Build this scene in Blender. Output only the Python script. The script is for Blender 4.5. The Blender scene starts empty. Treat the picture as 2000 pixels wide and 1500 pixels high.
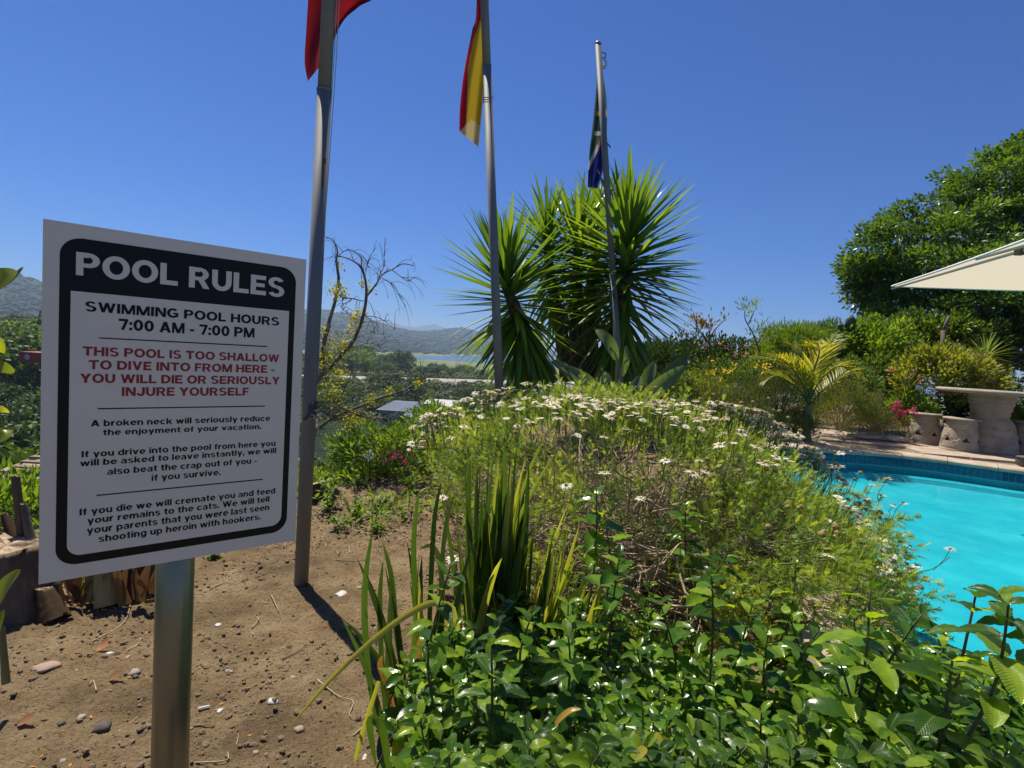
import bpy, math, random
import numpy as np
from mathutils import Vector, Matrix, noise as mnoise

S = bpy.context.scene
COL = S.collection
rng = np.random.default_rng(7)
random.seed(7)
PI = math.pi

# ------------------------------------------------------------------ camera, world, sun, exposure
EYE = Vector((0, 0, 1.3))
FOC = 1077.845                      # focal length in pixels of the 2000 px wide photograph
ROT = Matrix(((0.9980553606, -0.0623337560, 0.0),
              (0.0036269602, 0.0580729821, -0.9983057517),
              (0.0622281471, 0.9963644070, 0.0581861332)))
cam = bpy.data.cameras.new('camera')
cam.sensor_fit = 'HORIZONTAL'
cam.sensor_width = 36.0
cam.lens = 36.0 * FOC / 2000.0
cam.clip_start = 0.02
cam.clip_end = 60000
camo = bpy.data.objects.new('camera', cam)
COL.objects.link(camo)
camo.matrix_world = Matrix.Translation(EYE) @ ROT.to_4x4()
S.camera = camo

SUN_AZ = math.radians(-38.0)        # left of the view direction, from +Y
SUN_EL = math.radians(62.0)
world = bpy.data.worlds.new('World')
S.world = world
world.use_nodes = True
wn = world.node_tree
for n in list(wn.nodes):
    wn.nodes.remove(n)
wo = wn.nodes.new('ShaderNodeOutputWorld')
wb = wn.nodes.new('ShaderNodeBackground')
sky = wn.nodes.new('ShaderNodeTexSky')
sky.sky_type = 'NISHITA'
sky.sun_disc = False
sky.sun_elevation = SUN_EL
sky.sun_rotation = SUN_AZ
sky.altitude = 0
sky.air_density = 1.0
sky.dust_density = 0.05
sky.ozone_density = 3.0
wb.inputs['Strength'].default_value = 0.125
skm = wn.nodes.new('ShaderNodeMix'); skm.data_type = 'RGBA'; skm.blend_type = 'MULTIPLY'
skm.inputs[0].default_value = 1.0; skm.inputs[7].default_value = (0.100, 0.255, 0.535, 1)   # deeper blue, as the camera saw it
wn.links.new(sky.outputs[0], skm.inputs[6]); wn.links.new(skm.outputs[2], wb.inputs['Color'])
wn.links.new(wb.outputs[0], wo.inputs['Surface'])

sun = bpy.data.lights.new('sun', 'SUN')
sun.energy = 5.0
sun.angle = math.radians(0.53)
sun.color = (1.0, 0.93, 0.81)
suno = bpy.data.objects.new('sun', sun)
COL.objects.link(suno)
SUND = Vector((math.sin(SUN_AZ) * math.cos(SUN_EL), math.cos(SUN_AZ) * math.cos(SUN_EL), math.sin(SUN_EL)))
suno.location = SUND * 40
suno.rotation_euler = SUND.to_track_quat('Z', 'Y').to_euler()

S.view_settings.view_transform = 'Standard'
S.view_settings.look = 'None'
S.view_settings.exposure = 0.55
S.view_settings.gamma = 1.0
S.view_settings.use_curve_mapping = False
S.render.engine = 'CYCLES'
S.cycles.use_denoising = True
S.cycles.max_bounces = 8
S.cycles.diffuse_bounces = 4
S.cycles.glossy_bounces = 3
S.cycles.transmission_bounces = 6
S.cycles.transparent_max_bounces = 12
S.cycles.volume_bounces = 0
S.cycles.caustics_reflective = False
S.cycles.caustics_refractive = False
S.cycles.sample_clamp_indirect = 6.0

# ------------------------------------------------------------------ helpers
RN = np.array(ROT)
EN = np.array(EYE)

def ray(px, py):
    return RN @ np.array([px - 1000.0, 750.0 - py, -FOC])

def P(px, py, Y):                   # point of the place seen at a pixel of the photo, Y metres ahead
    r = ray(px, py)
    return EN + r * (Y / r[1])

def G(px, py, z):                   # the same, on the level plane of height z
    r = ray(px, py)
    return EN + r * ((z - EN[2]) / r[2])

def toPX(p):                        # where a point of the place lands in the photo
    c = (np.asarray(p) - EN) @ RN
    return 1000 - FOC * c[..., 0] / c[..., 2], 750 + FOC * c[..., 1] / c[..., 2]

def hor(px):
    return 624.6 + 0.06245 * px

ORI = {}
def empty(name, loc):
    o = bpy.data.objects.new(name, None)
    o.empty_display_size = 0.1
    o.location = Vector([float(v) for v in loc])
    COL.objects.link(o)
    ORI[o.name] = np.array([float(v) for v in loc])
    return o

def tag(o, label=None, cat=None, group=None, kind=None):
    if label: o['label'] = label
    if cat: o['category'] = cat
    if group: o['group'] = group
    if kind: o['kind'] = kind
    return o

def link(name, me, parent=None, origin=None):
    o = bpy.data.objects.new(name, me)
    COL.objects.link(o)
    org = np.zeros(3) if origin is None else np.array(origin, float)
    ORI[o.name] = org
    if parent is not None:
        o.parent = parent
        o.location = Vector(org - ORI[parent.name])
    else:
        o.location = Vector(org)
    return o

class MB:
    """collects geometry, builds ONE mesh object"""
    def __init__(s):
        s.V = []; s.F = []; s.n = 0
    def add(s, V, F, m=0, rnd=0.0):
        V = np.asarray(V, float).reshape(-1, 3)
        r = np.full(len(V), rnd) if np.isscalar(rnd) else np.asarray(rnd)
        s.V.append((V, r))
        byk = {}
        for f in F: byk.setdefault(len(f), []).append(f)
        for k, fs in byk.items():
            s.F.append((np.array(fs, dtype=np.int64) + s.n, m))
        s.n += len(V)
        return s
    def scatter(s, T, mats, m=0, rnd=None):
        tv, tf = T
        tv = np.asarray(tv, float); K = len(mats); n = len(tv)
        if K == 0: return s
        hv = np.c_[tv, np.ones(n)]
        V = np.einsum('kij,nj->kni', mats[:, :3, :], hv).reshape(-1, 3)
        if rnd is None: rnd = rng.random(K)
        s.V.append((V, np.repeat(rnd, n)))
        byk = {}
        for f in tf: byk.setdefault(len(f), []).append(f)
        for k, fs in byk.items():
            a = np.array(fs, dtype=np.int64)
            A = (a[None] + (np.arange(K) * n)[:, None, None]).reshape(-1, k) + s.n
            s.F.append((A, m))
        s.n += K * n
        return s
    def tube(s, pts, rad, n=6, m=0, cap=True, rnd=0.0):
        pts = [np.array(p, float) for p in pts]
        k = len(pts)
        if np.isscalar(rad): rad = [rad] * k
        V = []; F = []
        prev = None
        for i, p in enumerate(pts):
            t = pts[min(i + 1, k - 1)] - pts[max(i - 1, 0)]
            t = t / (np.linalg.norm(t) + 1e-9)
            if prev is None:
                a = np.array([1, 0, 0]) if abs(t[0]) < .8 else np.array([0, 1, 0])
                u = np.cross(t, a)
            else:
                u = prev - t * prev.dot(t)
            u /= np.linalg.norm(u) + 1e-9
            prev = u
            w = np.cross(t, u)
            for j in range(n):
                a = 2 * PI * j / n
                V.append(p + rad[i] * (math.cos(a) * u + math.sin(a) * w))
        for i in range(k - 1):
            for j in range(n):
                a = i * n + j; b = i * n + (j + 1) % n
                F.append((a, b, b + n, a + n))
        if cap:
            F.append(tuple(range(n))[::-1]); F.append(tuple(range((k - 1) * n, k * n)))
        return s.add(V, F, m, rnd)
    def box(s, c, h, R=None, m=0):
        V = np.array([(x, y, z) for x in (-1, 1) for y in (-1, 1) for z in (-1, 1)], float) * np.array(h)
        if R is not None: V = V @ np.array(R).T
        V = V + np.array(c)
        return s.add(V, [(0, 1, 3, 2), (4, 6, 7, 5), (0, 4, 5, 1), (2, 3, 7, 6), (0, 2, 6, 4), (1, 5, 7, 3)], m)
    def lathe(s, prof, c, n=32, m=0, tilt=None, wob=0.0):
        V = []; F = []
        k = len(prof)
        for (r, z) in prof:
            for j in range(n):
                a = 2 * PI * j / n
                rr = r * (1 + wob * math.sin(3 * a + z * 9))
                V.append((rr * math.cos(a), rr * math.sin(a), z))
        V = np.array(V)
        if tilt is not None: V = V @ np.array(tilt).T
        V = V + np.array(c)
        for i in range(k - 1):
            for j in range(n):
                a = i * n + j; b = i * n + (j + 1) % n
                F.append((a, b, b + n, a + n))
        F.append(tuple(range(n))[::-1]); F.append(tuple(range((k - 1) * n, k * n)))
        return s.add(V, F, m)
    def arrays(s):
        V = np.concatenate([v for v, r in s.V]); r = np.concatenate([r for v, r in s.V])
        return V, r
    def mesh(s, name, mats, origin=(0, 0, 0), smooth=False):
        V, r = s.arrays()
        V = V - np.array(origin)
        me = bpy.data.meshes.new(name)
        me.vertices.add(len(V))
        me.vertices.foreach_set('co', V.astype(np.float32).ravel())
        loops = np.concatenate([f.ravel() for f, m in s.F])
        tot = np.concatenate([np.full(len(f), f.shape[1]) for f, m in s.F])
        mi = np.concatenate([np.full(len(f), m) for f, m in s.F])
        start = np.concatenate([[0], np.cumsum(tot)[:-1]])
        me.loops.add(len(loops))
        me.loops.foreach_set('vertex_index', loops.astype(np.int32))
        me.polygons.add(len(tot))
        me.polygons.foreach_set('loop_start', start.astype(np.int32))
        me.polygons.foreach_set('material_index', mi.astype(np.int32))
        me.update(calc_edges=True)
        me.polygons.foreach_set('use_smooth', np.full(len(tot), smooth))
        at = me.attributes.new('rnd', 'FLOAT', 'POINT')
        at.data.foreach_set('value', r.astype(np.float32))
        for mt in (mats if isinstance(mats, (list, tuple)) else [mats]):
            me.materials.append(mt)
        return me
    def build(s, name, mats, parent=None, origin=None, smooth=False):
        if origin is None:
            if parent is not None: origin = ORI[parent.name]
            else:
                V, _ = s.arrays(); origin = (V.min(0) + V.max(0)) / 2; origin[2] = V[:, 2].min()
        me = s.mesh(name, mats, origin, smooth)
        return link(name, me, parent, origin)

def frames(pos, d, n, sc):
    """matrices that put a template (axis +Y, face normal +Z) at pos along d"""
    pos = np.atleast_2d(pos); d = np.atleast_2d(d); n = np.atleast_2d(n)
    d = d / (np.linalg.norm(d, axis=1, keepdims=True) + 1e-9)
    x = np.cross(d, n); x /= np.linalg.norm(x, axis=1, keepdims=True) + 1e-9
    z = np.cross(x, d)
    K = len(pos); M = np.zeros((K, 4, 4)); M[:, 3, 3] = 1
    sc = np.asarray(sc, float)
    if sc.ndim == 0: sc = np.full(K, float(sc))
    if sc.ndim == 1: sc = np.repeat(sc[:, None], 3, 1)
    M[:, :3, 0] = x * sc[:, :1]; M[:, :3, 1] = d * sc[:, 1:2]; M[:, :3, 2] = z * sc[:, 2:3]
    M[:, :3, 3] = pos
    return M

def blade(L=1.0, W=0.3, seg=4, fold=0.15, curl=0.2, shape='ovate', tip=0.0):
    """a leaf: axis +Y, two halves folded at the midrib, drooping by curl"""
    V = []; F = []
    for i in range(seg + 1):
        t = i / seg
        if shape == 'ovate': w = math.sin(PI * min(1, t ** 0.75)) ** 0.8 if 0 < t < 1 else 0.02
        elif shape == 'lance': w = math.sin(PI * t ** 0.6) if 0 < t < 1 else 0.03
        elif shape == 'sword': w = min(1, 0.65 + 1.2 * t) * (1 - t ** 2.2) ** 0.9 + 0.01
        elif shape == 'strap': w = min(1, 0.6 + t) * (1 - t ** 4) + 0.02
        elif shape == 'paddle': w = (math.sin(PI * max(0, (t - .05)) ** 1.1) ** .7 if 0 < t < 1 else 0.03)
        w *= W / 2
        y = L * t; z = -curl * L * t * t
        V += [(-w, y, z + fold * w), (0, y, z), (w, y, z + fold * w)]
    for i in range(seg):
        a = 3 * i
        F += [(a, a + 1, a + 4, a + 3), (a + 1, a + 2, a + 5, a + 4)]
    return np.array(V), F

def ribbon(pts, widths, nhint, fold=0.25, twist=0.0):
    pts = [np.array(p, float) for p in pts]; k = len(pts); V = []; F = []
    nh = np.array(nhint, float)
    for i, p in enumerate(pts):
        t = pts[min(i + 1, k - 1)] - pts[max(i - 1, 0)]; t /= np.linalg.norm(t) + 1e-9
        x = np.cross(t, nh); x /= np.linalg.norm(x) + 1e-9
        z = np.cross(x, t)
        if twist:
            a = twist * i / k; x, z = x * math.cos(a) + z * math.sin(a), z * math.cos(a) - x * math.sin(a)
        w = widths[i] / 2
        V += [p - x * w + z * fold * w, p, p + x * w + z * fold * w]
    for i in range(k - 1):
        a = 3 * i
        F += [(a, a + 1, a + 4, a + 3), (a + 1, a + 2, a + 5, a + 4)]
    return np.array(V), F

def spline(pts, n):
    pts = np.array(pts, float); k = len(pts)
    out = []
    for i in range(n):
        t = i / (n - 1) * (k - 1); j = min(int(t), k - 2); u = t - j
        p0 = pts[max(j - 1, 0)]; p1 = pts[j]; p2 = pts[j + 1]; p3 = pts[min(j + 2, k - 1)]
        out.append(0.5 * ((2 * p1) + (-p0 + p2) * u + (2 * p0 - 5 * p1 + 4 * p2 - p3) * u * u + (-p0 + 3 * p1 - 3 * p2 + p3) * u ** 3))
    return np.array(out)

def unit(v):
    v = np.asarray(v, float); return v / (np.linalg.norm(v, axis=-1, keepdims=True) + 1e-9)

def place(name, me, M, parent, label=None):
    """one more object that shares mesh data (a part)"""
    o = bpy.data.objects.new(name, me)
    COL.objects.link(o)
    o.parent = parent
    M = Matrix([list(r) for r in M])
    M.translation -= Vector(ORI[parent.name])
    o.matrix_basis = M
    if label: o['label'] = label
    return o

# ------------------------------------------------------------------ materials
def newmat(name):
    m = bpy.data.materials.new(name); m.use_nodes = True
    nt = m.node_tree
    for n in list(nt.nodes): nt.nodes.remove(n)
    out = nt.nodes.new('ShaderNodeOutputMaterial')
    return m, nt, out

def N(nt, typ, **kw):
    n = nt.nodes.new(typ)
    for k, v in kw.items(): setattr(n, k, v)
    return n

def ramp(nt, fac, cols, pos=None):
    r = nt.nodes.new('ShaderNodeValToRGB')
    k = len(cols)
    pos = pos or [i / max(1, k - 1) for i in range(k)]
    while len(r.color_ramp.elements) < k: r.color_ramp.elements.new(0.5)
    for i in range(k):
        r.color_ramp.elements[i].position = pos[i]
        r.color_ramp.elements[i].color = (*cols[i], 1)
    nt.links.new(fac, r.inputs[0])
    return r.outputs[0]

def mth(nt, op, a, b=None, clamp=False):
    n = N(nt, 'ShaderNodeMath', operation=op, use_clamp=clamp)
    for i, v in enumerate((a, b)):
        if v is None: continue
        if isinstance(v, (int, float)): n.inputs[i].default_value = v
        else: nt.links.new(v, n.inputs[i])
    return n.outputs[0]

def surf(name, cols, scale=5.0, rough=0.7, bump=0.0, bscale=None, metal=0.0, spec=0.4, pos=None, detail=6, dist=0.01, coord='Object', stretch=None, coat=0.0):
    """noise-coloured surface with a bump"""
    m, nt, out = newmat(name)
    L = nt.links
    b = N(nt, 'ShaderNodeBsdfPrincipled')
    tc = N(nt, 'ShaderNodeTexCoord')
    src = tc.outputs[coord]
    if stretch:
        mp = N(nt, 'ShaderNodeMapping'); mp.inputs['Scale'].default_value = stretch
        L.new(src, mp.inputs[0]); src = mp.outputs[0]
    nz = N(nt, 'ShaderNodeTexNoise'); nz.inputs['Scale'].default_value = scale; nz.inputs['Detail'].default_value = detail
    nz.inputs['Roughness'].default_value = 0.62
    L.new(src, nz.inputs['Vector'])
    if len(cols) == 1: b.inputs['Base Color'].default_value = (*cols[0], 1)
    else: L.new(ramp(nt, nz.outputs['Fac'], cols, pos or [0.3 + 0.4 * i / (len(cols) - 1) for i in range(len(cols))]), b.inputs['Base Color'])
    b.inputs['Roughness'].default_value = rough
    b.inputs['Metallic'].default_value = metal
    b.inputs['Specular IOR Level'].default_value = spec
    b.inputs['Coat Weight'].default_value = coat
    if bump:
        n2 = N(nt, 'ShaderNodeTexNoise'); n2.inputs['Scale'].default_value = bscale or scale * 4; n2.inputs['Detail'].default_value = 8
        L.new(src, n2.inputs['Vector'])
        bp = N(nt, 'ShaderNodeBump'); bp.inputs['Strength'].default_value = bump; bp.inputs['Distance'].default_value = dist
        L.new(n2.outputs['Fac'], bp.inputs['Height']); L.new(bp.outputs[0], b.inputs['Normal'])
    L.new(b.outputs[0], out.inputs['Surface'])
    return m

def leafm(name, cols, transl=0.4, rough=0.42, spec=0.45, tcol=1.35, nscale=30.0, bump=0.0, orand=0.0, tgain=None, backc=None, gain=1.45, vein=False):
    """leaf: glossy front, light coming through; colour picked per leaf from the ramp"""
    m, nt, out = newmat(name)
    L = nt.links
    at = N(nt, 'ShaderNodeAttribute', attribute_name='rnd')
    oi = N(nt, 'ShaderNodeObjectInfo')
    tc = N(nt, 'ShaderNodeTexCoord')
    nz = N(nt, 'ShaderNodeTexNoise'); nz.inputs['Scale'].default_value = nscale; nz.inputs['Detail'].default_value = 3
    L.new(tc.outputs['Object'], nz.inputs['Vector'])
    f = mth(nt, 'FRACT', mth(nt, 'ADD', at.outputs['Fac'], mth(nt, 'MULTIPLY', oi.outputs['Random'], orand)))
    f = mth(nt, 'ADD', mth(nt, 'MULTIPLY', f, 0.85), mth(nt, 'MULTIPLY', mth(nt, 'SUBTRACT', nz.outputs['Fac'], 0.5), 0.5), clamp=True)
    c = ramp(nt, f, [(min(.9, q[0] * gain * 1.05), min(.9, q[1] * gain), min(.9, q[2] * gain * .85)) for q in cols])
    b = N(nt, 'ShaderNodeBsdfPrincipled')
    L.new(c, b.inputs['Base Color'])
    b.inputs['Roughness'].default_value = rough
    b.inputs['Specular IOR Level'].default_value = spec
    tr = N(nt, 'ShaderNodeBsdfTranslucent')
    g = N(nt, 'ShaderNodeMix', data_type='RGBA', blend_type='MULTIPLY')
    g.inputs[0].default_value = 1.0
    L.new(c, g.inputs[6]); g.inputs[7].default_value = tgain and (*tgain, 1) or (tcol * 1.75, tcol * 1.5, tcol * 0.45, 1)
    L.new(g.outputs[2], tr.inputs['Color'])
    if vein:                                            # blade space: x across, y along
        sx = N(nt, 'ShaderNodeSeparateXYZ'); L.new(tc.outputs['Object'], sx.inputs[0])
        ax = mth(nt, 'ABSOLUTE', sx.outputs['X'])
        vv = mth(nt, 'SINE', mth(nt, 'MULTIPLY', mth(nt, 'SUBTRACT', sx.outputs['Y'], mth(nt, 'MULTIPLY', ax, 1.1)), 58.0))
        vv = mth(nt, 'MULTIPLY', mth(nt, 'POWER', mth(nt, 'ABSOLUTE', vv), 6.0), -.5)
        rib_ = mth(nt, 'LESS_THAN', ax, .012)
        bp = N(nt, 'ShaderNodeBump'); bp.inputs['Strength'].default_value = .8; bp.inputs['Distance'].default_value = 0.0012
        L.new(mth(nt, 'SUBTRACT', vv, rib_), bp.inputs['Height']); L.new(bp.outputs[0], b.inputs['Normal'])
        cm = N(nt, 'ShaderNodeMix', data_type='RGBA'); L.new(mth(nt, 'ADD', mth(nt, 'MULTIPLY', rib_, .5), mth(nt, 'MULTIPLY', vv, -.35), clamp=True), cm.inputs[0]); L.new(c, cm.inputs[6]); cm.inputs[7].default_value = (.17, .24, .06, 1)
        L.new(cm.outputs[2], b.inputs['Base Color']); L.new(cm.outputs[2], g.inputs[6])
    elif bump:
        bp = N(nt, 'ShaderNodeBump'); bp.inputs['Strength'].default_value = bump; bp.inputs['Distance'].default_value = 0.004
        L.new(nz.outputs['Fac'], bp.inputs['Height']); L.new(bp.outputs[0], b.inputs['Normal'])
    mx = N(nt, 'ShaderNodeMixShader'); mx.inputs[0].default_value = transl
    L.new(b.outputs[0], mx.inputs[1]); L.new(tr.outputs[0], mx.inputs[2])
    L.new(mx.outputs[0], out.inputs['Surface'])
    return m

def hidden_free():
    pass
# ------------------------------------------------------------------ far terrain
def interp(x, xs, ys): return np.interp(x, xs, ys)

# ridge lines read off the photograph: (px, py) -> azimuth and elevation of the crest
def crest(pts, D):
    az = []; h = []
    for (px, py) in pts:
        r = ray(px, py); r = r / math.hypot(r[0], r[1])
        az.append(math.degrees(math.atan2(r[0], r[1]))); h.append(r[2] * D)
    return az, h
C1 = crest([(-500, 600), (-200, 560), (0, 548), (30, 536), (75, 549), (160, 565), (300, 580), (450, 590), (560, 600), (625, 607), (665, 611), (700, 617), (735, 628), (770, 639), (800, 644), (830, 646), (860, 643), (900, 640), (925, 645), (950, 654), (975, 662), (1000, 668), (1040, 682), (1100, 700), (1300, 710)], 1.0)
C2 = crest([(600, 650), (690, 632), (715, 627), (740, 629), (765, 627), (790, 634), (815, 636), (835, 631), (850, 631), (870, 639), (900, 655), (1000, 680)], 1.0)
RD = 2600.0

def hrel(X, Y):
    """ground height relative to the eye"""
    d = np.hypot(X, Y); az = np.degrees(np.arctan2(X, Y))
    ctr = interp(d, [0, 5.5, 7, 12, 30, 60, 160, 200, 300, 420, 620, 850, 900], [-1.7, -1.75, -2.8, -6.3, -12.5, -17, -17.2, -15.3, -15.8, -18.5, -19.2, -19.5, -21.5])
    lft = interp(d, [0, 5.5, 7, 12, 30, 60, 120, 200, 300, 420, 620, 900, 1000], [-1.7, -1.75, -2.6, -5.5, -10.5, -14.5, -14.5, -9.5, -5.5, -8, -12, -5, 0])
    wl = np.clip((-az - 24) / 8, 0, 1); wl = wl * wl * (3 - 2 * wl)
    h = ctr * (1 - wl) + lft * wl
    # lake basin and the hills beyond it
    foot = interp(az, [-60, -30, -19, -14, -11, -8, -5, -2, 2, 8], [700, 750, 800, 900, 1050, 1250, 1500, 1800, 2100, 2600])
    pk = interp(az, C1[0], C1[1]) 
    Dp = interp(az, [-60, -40, -25, -10, 0, 10], [1700, 1700, 2200, 2600, 3000, 3400])
    t = np.clip((d - foot) / (Dp - foot), 0, 1)
    prof = (t ** 1.35) * (1 - .0 * t)
    back = np.clip((d - Dp) / 2500, 0, 1)
    hill = -20.5 + (pk * Dp + 20.5) * prof * (1 - back * 0.9)
    h = np.where(d > foot, np.maximum(hill, -21.5), h)
    pk2 = interp(az, C2[0], C2[1]); 
    t2 = np.clip((d - 4700) / 900, 0, 1)
    h = np.where(d > 4700, np.maximum(h, -40 + (pk2 * 5600 + 40) * t2 * (1 - np.clip((d - 5600) / 3000, 0, 1))), h)
    # to the right: garden terrace, then down to the sea
    wr = np.clip((az - 4) / 10, 0, 1)
    rgt = interp(d, [0, 14, 20, 60, 200, 1000], [-3.6, -3.6, -6, -18, -22, -24])
    h = h * (1 - wr) + rgt * wr
    wb = np.clip((np.abs(az) - 65) / 20, 0, 1)
    return h * (1 - wb) + np.minimum(interp(d, [0, 14, 30, 200], [-3.6, -3.6, -6, -22]), -3.6) * wb

def nz2(X, Y, s, oct=4):
    out = np.zeros(len(X))
    for i in range(len(X)):
        out[i] = mnoise.fractal(Vector((X[i] * s, Y[i] * s, 3.3)), 1.0, 2.1, oct)
    return out

azs = np.concatenate([np.arange(-180, -60, 6.0), np.arange(-60, 12, 0.3), np.arange(12, 60, 1.5), np.arange(60, 180, 6.0)])
ds = np.concatenate([[0.0, 3, 4.5], np.geomspace(5.5, 14000, 150), [22000, 40000]])
A, D = np.meshgrid(np.radians(azs), ds)
Xt = (D * np.sin(A)).ravel(); Yt = (D * np.cos(A)).ravel(); Dt = D.ravel()
Zt = hrel(Xt, Yt)
nzv = nz2(Xt, Yt, 1 / 260.0, 6)
amp = interp(Dt, [0, 20, 120, 850, 1100, 2400, 6000], [0, .3, 1.0, .3, 5, 26, 12])
ridge_keep = 1 - np.exp(-((Dt - 2600) / 900.0) ** 2) * 0.75
islake = (Zt < -20.2) & (Dt > 800)
Zt = Zt + nzv * amp * ridge_keep * np.where(islake, 0, 1) - np.where(Dt > 20000, 20, 0)
na = len(azs); nd = len(ds)
F = []
for i in range(nd - 1):
    for j in range(na):
        a = i * na + j; b = i * na + (j + 1) % na
        F.append((a, a + na, b + na, b))
mb = MB(); mb.add(np.c_[Xt, Yt, Zt + 1.3], F)

m, nt, out = newmat('terrain_scrub')
L = nt.links
b = N(nt, 'ShaderNodeBsdfPrincipled'); b.inputs['Roughness'].default_value = 0.95; b.inputs['Specular IOR Level'].default_value = 0.1
tc = N(nt, 'ShaderNodeTexCoord')
def noi(scale, det=6, src=None):
    n = N(nt, 'ShaderNodeTexNoise'); n.inputs['Scale'].default_value = scale; n.inputs['Detail'].default_value = det; n.inputs['Roughness'].default_value = .65
    L.new(src or tc.outputs['Object'], n.inputs['Vector']); return n.outputs['Fac']
forest = ramp(nt, noi(0.02, 10), [(.010, .020, .010), (.022, .040, .016), (.04, .055, .024)], [.35, .5, .66])
field = ramp(nt, noi(0.006, 4), [(.12, .17, .05), (.20, .2, .09), (.10, .16, .05)], [.4, .5, .6])
sx = N(nt, 'ShaderNodeSeparateXYZ'); L.new(tc.outputs['Object'], sx.inputs[0])
dd = mth(nt, 'SQRT', mth(nt, 'ADD', mth(nt, 'POWER', sx.outputs['X'], 2.0), mth(nt, 'POWER', sx.outputs['Y'], 2.0)))
inn = mth(nt, 'MULTIPLY', mth(nt, 'GREATER_THAN', dd, 330.0), mth(nt, 'LESS_THAN', sx.outputs['Z'], -14.0), clamp=True)
mx = N(nt, 'ShaderNodeMix', data_type='RGBA'); L.new(inn, mx.inputs[0]); L.new(forest, mx.inputs[6]); L.new(field, mx.inputs[7])
L.new(mx.outputs[2], b.inputs['Base Color'])
bp = N(nt, 'ShaderNodeBump'); bp.inputs['Strength'].default_value = 1.0; bp.inputs['Distance'].default_value = 9.0
L.new(noi(0.035, 8), bp.inputs['Height']); L.new(bp.outputs[0], b.inputs['Normal'])
L.new(b.outputs[0], out.inputs['Surface'])
M_terr = m
tag(mb.build('terrain', M_terr, origin=(0, 0, 0), smooth=True), kind='structure')

# lake and sea
m, nt, out = newmat('lake_water')
b = N(nt, 'ShaderNodeBsdfPrincipled'); b.inputs['Base Color'].default_value = (.05, .10, .16, 1); b.inputs['Roughness'].default_value = .22; b.inputs['IOR'].default_value = 1.33
tc = N(nt, 'ShaderNodeTexCoord'); n1 = N(nt, 'ShaderNodeTexNoise'); n1.inputs['Scale'].default_value = .4
nt.links.new(tc.outputs['Object'], n1.inputs['Vector'])
bp = N(nt, 'ShaderNodeBump'); bp.inputs['Strength'].default_value = .6; bp.inputs['Distance'].default_value = .4
nt.links.new(n1.outputs['Fac'], bp.inputs['Height']); nt.links.new(bp.outputs[0], b.inputs['Normal'])
nt.links.new(b.outputs[0], out.inputs['Surface'])
M_lake = m
mb = MB(); mb.add([(-600, 700, -18.9), (1500, 700, -18.9), (1500, 3500, -18.9), (-600, 3500, -18.9)], [(0, 1, 2, 3)])
tag(mb.build('lake', M_lake), kind='structure')

# highway across the valley
M_asph = surf('pale_asphalt', [(.26, .24, .22), (.34, .31, .28)], 0.3, .9)
M_paint = surf('road_paint', [(.7, .7, .68)], 1, .8)
p0 = np.array([-78.0, 223.0]); p1 = np.array([0.0, 275.0]); rd = unit(p1 - p0); rn = np.array([-rd[1], rd[0]])
def roadz(t): return -13.55 + 0 * t
mb = MB(); Vs = []; F = []
ts = np.linspace(-260, 500, 60)
for t in ts:
    c = p0 + rd * t
    for w, dz in ((-22, -3.5), (-9.5, 0), (9.5, 0), (20, -3)):
        q = c + rn * w; Vs.append((q[0], q[1], roadz(t) + dz))
for i in range(len(ts) - 1):
    for j in range(3): a = i * 4 + j; F.append((a, a + 1, a + 5, a + 4))
mb.add(Vs, [f for f in F if f[0] % 4 == 1], 0); mb.add(Vs, [f for f in F if f[0] % 4 != 1], 1)
M_verge = surf('dry_verge', [(.16, .17, .07), (.28, .25, .13)], 0.2, .95)
tag(mb.build('road', [M_asph, M_verge]), kind='structure')
mb = MB()
for w in (-8.3, 8.3, 0):
    for i in range(len(ts) - 1):
        if w == 0 and i % 2: continue
        a = p0 + rd * ts[i] + rn * (w - .12); a2 = p0 + rd * ts[i] + rn * (w + .12); c = p0 + rd * ts[i + 1] + rn * (w - .12); c2 = p0 + rd * ts[i + 1] + rn * (w + .12)
        z = -13.55 + .02
        mb.add([(*a, z), (*a2, z), (*c2, z), (*c, z)], [(0, 1, 2, 3)])
tag(mb.build('road_marking', M_paint), kind='structure')

# street lamps along it
M_galv = surf('galvanised_steel', [(.30, .31, .32), (.42, .43, .44)], 6, .42, metal=.75)
M_dark = surf('dark_metal', [(.05, .05, .055)], 5, .5, metal=.3)
for k, (px, yb, lab) in enumerate([(743, 741, 'tall thin highway lamp nearest the bare tree tip'), (824, 739, 'tall highway lamp above the low bare branch end'), (889, 741, 'tall highway lamp midway between bare tree and second flagpole'), (934, 740, 'tall highway lamp just left of the second flagpole')]):
    # on the far or near verge of the road
    r = ray(px, yb); dir2 = np.array([r[0], r[1]])
    # intersect with the verge line
    A2 = np.array([dir2, -rd]).T; off = p0 + rn * (10.5 if k % 2 else -10.5)
    s = np.linalg.solve(A2, off)
    q = dir2 * s[0]
    base = np.array([q[0], q[1], -13.7])
    root = empty('street_lamp', base); tag(root, lab, 'street lamp', 'lamps along the valley highway')
    mb = MB(); mb.tube([base, base + [0, 0, 6], base + [0, 0, 11.2]], [.16, .12, .08], 8); mb.build('pole', M_galv, root, smooth=True)
    s_ = 1 if k % 2 else -1
    ar = np.array([rn[0], rn[1], 0]) * -s_
    mb = MB(); mb.tube([base + [0, 0, 11.1], base + [0, 0, 11.6] + ar * .6, base + [0, 0, 11.7] + ar * 1.8], [.07, .06, .05], 6); mb.build('arm', M_galv, root, smooth=True)
    mb = MB(); mb.box(base + np.array([0, 0, 11.65]) + ar * 2.2, (.45, .3, .12)); mb.build('lamp_head', M_dark, root)

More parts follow.
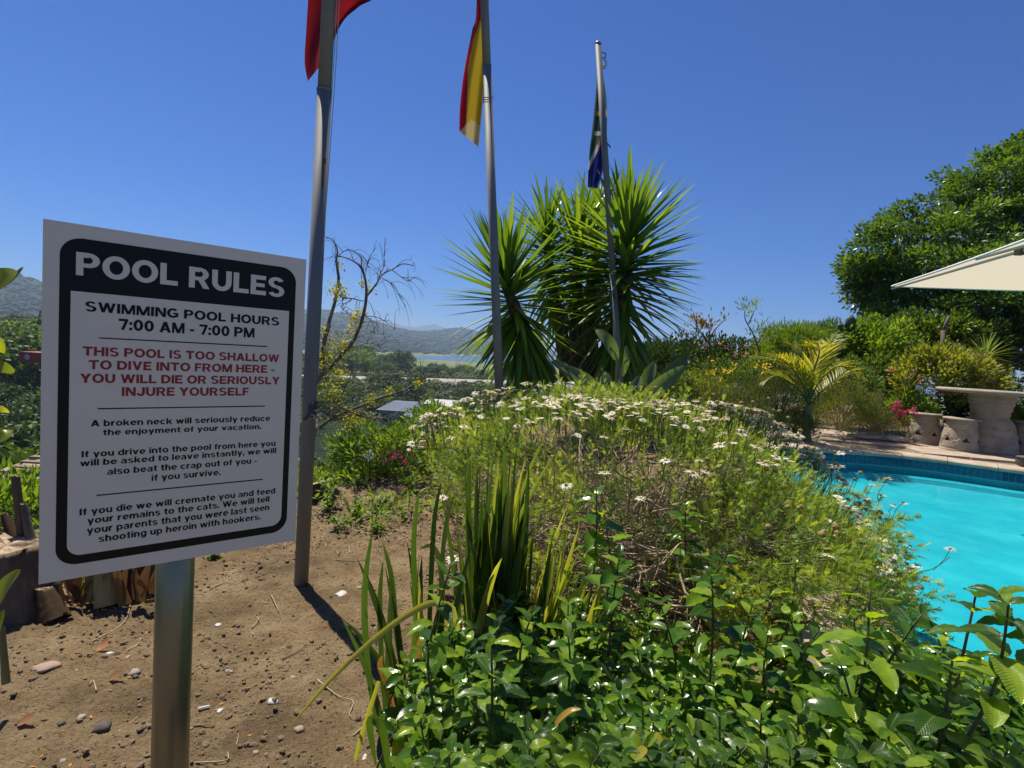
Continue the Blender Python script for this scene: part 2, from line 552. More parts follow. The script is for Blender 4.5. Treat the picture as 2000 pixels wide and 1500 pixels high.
# ------------------------------------------------------------------ haze
m, nt, out = newmat('haze_air')
v = N(nt, 'ShaderNodeVolumePrincipled')
v.inputs['Color'].default_value = (.56, .75, 1.0, 1); v.inputs['Density'].default_value = 0.00022; v.inputs['Anisotropy'].default_value = 0.2
nt.links.new(v.outputs[0], out.inputs['Volume'])
ztop = float(Zt.max()) + 1.3 + 12; mb = MB(); mb.box((0, 0, (ztop - 65) / 2), (43000, 43000, (ztop + 65) / 2)); print('HAZE TOP', ztop)
tag(mb.build('haze', m), kind='stuff')

# ------------------------------------------------------------------ crown meshes shared by the valley trees
M_tree = [leafm('valley_leaf_dark', [(.012, .028, .008), (.025, .05, .012), (.045, .08, .016)], .25, .55, .3, nscale=.6, orand=1.0),
          leafm('valley_leaf_mid', [(.02, .045, .01), (.04, .08, .014), (.075, .12, .02)], .3, .55, .3, nscale=.6, orand=1.0),
          leafm('valley_leaf_bright', [(.035, .075, .01), (.07, .13, .016), (.11, .17, .025)], .35, .55, .3, nscale=.6, orand=1.0)]
M_bark = surf('grey_bark', [(.07, .055, .04), (.16, .13, .10)], 8, .9, .6, 30, stretch=(1, 1, .25))
LEAFQ = (np.array([(-.5, 0, 0), (0, .5, .08), (.5, 0, 0), (0, -.5, .08)]), [(0, 1, 2, 3)])

def crown_points(n, ncl, r, cl, flat=0.6, seed=1, low=-0.25):
    g = np.random.default_rng(seed)
    c = unit(g.normal(size=(ncl, 3))); c[:, 2] = np.where(c[:, 2] < low, -c[:, 2], c[:, 2])
    c = c * (g.uniform(.55, 1.0, (ncl, 1))) * np.array([r, r, r * flat])
    k = g.integers(0, ncl, n)
    o = unit(g.normal(size=(n, 3))); o[:, 2] = np.abs(o[:, 2]) * np.where(g.random(n) < .8, 1, -1)
    rr = cl * g.uniform(.7, 1.05, (n, 1)) * np.array([1, 1, .75])
    p = c[k] + o * rr
    nrm = unit(o + g.normal(size=(n, 3)) * .55)
    return p, nrm, (k / ncl + g.normal(size=n) * .16) % 1.0

def crown_mesh(name, n, ncl, r, cl, leaf, flat, seed, mat, base):
    p, nrm, rv = crown_points(n, ncl, r, cl, flat, seed)
    g = np.random.default_rng(seed + 50)
    d = np.cross(nrm, g.normal(size=nrm.shape))
    mb = MB(); mb.scatter(LEAFQ, frames(p + [0, 0, base], d, nrm, leaf * g.uniform(.6, 1.3, n)), rnd=rv)
    return mb.mesh(name, mat)
def trunk_mesh(name, h, r):
    mb = MB(); mb.tube([(0, 0, -.6), (0.05 * h, 0, .35 * h), (0, .04 * h, .8 * h)], [r, r * .7, r * .3], 7)
    for k in range(5):
        a = k * 1.257; mb.tube([(0.04 * h, 0, .35 * h), (math.cos(a) * h * .2, math.sin(a) * h * .2, .6 * h), (math.cos(a) * h * .42, math.sin(a) * h * .42, .78 * h)], [r * .5, r * .3, r * .12], 5)
    return mb.mesh(name, M_bark, smooth=True)
CR = []
for s in range(6):
    CR.append((crown_mesh('crown', 1500, 26, 1.0, .36, .105, .62, 10 + s, M_tree[s % 3], .75), trunk_mesh('trunk', 1.0, .05)))
CRF = [(crown_mesh('crown', 7000, 44, 1.0, .27, .05, .62, 30 + s, M_tree[s], .75), trunk_mesh('trunk', 1.0, .05)) for s in range(3)]
ZN = [('left', 'forest trees left of the sign')]
placed = []
def roaddist(x, y): 
    v = np.array([x, y]) - p0; return v.dot(rn)
TONE = ('dark green', 'mid green', 'bright green')
def tree(x, y, r, kind, fine, label, group, sink=0.0):
    z = float(hrel(np.array([x]), np.array([y]))[0]) + 1.3 - sink
    cm, tm = (CRF[kind % 3] if fine else CR[kind % 6])
    root = empty('valley_tree', (x, y, z)); tag(root, TONE[(kind % 3)] + (' larger ' if r > rmid else ' smaller ') + label, 'tree', group)
    rz = random.uniform(0, 6.28); sz = r * random.uniform(.85, 1.2)
    for nm, me in (('crown', cm), ('trunk', tm)):
        o = bpy.data.objects.new(nm, me); COL.objects.link(o); o.parent = root
        o.rotation_euler = (0, 0, rz); o.scale = (r, r, sz)
def scatter_trees(az0, az1, d0, d1, n, rmin, rmax, gap, fine, kinds, label, group, keep=None):
    global rmid
    rmid = (rmin + rmax) / 2; c = 0; tries = 0
    while c < n and tries < n * 30:
        tries += 1
        az = math.radians(random.uniform(az0, az1)); d = math.exp(random.uniform(math.log(d0), math.log(d1)))
        x, y = d * math.sin(az), d * math.cos(az)
        rd_ = roaddist(x, y)
        r = random.uniform(rmin, rmax)
        if d0 > 250 and az > -.19: r = min(r, random.uniform(2.6, 4.2))
        if -26 - r < rd_ < 14 + r: continue
        if keep and not keep(x, y): continue
        if any((x - a) ** 2 + (y - b_) ** 2 < (gap * (r + q)) ** 2 for a, b_, q in placed): continue
        placed.append((x, y, r)); c += 1
        tree(x, y, r, random.choice(kinds), fine, label, group)
def nohouse(x, y): return not (-36 < x < -8 and 62 < y < 128)
scatter_trees(-47, -37, 9.5, 30, 16, 1.3, 2.2, .55, True, [0, 0, 1, 2], 'tree on the slope just below the left edge of the garden', 'trees on the slope left of the sign')
scatter_trees(-47, -37, 30, 110, 34, 2.6, 4.2, .5, False, [0, 1, 3, 4], 'rounded tree in the valley left of the sign', 'valley trees left of the sign')
scatter_trees(-47, -37, 110, 330, 46, 4.5, 8, .42, False, [0, 1, 2, 3, 4], 'rounded tree on the far wooded slope left of the sign', 'far wooded slope left of the sign')
scatter_trees(-22, 1, 10, 34, 18, 1.2, 2.0, .55, True, [0, 0, 1], 'bushy tree on the slope right behind the bare tree', 'trees on the slope behind the bare tree')
scatter_trees(-22, 2, 36, 195, 62, 2.4, 4.2, .5, False, [0, 1, 1, 3, 4, 2], 'rounded scrub tree in the valley between garden and highway', 'valley scrub before the highway', nohouse)
scatter_trees(-21, 3, 262, 400, 80, 3.5, 8.5, .42, False, [0, 1, 1, 4, 2], 'rounded tree in the belt beyond the highway', 'tree belt beyond the highway')

# distant forest on the hills: nobody could count it
g = np.random.default_rng(5)
nb = 7000
az = np.concatenate([g.uniform(-48, -36, nb * 2 // 5), g.uniform(-22, 2, nb * 3 // 5)])
d = g.uniform(700, 3300, len(az)) ** 1.0
X = d * np.sin(np.radians(az)); Y = d * np.cos(np.radians(az)); Z = hrel(X, Y)
k = Z > -17.5; X, Y, Z, d = X[k], Y[k], Z[k], d[k]
Z = Z + nz2(X, Y, 1 / 260.0, 6) * interp(d, [0, 20, 120, 850, 1100, 2400, 6000], [0, .3, 1.0, .3, 5, 26, 40]) * (1 - np.exp(-((d - 2600) / 900.0) ** 2) * 0.75)
import bmesh
bm = bmesh.new(); bmesh.ops.create_icosphere(bm, subdivisions=1, radius=1.0)
ico = (np.array([v.co[:] for v in bm.verts]), [tuple(v.index for v in f.verts) for f in bm.faces]); bm.free()
sz = interp(d, [700, 3300], [4, 6.5]) * g.uniform(.5, 1.4, len(X))
Mx = frames(np.c_[X, Y, Z + 1.3 + sz * .2], unit(g.normal(size=(len(X), 3)) * [1, 1, .2]), np.tile([0, 0, 1.0], (len(X), 1)), np.c_[sz * 1.2, sz * 1.2, sz * .8])
mb = MB(); mb.scatter(ico, Mx)
M_hillwood = surf('hill_forest', [(.016, .03, .013), (.028, .046, .018)], .3, .95, .8, 1.2, dist=2.0)
tag(mb.build('distant_forest', M_hillwood, origin=(0, 0, 0)), 'dark forest covering the hazy hills beyond the lake', kind='stuff')

# ------------------------------------------------------------------ houses far away
M_roof = surf('blue_grey_roof', [(.10, .125, .16), (.14, .17, .21)], .8, .5)
M_lightroof = surf('pale_roof', [(.36, .36, .35), (.45, .44, .42)], .8, .6)
M_wallw = surf('house_wall', [(.42, .40, .36), (.5, .48, .44)], .5, .9)
M_glass = surf('window_glass', [(.02, .03, .04)], 1, .1)
def prismroof(mb, x0, x1, y0, y1, z0, z1, m=0, hip=.25):
    cx = (y0 + y1) / 2; hx = (x1 - x0) * hip
    V = [(x0, y0, z0), (x1, y0, z0), (x1, y1, z0), (x0, y1, z0), (x0 + hx, cx, z1), (x1 - hx, cx, z1)]
    mb.add(V, [(0, 1, 5, 4), (2, 3, 4, 5), (1, 2, 5), (3, 0, 4), (3, 2, 1, 0)], m)
# main house: roof corners read at px 735..870, py 770..805
hx0 = P(740, 800, 98)[0]; hx1 = P(842, 800, 98)[0]; hz = P(790, 803, 98)[2]
root = empty('house', (hx0 + 5, 104, hz - 3.2)); tag(root, 'house with blue grey metal roof and solar panels among valley trees', 'house')
mb = MB(); mb.box(((hx0 + hx1) / 2, 104, hz - 1.7), ((hx1 - hx0) / 2 - .5, 5.2, 1.68)); mb.build('wall', M_wallw, root)
mb = MB(); prismroof(mb, hx0 - .4, hx1 + .4, 97.6, 116, hz, hz + .9, hip=.12); rf = mb.build('roof', M_roof, root)
mb = MB()
for i in range(22):
    x = hx0 + (hx1 - hx0) * (i + .5) / 22; mb.tube([(x, 97.9, hz + .06), (x, 106.0, hz + .86)], .04, 4)
tag(mb.build('seam', M_roof, rf), kind='stuff')
for i in range(3):
    mb = MB(); x = hx0 + 1.2 + i * 3.0; mb.box((x, 98.75, hz - 1.5), (.8, .05, .8)); mb.box((x, 98.7, hz - 1.5), (.7, .06, .7), m=1); mb.build('window', [M_lightroof, M_glass], root)
ax0 = P(838, 795, 103)[0]; ax1 = P(876, 795, 103)[0]; az_ = P(850, 790, 103)[2]
for i, (u0, u1, dy, dz) in enumerate([(785, 850, 95.5, -.55), (812, 866, 93, -1.1)]):
    xa = P(u0, 800, dy)[0]; xb = P(u1, 800, dy)[0]
    mb = MB(); mb.add([(xa, dy, hz + dz), (xb, dy, hz + dz - .25), (xb + .6, dy + 2.0, hz + dz + .15), (xa + .4, dy + 2.0, hz + dz + .4), (xa, dy, hz + dz - .12), (xb, dy, hz + dz - .37)], [(0, 1, 2, 3), (0, 4, 5, 1)])
    mb.build('solar_panel', surf('panel_blue%d' % i, [(.16, .2, .26)], 1, .15), rf)
root = empty('outbuilding', ((ax0 + ax1) / 2, 106, az_ - 3)); tag(root, 'low pale roofed outbuilding beside the blue grey roofed house', 'building')
mb = MB(); mb.box(((ax0 + ax1) / 2, 108, az_ - 1.5), ((ax1 - ax0) / 2, 4, 1.48)); mb.build('wall', M_wallw, root)
mb = MB(); prismroof(mb, ax0 - 1.5, ax1 + 1.2, 103, 114, az_, az_ + .5, hip=.1); mb.build('roof', M_lightroof, root)
mb = MB(); mb.box(((ax0 + ax1) / 2, 103.9, az_ - 1.4), (1.2, .05, .7)); mb.build('window', M_glass, root)
# white farm building far behind
c = P(704, 697, 620)
root = empty('farm_building', (c[0], 620, c[2] - 3)); tag(root, 'tiny white farm building at the foot of the hazy hills', 'building')
mb = MB(); mb.box((c[0], 620, c[2] - 1.5), (8, 5, 1.9)); mb.build('wall', M_wallw, root)
mb = MB(); prismroof(mb, c[0] - 8.6, c[0] + 8.6, 614, 626, c[2] + .41, c[2] + 2.4); mb.build('roof', surf('white_roof', [(.75, .75, .73)], 1, .6), root)
# red truck body in the trees at the left of the sign
c = P(69, 697, 60)
M_red = surf('red_paint', [(.35, .03, .03), (.42, .04, .035)], 2, .5)
root = empty('red_container', (c[0] + .7, 60, c[2] - .55)); tag(root, 'small red container standing among trees left of the sign', 'container')
mb = MB(); mb.box((c[0] + .8, 60, c[2]), (1.5, 1.2, .55)); bod = mb.build('body', M_red, root)
mb = MB()
for i in range(10): mb.box((c[0] - .6 + i * .3, 58.79, c[2]), (.05, .02, .5))
tag(mb.build('rib', M_red, bod), kind='stuff')
mb = MB(); mb.lathe([(.01, 0), (.3, 0), (.3, .02), (.01, .02)], (c[0] + .2, 58.76, c[2]), 16, tilt=((1, 0, 0), (0, 0, 1), (0, -1, 0))); mb.build('round_sign', M_wallw, root)
# wooden steps down the slope
M_wood = surf('weathered_wood', [(.14, .10, .065), (.26, .2, .14)], 12, .85, .4, 60, stretch=(1, 8, 8))
c = P(34, 912, 17)
root = empty('wooden_steps', (c[0], c[1], c[2])); tag(root, 'short flight of wooden steps on sandy clearing among left trees', 'steps')
for i in range(4):
    mb = MB(); mb.box(c + np.array([.05 * i, .28 * i, .10 * i - .15]), (.42, .13, .03)); mb.build('step', M_wood, root)
for s_ in (-1, 1):
    mb = MB(); mb.tube([c + np.array([s_ * .45, -.2, -.3]), c + np.array([s_ * .45 + .2, 1.05, .2])], .035, 5); mb.build('side_rail', M_wood, root)
mb = MB(); cc = c + np.array([.0, .9, -.2])
V = [cc + np.array([math.cos(a) * random.uniform(.9, 1.2), math.sin(a) * 1.3, .12 * math.sin(a) - .02]) for a in np.linspace(0, 2 * PI, 14, endpoint=False)]
mb.add(V, [tuple(range(14))])
M_sandp = surf('sandy_clearing', [(.28, .24, .14), (.36, .31, .19)], 3, .95)
tag(mb.build('sandy_path', M_sandp), kind='structure')
# ------------------------------------------------------------------ pool outline (coping level, world x,y)
TZ = 0.40                                            # terrace level
WZ = 0.245                                           # water level
pool_ctrl = [tuple(G(px, py, TZ)[:2]) for px, py in ((1614, 877), (1721, 884), (1817, 894), (1923, 908), (2000, 918))]
pool_ctrl += [(6.5, 5.1), (7.3, 4.1), (7.4, 3.0), (6.8, 1.8), (5.5, .9), (4.0, .2), (2.6, -.1), (1.7, .2), (1.3, .9), (1.28, 1.55), (1.47, 2.1), (1.80, 2.75), (2.02, 3.6), (2.25, 4.6), (2.6, 5.7), (3.1, 6.45)]
pc = pool_ctrl + pool_ctrl[:3]
ring = spline([pool_ctrl[-1]] + pool_ctrl + pool_ctrl[:2], 420)
# trim to one lap
k0 = int(420 * 1 / (len(pool_ctrl) + 2)); k1 = int(420 * (len(pool_ctrl) + 1) / (len(pool_ctrl) + 2)) 
ring = ring[k0:k1]
seg = np.linalg.norm(np.diff(np.r_[ring, ring[:1]], axis=0), axis=1)
cum = np.r_[0, np.cumsum(seg)]; LEN = cum[-1]
def ringat(s):
    s = s % LEN
    x = np.interp(s, cum, np.r_[ring[:, 0], ring[0, 0]]); y = np.interp(s, cum, np.r_[ring[:, 1], ring[0, 1]])
    return np.array([x, y])
def ringn(s):                                        # outward normal
    t = ringat(s + .03) - ringat(s - .03); t = t / np.linalg.norm(t)
    nrm = np.array([-t[1], t[0]])
    c = np.array([4.2, 3.4])
    return nrm if nrm.dot(ringat(s) - c) > 0 else -nrm
def inpool(X, Y, grow=0.0):
    """signed distance to the outline, negative inside (coarse)"""
    q = np.c_[X, Y]; R2 = ring[::3]
    dm = np.sqrt(((q[:, None, :] - R2[None]) ** 2).sum(2)).min(1)
    ins = np.zeros(len(q), bool)
    x0, y0 = ring[:, 0], ring[:, 1]; x1, y1 = np.roll(x0, -1), np.roll(y0, -1)
    for a, b_, c_, d_ in zip(x0, y0, x1, y1):
        cond = ((b_ > q[:, 1]) != (d_ > q[:, 1])) & (q[:, 0] < (c_ - a) * (q[:, 1] - b_) / (d_ - b_ + 1e-12) + a)
        ins ^= cond
    return np.where(ins, -dm, dm)

def sstep(x, a, b_):
    t = np.clip((x - a) / (b_ - a), 0, 1); return t * t * (3 - 2 * t)
def nearbase(X, Y):
    z = sstep(X, .35, 1.35) * (TZ - .045)
    z = z + .08 * sstep(Y, 3.2, 5.0) * (1 - sstep(X, .3, 1.3))
    edge = 3.4 + 1.6 * sstep(X, -2.2, -1.2) + 4.2 * sstep(X, -1.2, .5) + 5.5 * sstep(X, .8, 2.6)
    e = np.maximum(0, Y - edge)
    z = z - .85 * e * e / (e + .7)
    el = np.maximum(0, -X - 3.4); z = z - .6 * el
    return z
def nearz(x, y): return float(nearbase(np.array([float(x)]), np.array([float(y)]))[0])

xs = np.concatenate([np.arange(-9, -3, .25), np.arange(-3, 1.3, .02), np.arange(1.3, 3.0, .08), np.arange(3, 16, .3)])
ys = np.concatenate([np.arange(-6, .9, .3), np.arange(.9, 4.6, .02), np.arange(4.6, 8, .08), np.arange(8, 15.5, .25)])
XX, YY = np.meshgrid(xs, ys); X = XX.ravel(); Y = YY.ravel()
Z = nearbase(X, Y)
mid = (X > -4) & (X < 1.8) & (Y > .4) & (Y < 7)
nzl = np.zeros(len(X)); idx = np.where(mid)[0]
for i in idx:
    v = Vector((X[i], Y[i], 0))
    a = mnoise.noise(v * 2.3) * .020 + mnoise.noise(v * 7) * .010
    c = abs(mnoise.noise(v * 15 + Vector((5, 1, 0)))) * .014
    e = max(0, mnoise.noise(v * 34)) ** 1.2 * .020
    nzl[i] = a + c + e
Z = Z + nzl * (1 - .9 * sstep(X, .6, 1.3))
sd = inpool(X, Y)
Z = np.where(sd < .24, -1.6, np.where(sd < .3, np.minimum(Z, TZ - .07), Z))
nx_, ny_ = len(xs), len(ys)
F = [(j * nx_ + i, j * nx_ + i + 1, (j + 1) * nx_ + i + 1, (j + 1) * nx_ + i) for j in range(ny_ - 1) for i in range(nx_ - 1)]
m, nt, out = newmat('sandy_soil'); L = nt.links
b = N(nt, 'ShaderNodeBsdfPrincipled'); b.inputs['Roughness'].default_value = .95; b.inputs['Specular IOR Level'].default_value = .15
tc = N(nt, 'ShaderNodeTexCoord')
def noi(scale, det=8, rgh=.6):
    n = N(nt, 'ShaderNodeTexNoise'); n.inputs['Scale'].default_value = scale; n.inputs['Detail'].default_value = det; n.inputs['Roughness'].default_value = rgh
    L.new(tc.outputs['Object'], n.inputs['Vector']); return n.outputs['Fac']
base = ramp(nt, noi(3.0, 10, .68), [(.15, .10, .05), (.25, .175, .09), (.34, .25, .14)], [.34, .5, .66])
spk = ramp(nt, noi(95, 4, .5), [(0, 0, 0), (1, 1, 1)], [.56, .66])
org = ramp(nt, noi(2.1, 3), [(0, 0, 0), (1, 1, 1)], [.53, .63])
dk = N(nt, 'ShaderNodeMix', data_type='RGBA'); L.new(mth(nt, 'MULTIPLY', spk, .75), dk.inputs[0]); L.new(base, dk.inputs[6]); dk.inputs[7].default_value = (.06, .045, .03, 1)
om = N(nt, 'ShaderNodeMix', data_type='RGBA'); L.new(mth(nt, 'MULTIPLY', org, .45), om.inputs[0]); L.new(dk.outputs[2], om.inputs[6]); om.inputs[7].default_value = (.10, .065, .04, 1)
L.new(om.outputs[2], b.inputs['Base Color'])
bp = N(nt, 'ShaderNodeBump'); bp.inputs['Strength'].default_value = 1; bp.inputs['Distance'].default_value = .028
L.new(mth(nt, 'ADD', noi(45, 10, .7), mth(nt, 'MULTIPLY', noi(170, 4), .35)), bp.inputs['Height']); L.new(bp.outputs[0], b.inputs['Normal'])
L.new(b.outputs[0], out.inputs['Surface'])
M_soil = m
mb = MB(); mb.add(np.c_[X, Y, Z], F)
tag(mb.build('ground', M_soil, origin=(0, 0, 0), smooth=True), kind='structure')
# fast lookup of the soil surface for small things
Zg = Z.reshape(ny_, nx_)
def gz(x, y):
    i = int(np.clip(np.searchsorted(xs, x), 1, nx_ - 1)); j = int(np.clip(np.searchsorted(ys, y), 1, ny_ - 1))
    return float(Zg[j, i] + Zg[j - 1, i - 1]) / 2
def Gs(px, py):                                      # the point of the soil seen at a pixel
    q = G(px, py, 0.0)
    for _ in range(6): q = G(px, py, gz(q[0], q[1]))
    return q

# ------------------------------------------------------------------ pool
M_pool = surf('pool_plaster', [(.035, .33, .40), (.055, .39, .45), (.16, .48, .52)], 1.7, .8, pos=[.38, .52, .72], detail=9)
root_pool = empty('pool', (4.2, 3.4, WZ)); root_pool['kind'] = 'structure'
mb = MB(); n = len(ring); V = []; F = []
cen = np.array([4.2, 3.3])
levels = [(1.0, TZ - .03), (1.0, .185), (.93, .175), (.92, .13), (.7, .09), (.4, .05), (.01, .02)]
for s_, z in levels:
    q = cen + (ring - cen) * s_; V += [(a, c, z) for a, c in q]
for l in range(len(levels) - 1):
    for i in range(n): F.append((l * n + i, l * n + (i + 1) % n, (l + 1) * n + (i + 1) % n, (l + 1) * n + i))
mb.add(V, F); mb.build('pool_shell', M_pool, root_pool, smooth=False)
# water: clear, tinted, mirror at grazing angles
m, nt, out = newmat('pool_water'); L = nt.links
tr = N(nt, 'ShaderNodeBsdfTransparent'); tr.inputs[0].default_value = (.45, .93, .98, 1)
gl = N(nt, 'ShaderNodeBsdfGlossy'); gl.inputs['Roughness'].default_value = .015
fr = N(nt, 'ShaderNodeFresnel'); fr.inputs['IOR'].default_value = 1.22
tc = N(nt, 'ShaderNodeTexCoord'); nw = N(nt, 'ShaderNodeTexNoise'); nw.inputs['Scale'].default_value = 2.6; nw.inputs['Detail'].default_value = 4
L.new(tc.outputs['Object'], nw.inputs['Vector'])
bp = N(nt, 'ShaderNodeBump'); bp.inputs['Strength'].default_value = .3; bp.inputs['Distance'].default_value = .04
L.new(nw.outputs['Fac'], bp.inputs['Height']); L.new(bp.outputs[0], gl.inputs['Normal']); L.new(bp.outputs[0], fr.inputs['Normal'])
mx = N(nt, 'ShaderNodeMixShader'); L.new(mth(nt, 'MULTIPLY', fr.outputs[0], .5), mx.inputs[0]); L.new(tr.outputs[0], mx.inputs[1]); L.new(gl.outputs[0], mx.inputs[2])
L.new(mx.outputs[0], out.inputs['Surface'])
area_ = np.sum(ring[:, 0] * np.roll(ring[:, 1], -1) - np.roll(ring[:, 0], -1) * ring[:, 1]); FLIP = area_ < 0
mb = MB(); q = cen + (ring - cen) * .998
mb.add([(a, c, WZ) for a, c in q] + [(cen[0], cen[1], WZ)], [((i + 1) % n, i, n) if FLIP else (i, (i + 1) % n, n) for i in range(n)])
tag(mb.build('pool_water', m, origin=(cen[0], cen[1], WZ)), kind='structure')
# waterline tiles along the far arc
M_tile = surf('blue_glazed_tile', [(.003, .04, .10), (.006, .065, .15), (.010, .085, .18)], 22, .12, coat=.4)
M_grout = surf('tile_grout', [(.10, .42, .46)], 4, .8)
s_lo = None
ss = np.linspace(0, LEN, 800); pxs = []
farS = [s for s in ss if ringat(s)[1] > 3.9 and ringat(s)[0] > 2.2]
# the far arc, as one run of s (it passes s = 0)
farS = sorted([(s if s < LEN / 2 else s - LEN) for s in farS]); sa, sb = farS[0], farS[-1]
tm = MB(); tm.box((0, 0, 0), (.0245, .004, .0220)); tile_me = tm.mesh('tile', M_tile)
tw = .0555; cnt = int((sb - sa) / tw)
mb = MB(); V = []; F = []
for i in range(cnt * 2 + 1):
    s = sa + i * tw / 2; p = ringat(s) - ringn(s) * .004; V += [(p[0], p[1], TZ - .045), (p[0], p[1], WZ - .006)]
for i in range(cnt * 2): F.append((2 * i, 2 * i + 2, 2 * i + 3, 2 * i + 1))
mb.add(V, F); gr = mb.build('tile_band', M_grout, root_pool)
nt_ = 0
extra = MB()
for i in range(cnt):
    s = sa + (i + .5) * tw; p = ringat(s); nn = ringn(s)
    vis = p[0] / max(p[1], .1) < 1.1
    for r_ in range(2):
        z = TZ - .045 - .027 - r_ * .0495
        M = np.eye(4); M[:3, 0] = (-nn[1], nn[0], 0); M[:3, 1] = (nn[0], nn[1], 0)
        M[:3, 3] = (p[0] - nn[0] * .0085, p[1] - nn[1] * .0085, z)
        if vis and nt_ < 300 and r_ < 3: place('tile', tile_me, M, gr); nt_ += 1
        else: extra.scatter((np.array([(x, y, q_) for x in (-.0262, .0262) for y in (-.004, .004) for q_ in (-.0232, .0232)]), [(0, 1, 3, 2), (4, 6, 7, 5), (0, 4, 5, 1), (2, 3, 7, 6), (0, 2, 6, 4), (1, 5, 7, 3)]), M[None])
if extra.n: tag(extra.build('tiles', M_tile, gr), kind='stuff')
# coping stones round the rim, and the terrace pavers behind
M_cop = surf('coping_stone', [(.30, .225, .165), (.40, .31, .235), (.48, .39, .30)], 7, .85, .5, 60, dist=.004)
M_pav = surf('terrace_stone', [(.27, .205, .155), (.37, .29, .22), (.46, .37, .29)], 5, .88, .5, 45, dist=.004)
M_joint = surf('sandy_joint', [(.20, .15, .10)], 9, .95)
cl = .42; nc = int(LEN / cl); cl = LEN / nc
croot = empty('pool_coping', (4.2, 3.4, TZ - .05)); croot['kind'] = 'structure'
for i in range(nc):
    a = i * cl + .003; b2 = (i + 1) * cl - .003
    mb = MB(); V = []; F = []
    dz = random.uniform(-.002, .003)
    for j in range(5):
        s = a + (b2 - a) * j / 4; p = ringat(s); nn = ringn(s)
        for off, z in ((-.03, TZ - .042), (-.034, TZ - .012), (-.022, TZ + dz), (.30, TZ + dz), (.30, TZ - .042)):
            q = p + nn * off; V.append((q[0], q[1], z))
    for j in range(4):
        for k_ in range(5): A0 = j * 5 + k_; A1 = j * 5 + (k_ + 1) % 5; F.append((A0, A1, A1 + 5, A0 + 5))
    F += [(0, 1, 2, 3, 4), (24, 23, 22, 21, 20)]
    mb.add(V, F); mb.build('coping_stone', M_cop, croot)
# terrace
troot = empty('terrace', (5.5, 7.6, TZ - .03)); troot['kind'] = 'structure'
mb = MB(); X0, X1, Y0, Y1 = 2.7, 12.5, 4.6, 9.3
gx = np.arange(X0, X1, .12); gy = np.arange(Y0, Y1, .12); GX, GY = np.meshgrid(gx, gy)
sdv = inpool(GX.ravel(), GY.ravel()).reshape(GX.shape)
V = [(x, y, TZ - .03) for x, y in zip(GX.ravel(), GY.ravel())]; F = []
for j in range(len(gy) - 1):
    for i in range(len(gx) - 1):
        if min(sdv[j, i], sdv[j + 1, i], sdv[j, i + 1], sdv[j + 1, i + 1]) > .05: F.append((j * len(gx) + i, j * len(gx) + i + 1, (j + 1) * len(gx) + i + 1, (j + 1) * len(gx) + i))
mb.add(V, F); mb.build('paving_bed', M_joint, troot)
ps = .5
pm = []
for v_ in range(4):
    t = MB(); h = ps / 2 - .006
    t.add([(-h, -h, -.03), (h, -h, -.03), (h, h, -.03), (-h, h, -.03), (-h, -h, 0), (h, -h, .001 * v_), (h, h, 0), (-h, h, .0015)], [(0, 1, 5, 4), (1, 2, 6, 5), (2, 3, 7, 6), (3, 0, 4, 7), (4, 5, 6, 7)])
    pm.append(t.mesh('paver', M_pav))
ca, sa_ = math.cos(-.25), math.sin(-.25)
for i in range(-12, 14):
    for j in range(-8, 10):
        x = 6.0 + (i * ca - j * sa_) * ps; y = 7.6 + (i * sa_ + j * ca) * ps
        if not (3.0 < x < 10.5 and 5.4 < y < 9.0): continue
        if inpool(np.array([x]), np.array([y]))[0] < .68: continue
        M = np.eye(4); M[0, 0] = ca; M[0, 1] = -sa_; M[1, 0] = sa_; M[1, 1] = ca; M[:3, 3] = (x, y, TZ + random.uniform(-.003, .001))
        place('paver', random.choice(pm), M, troot)

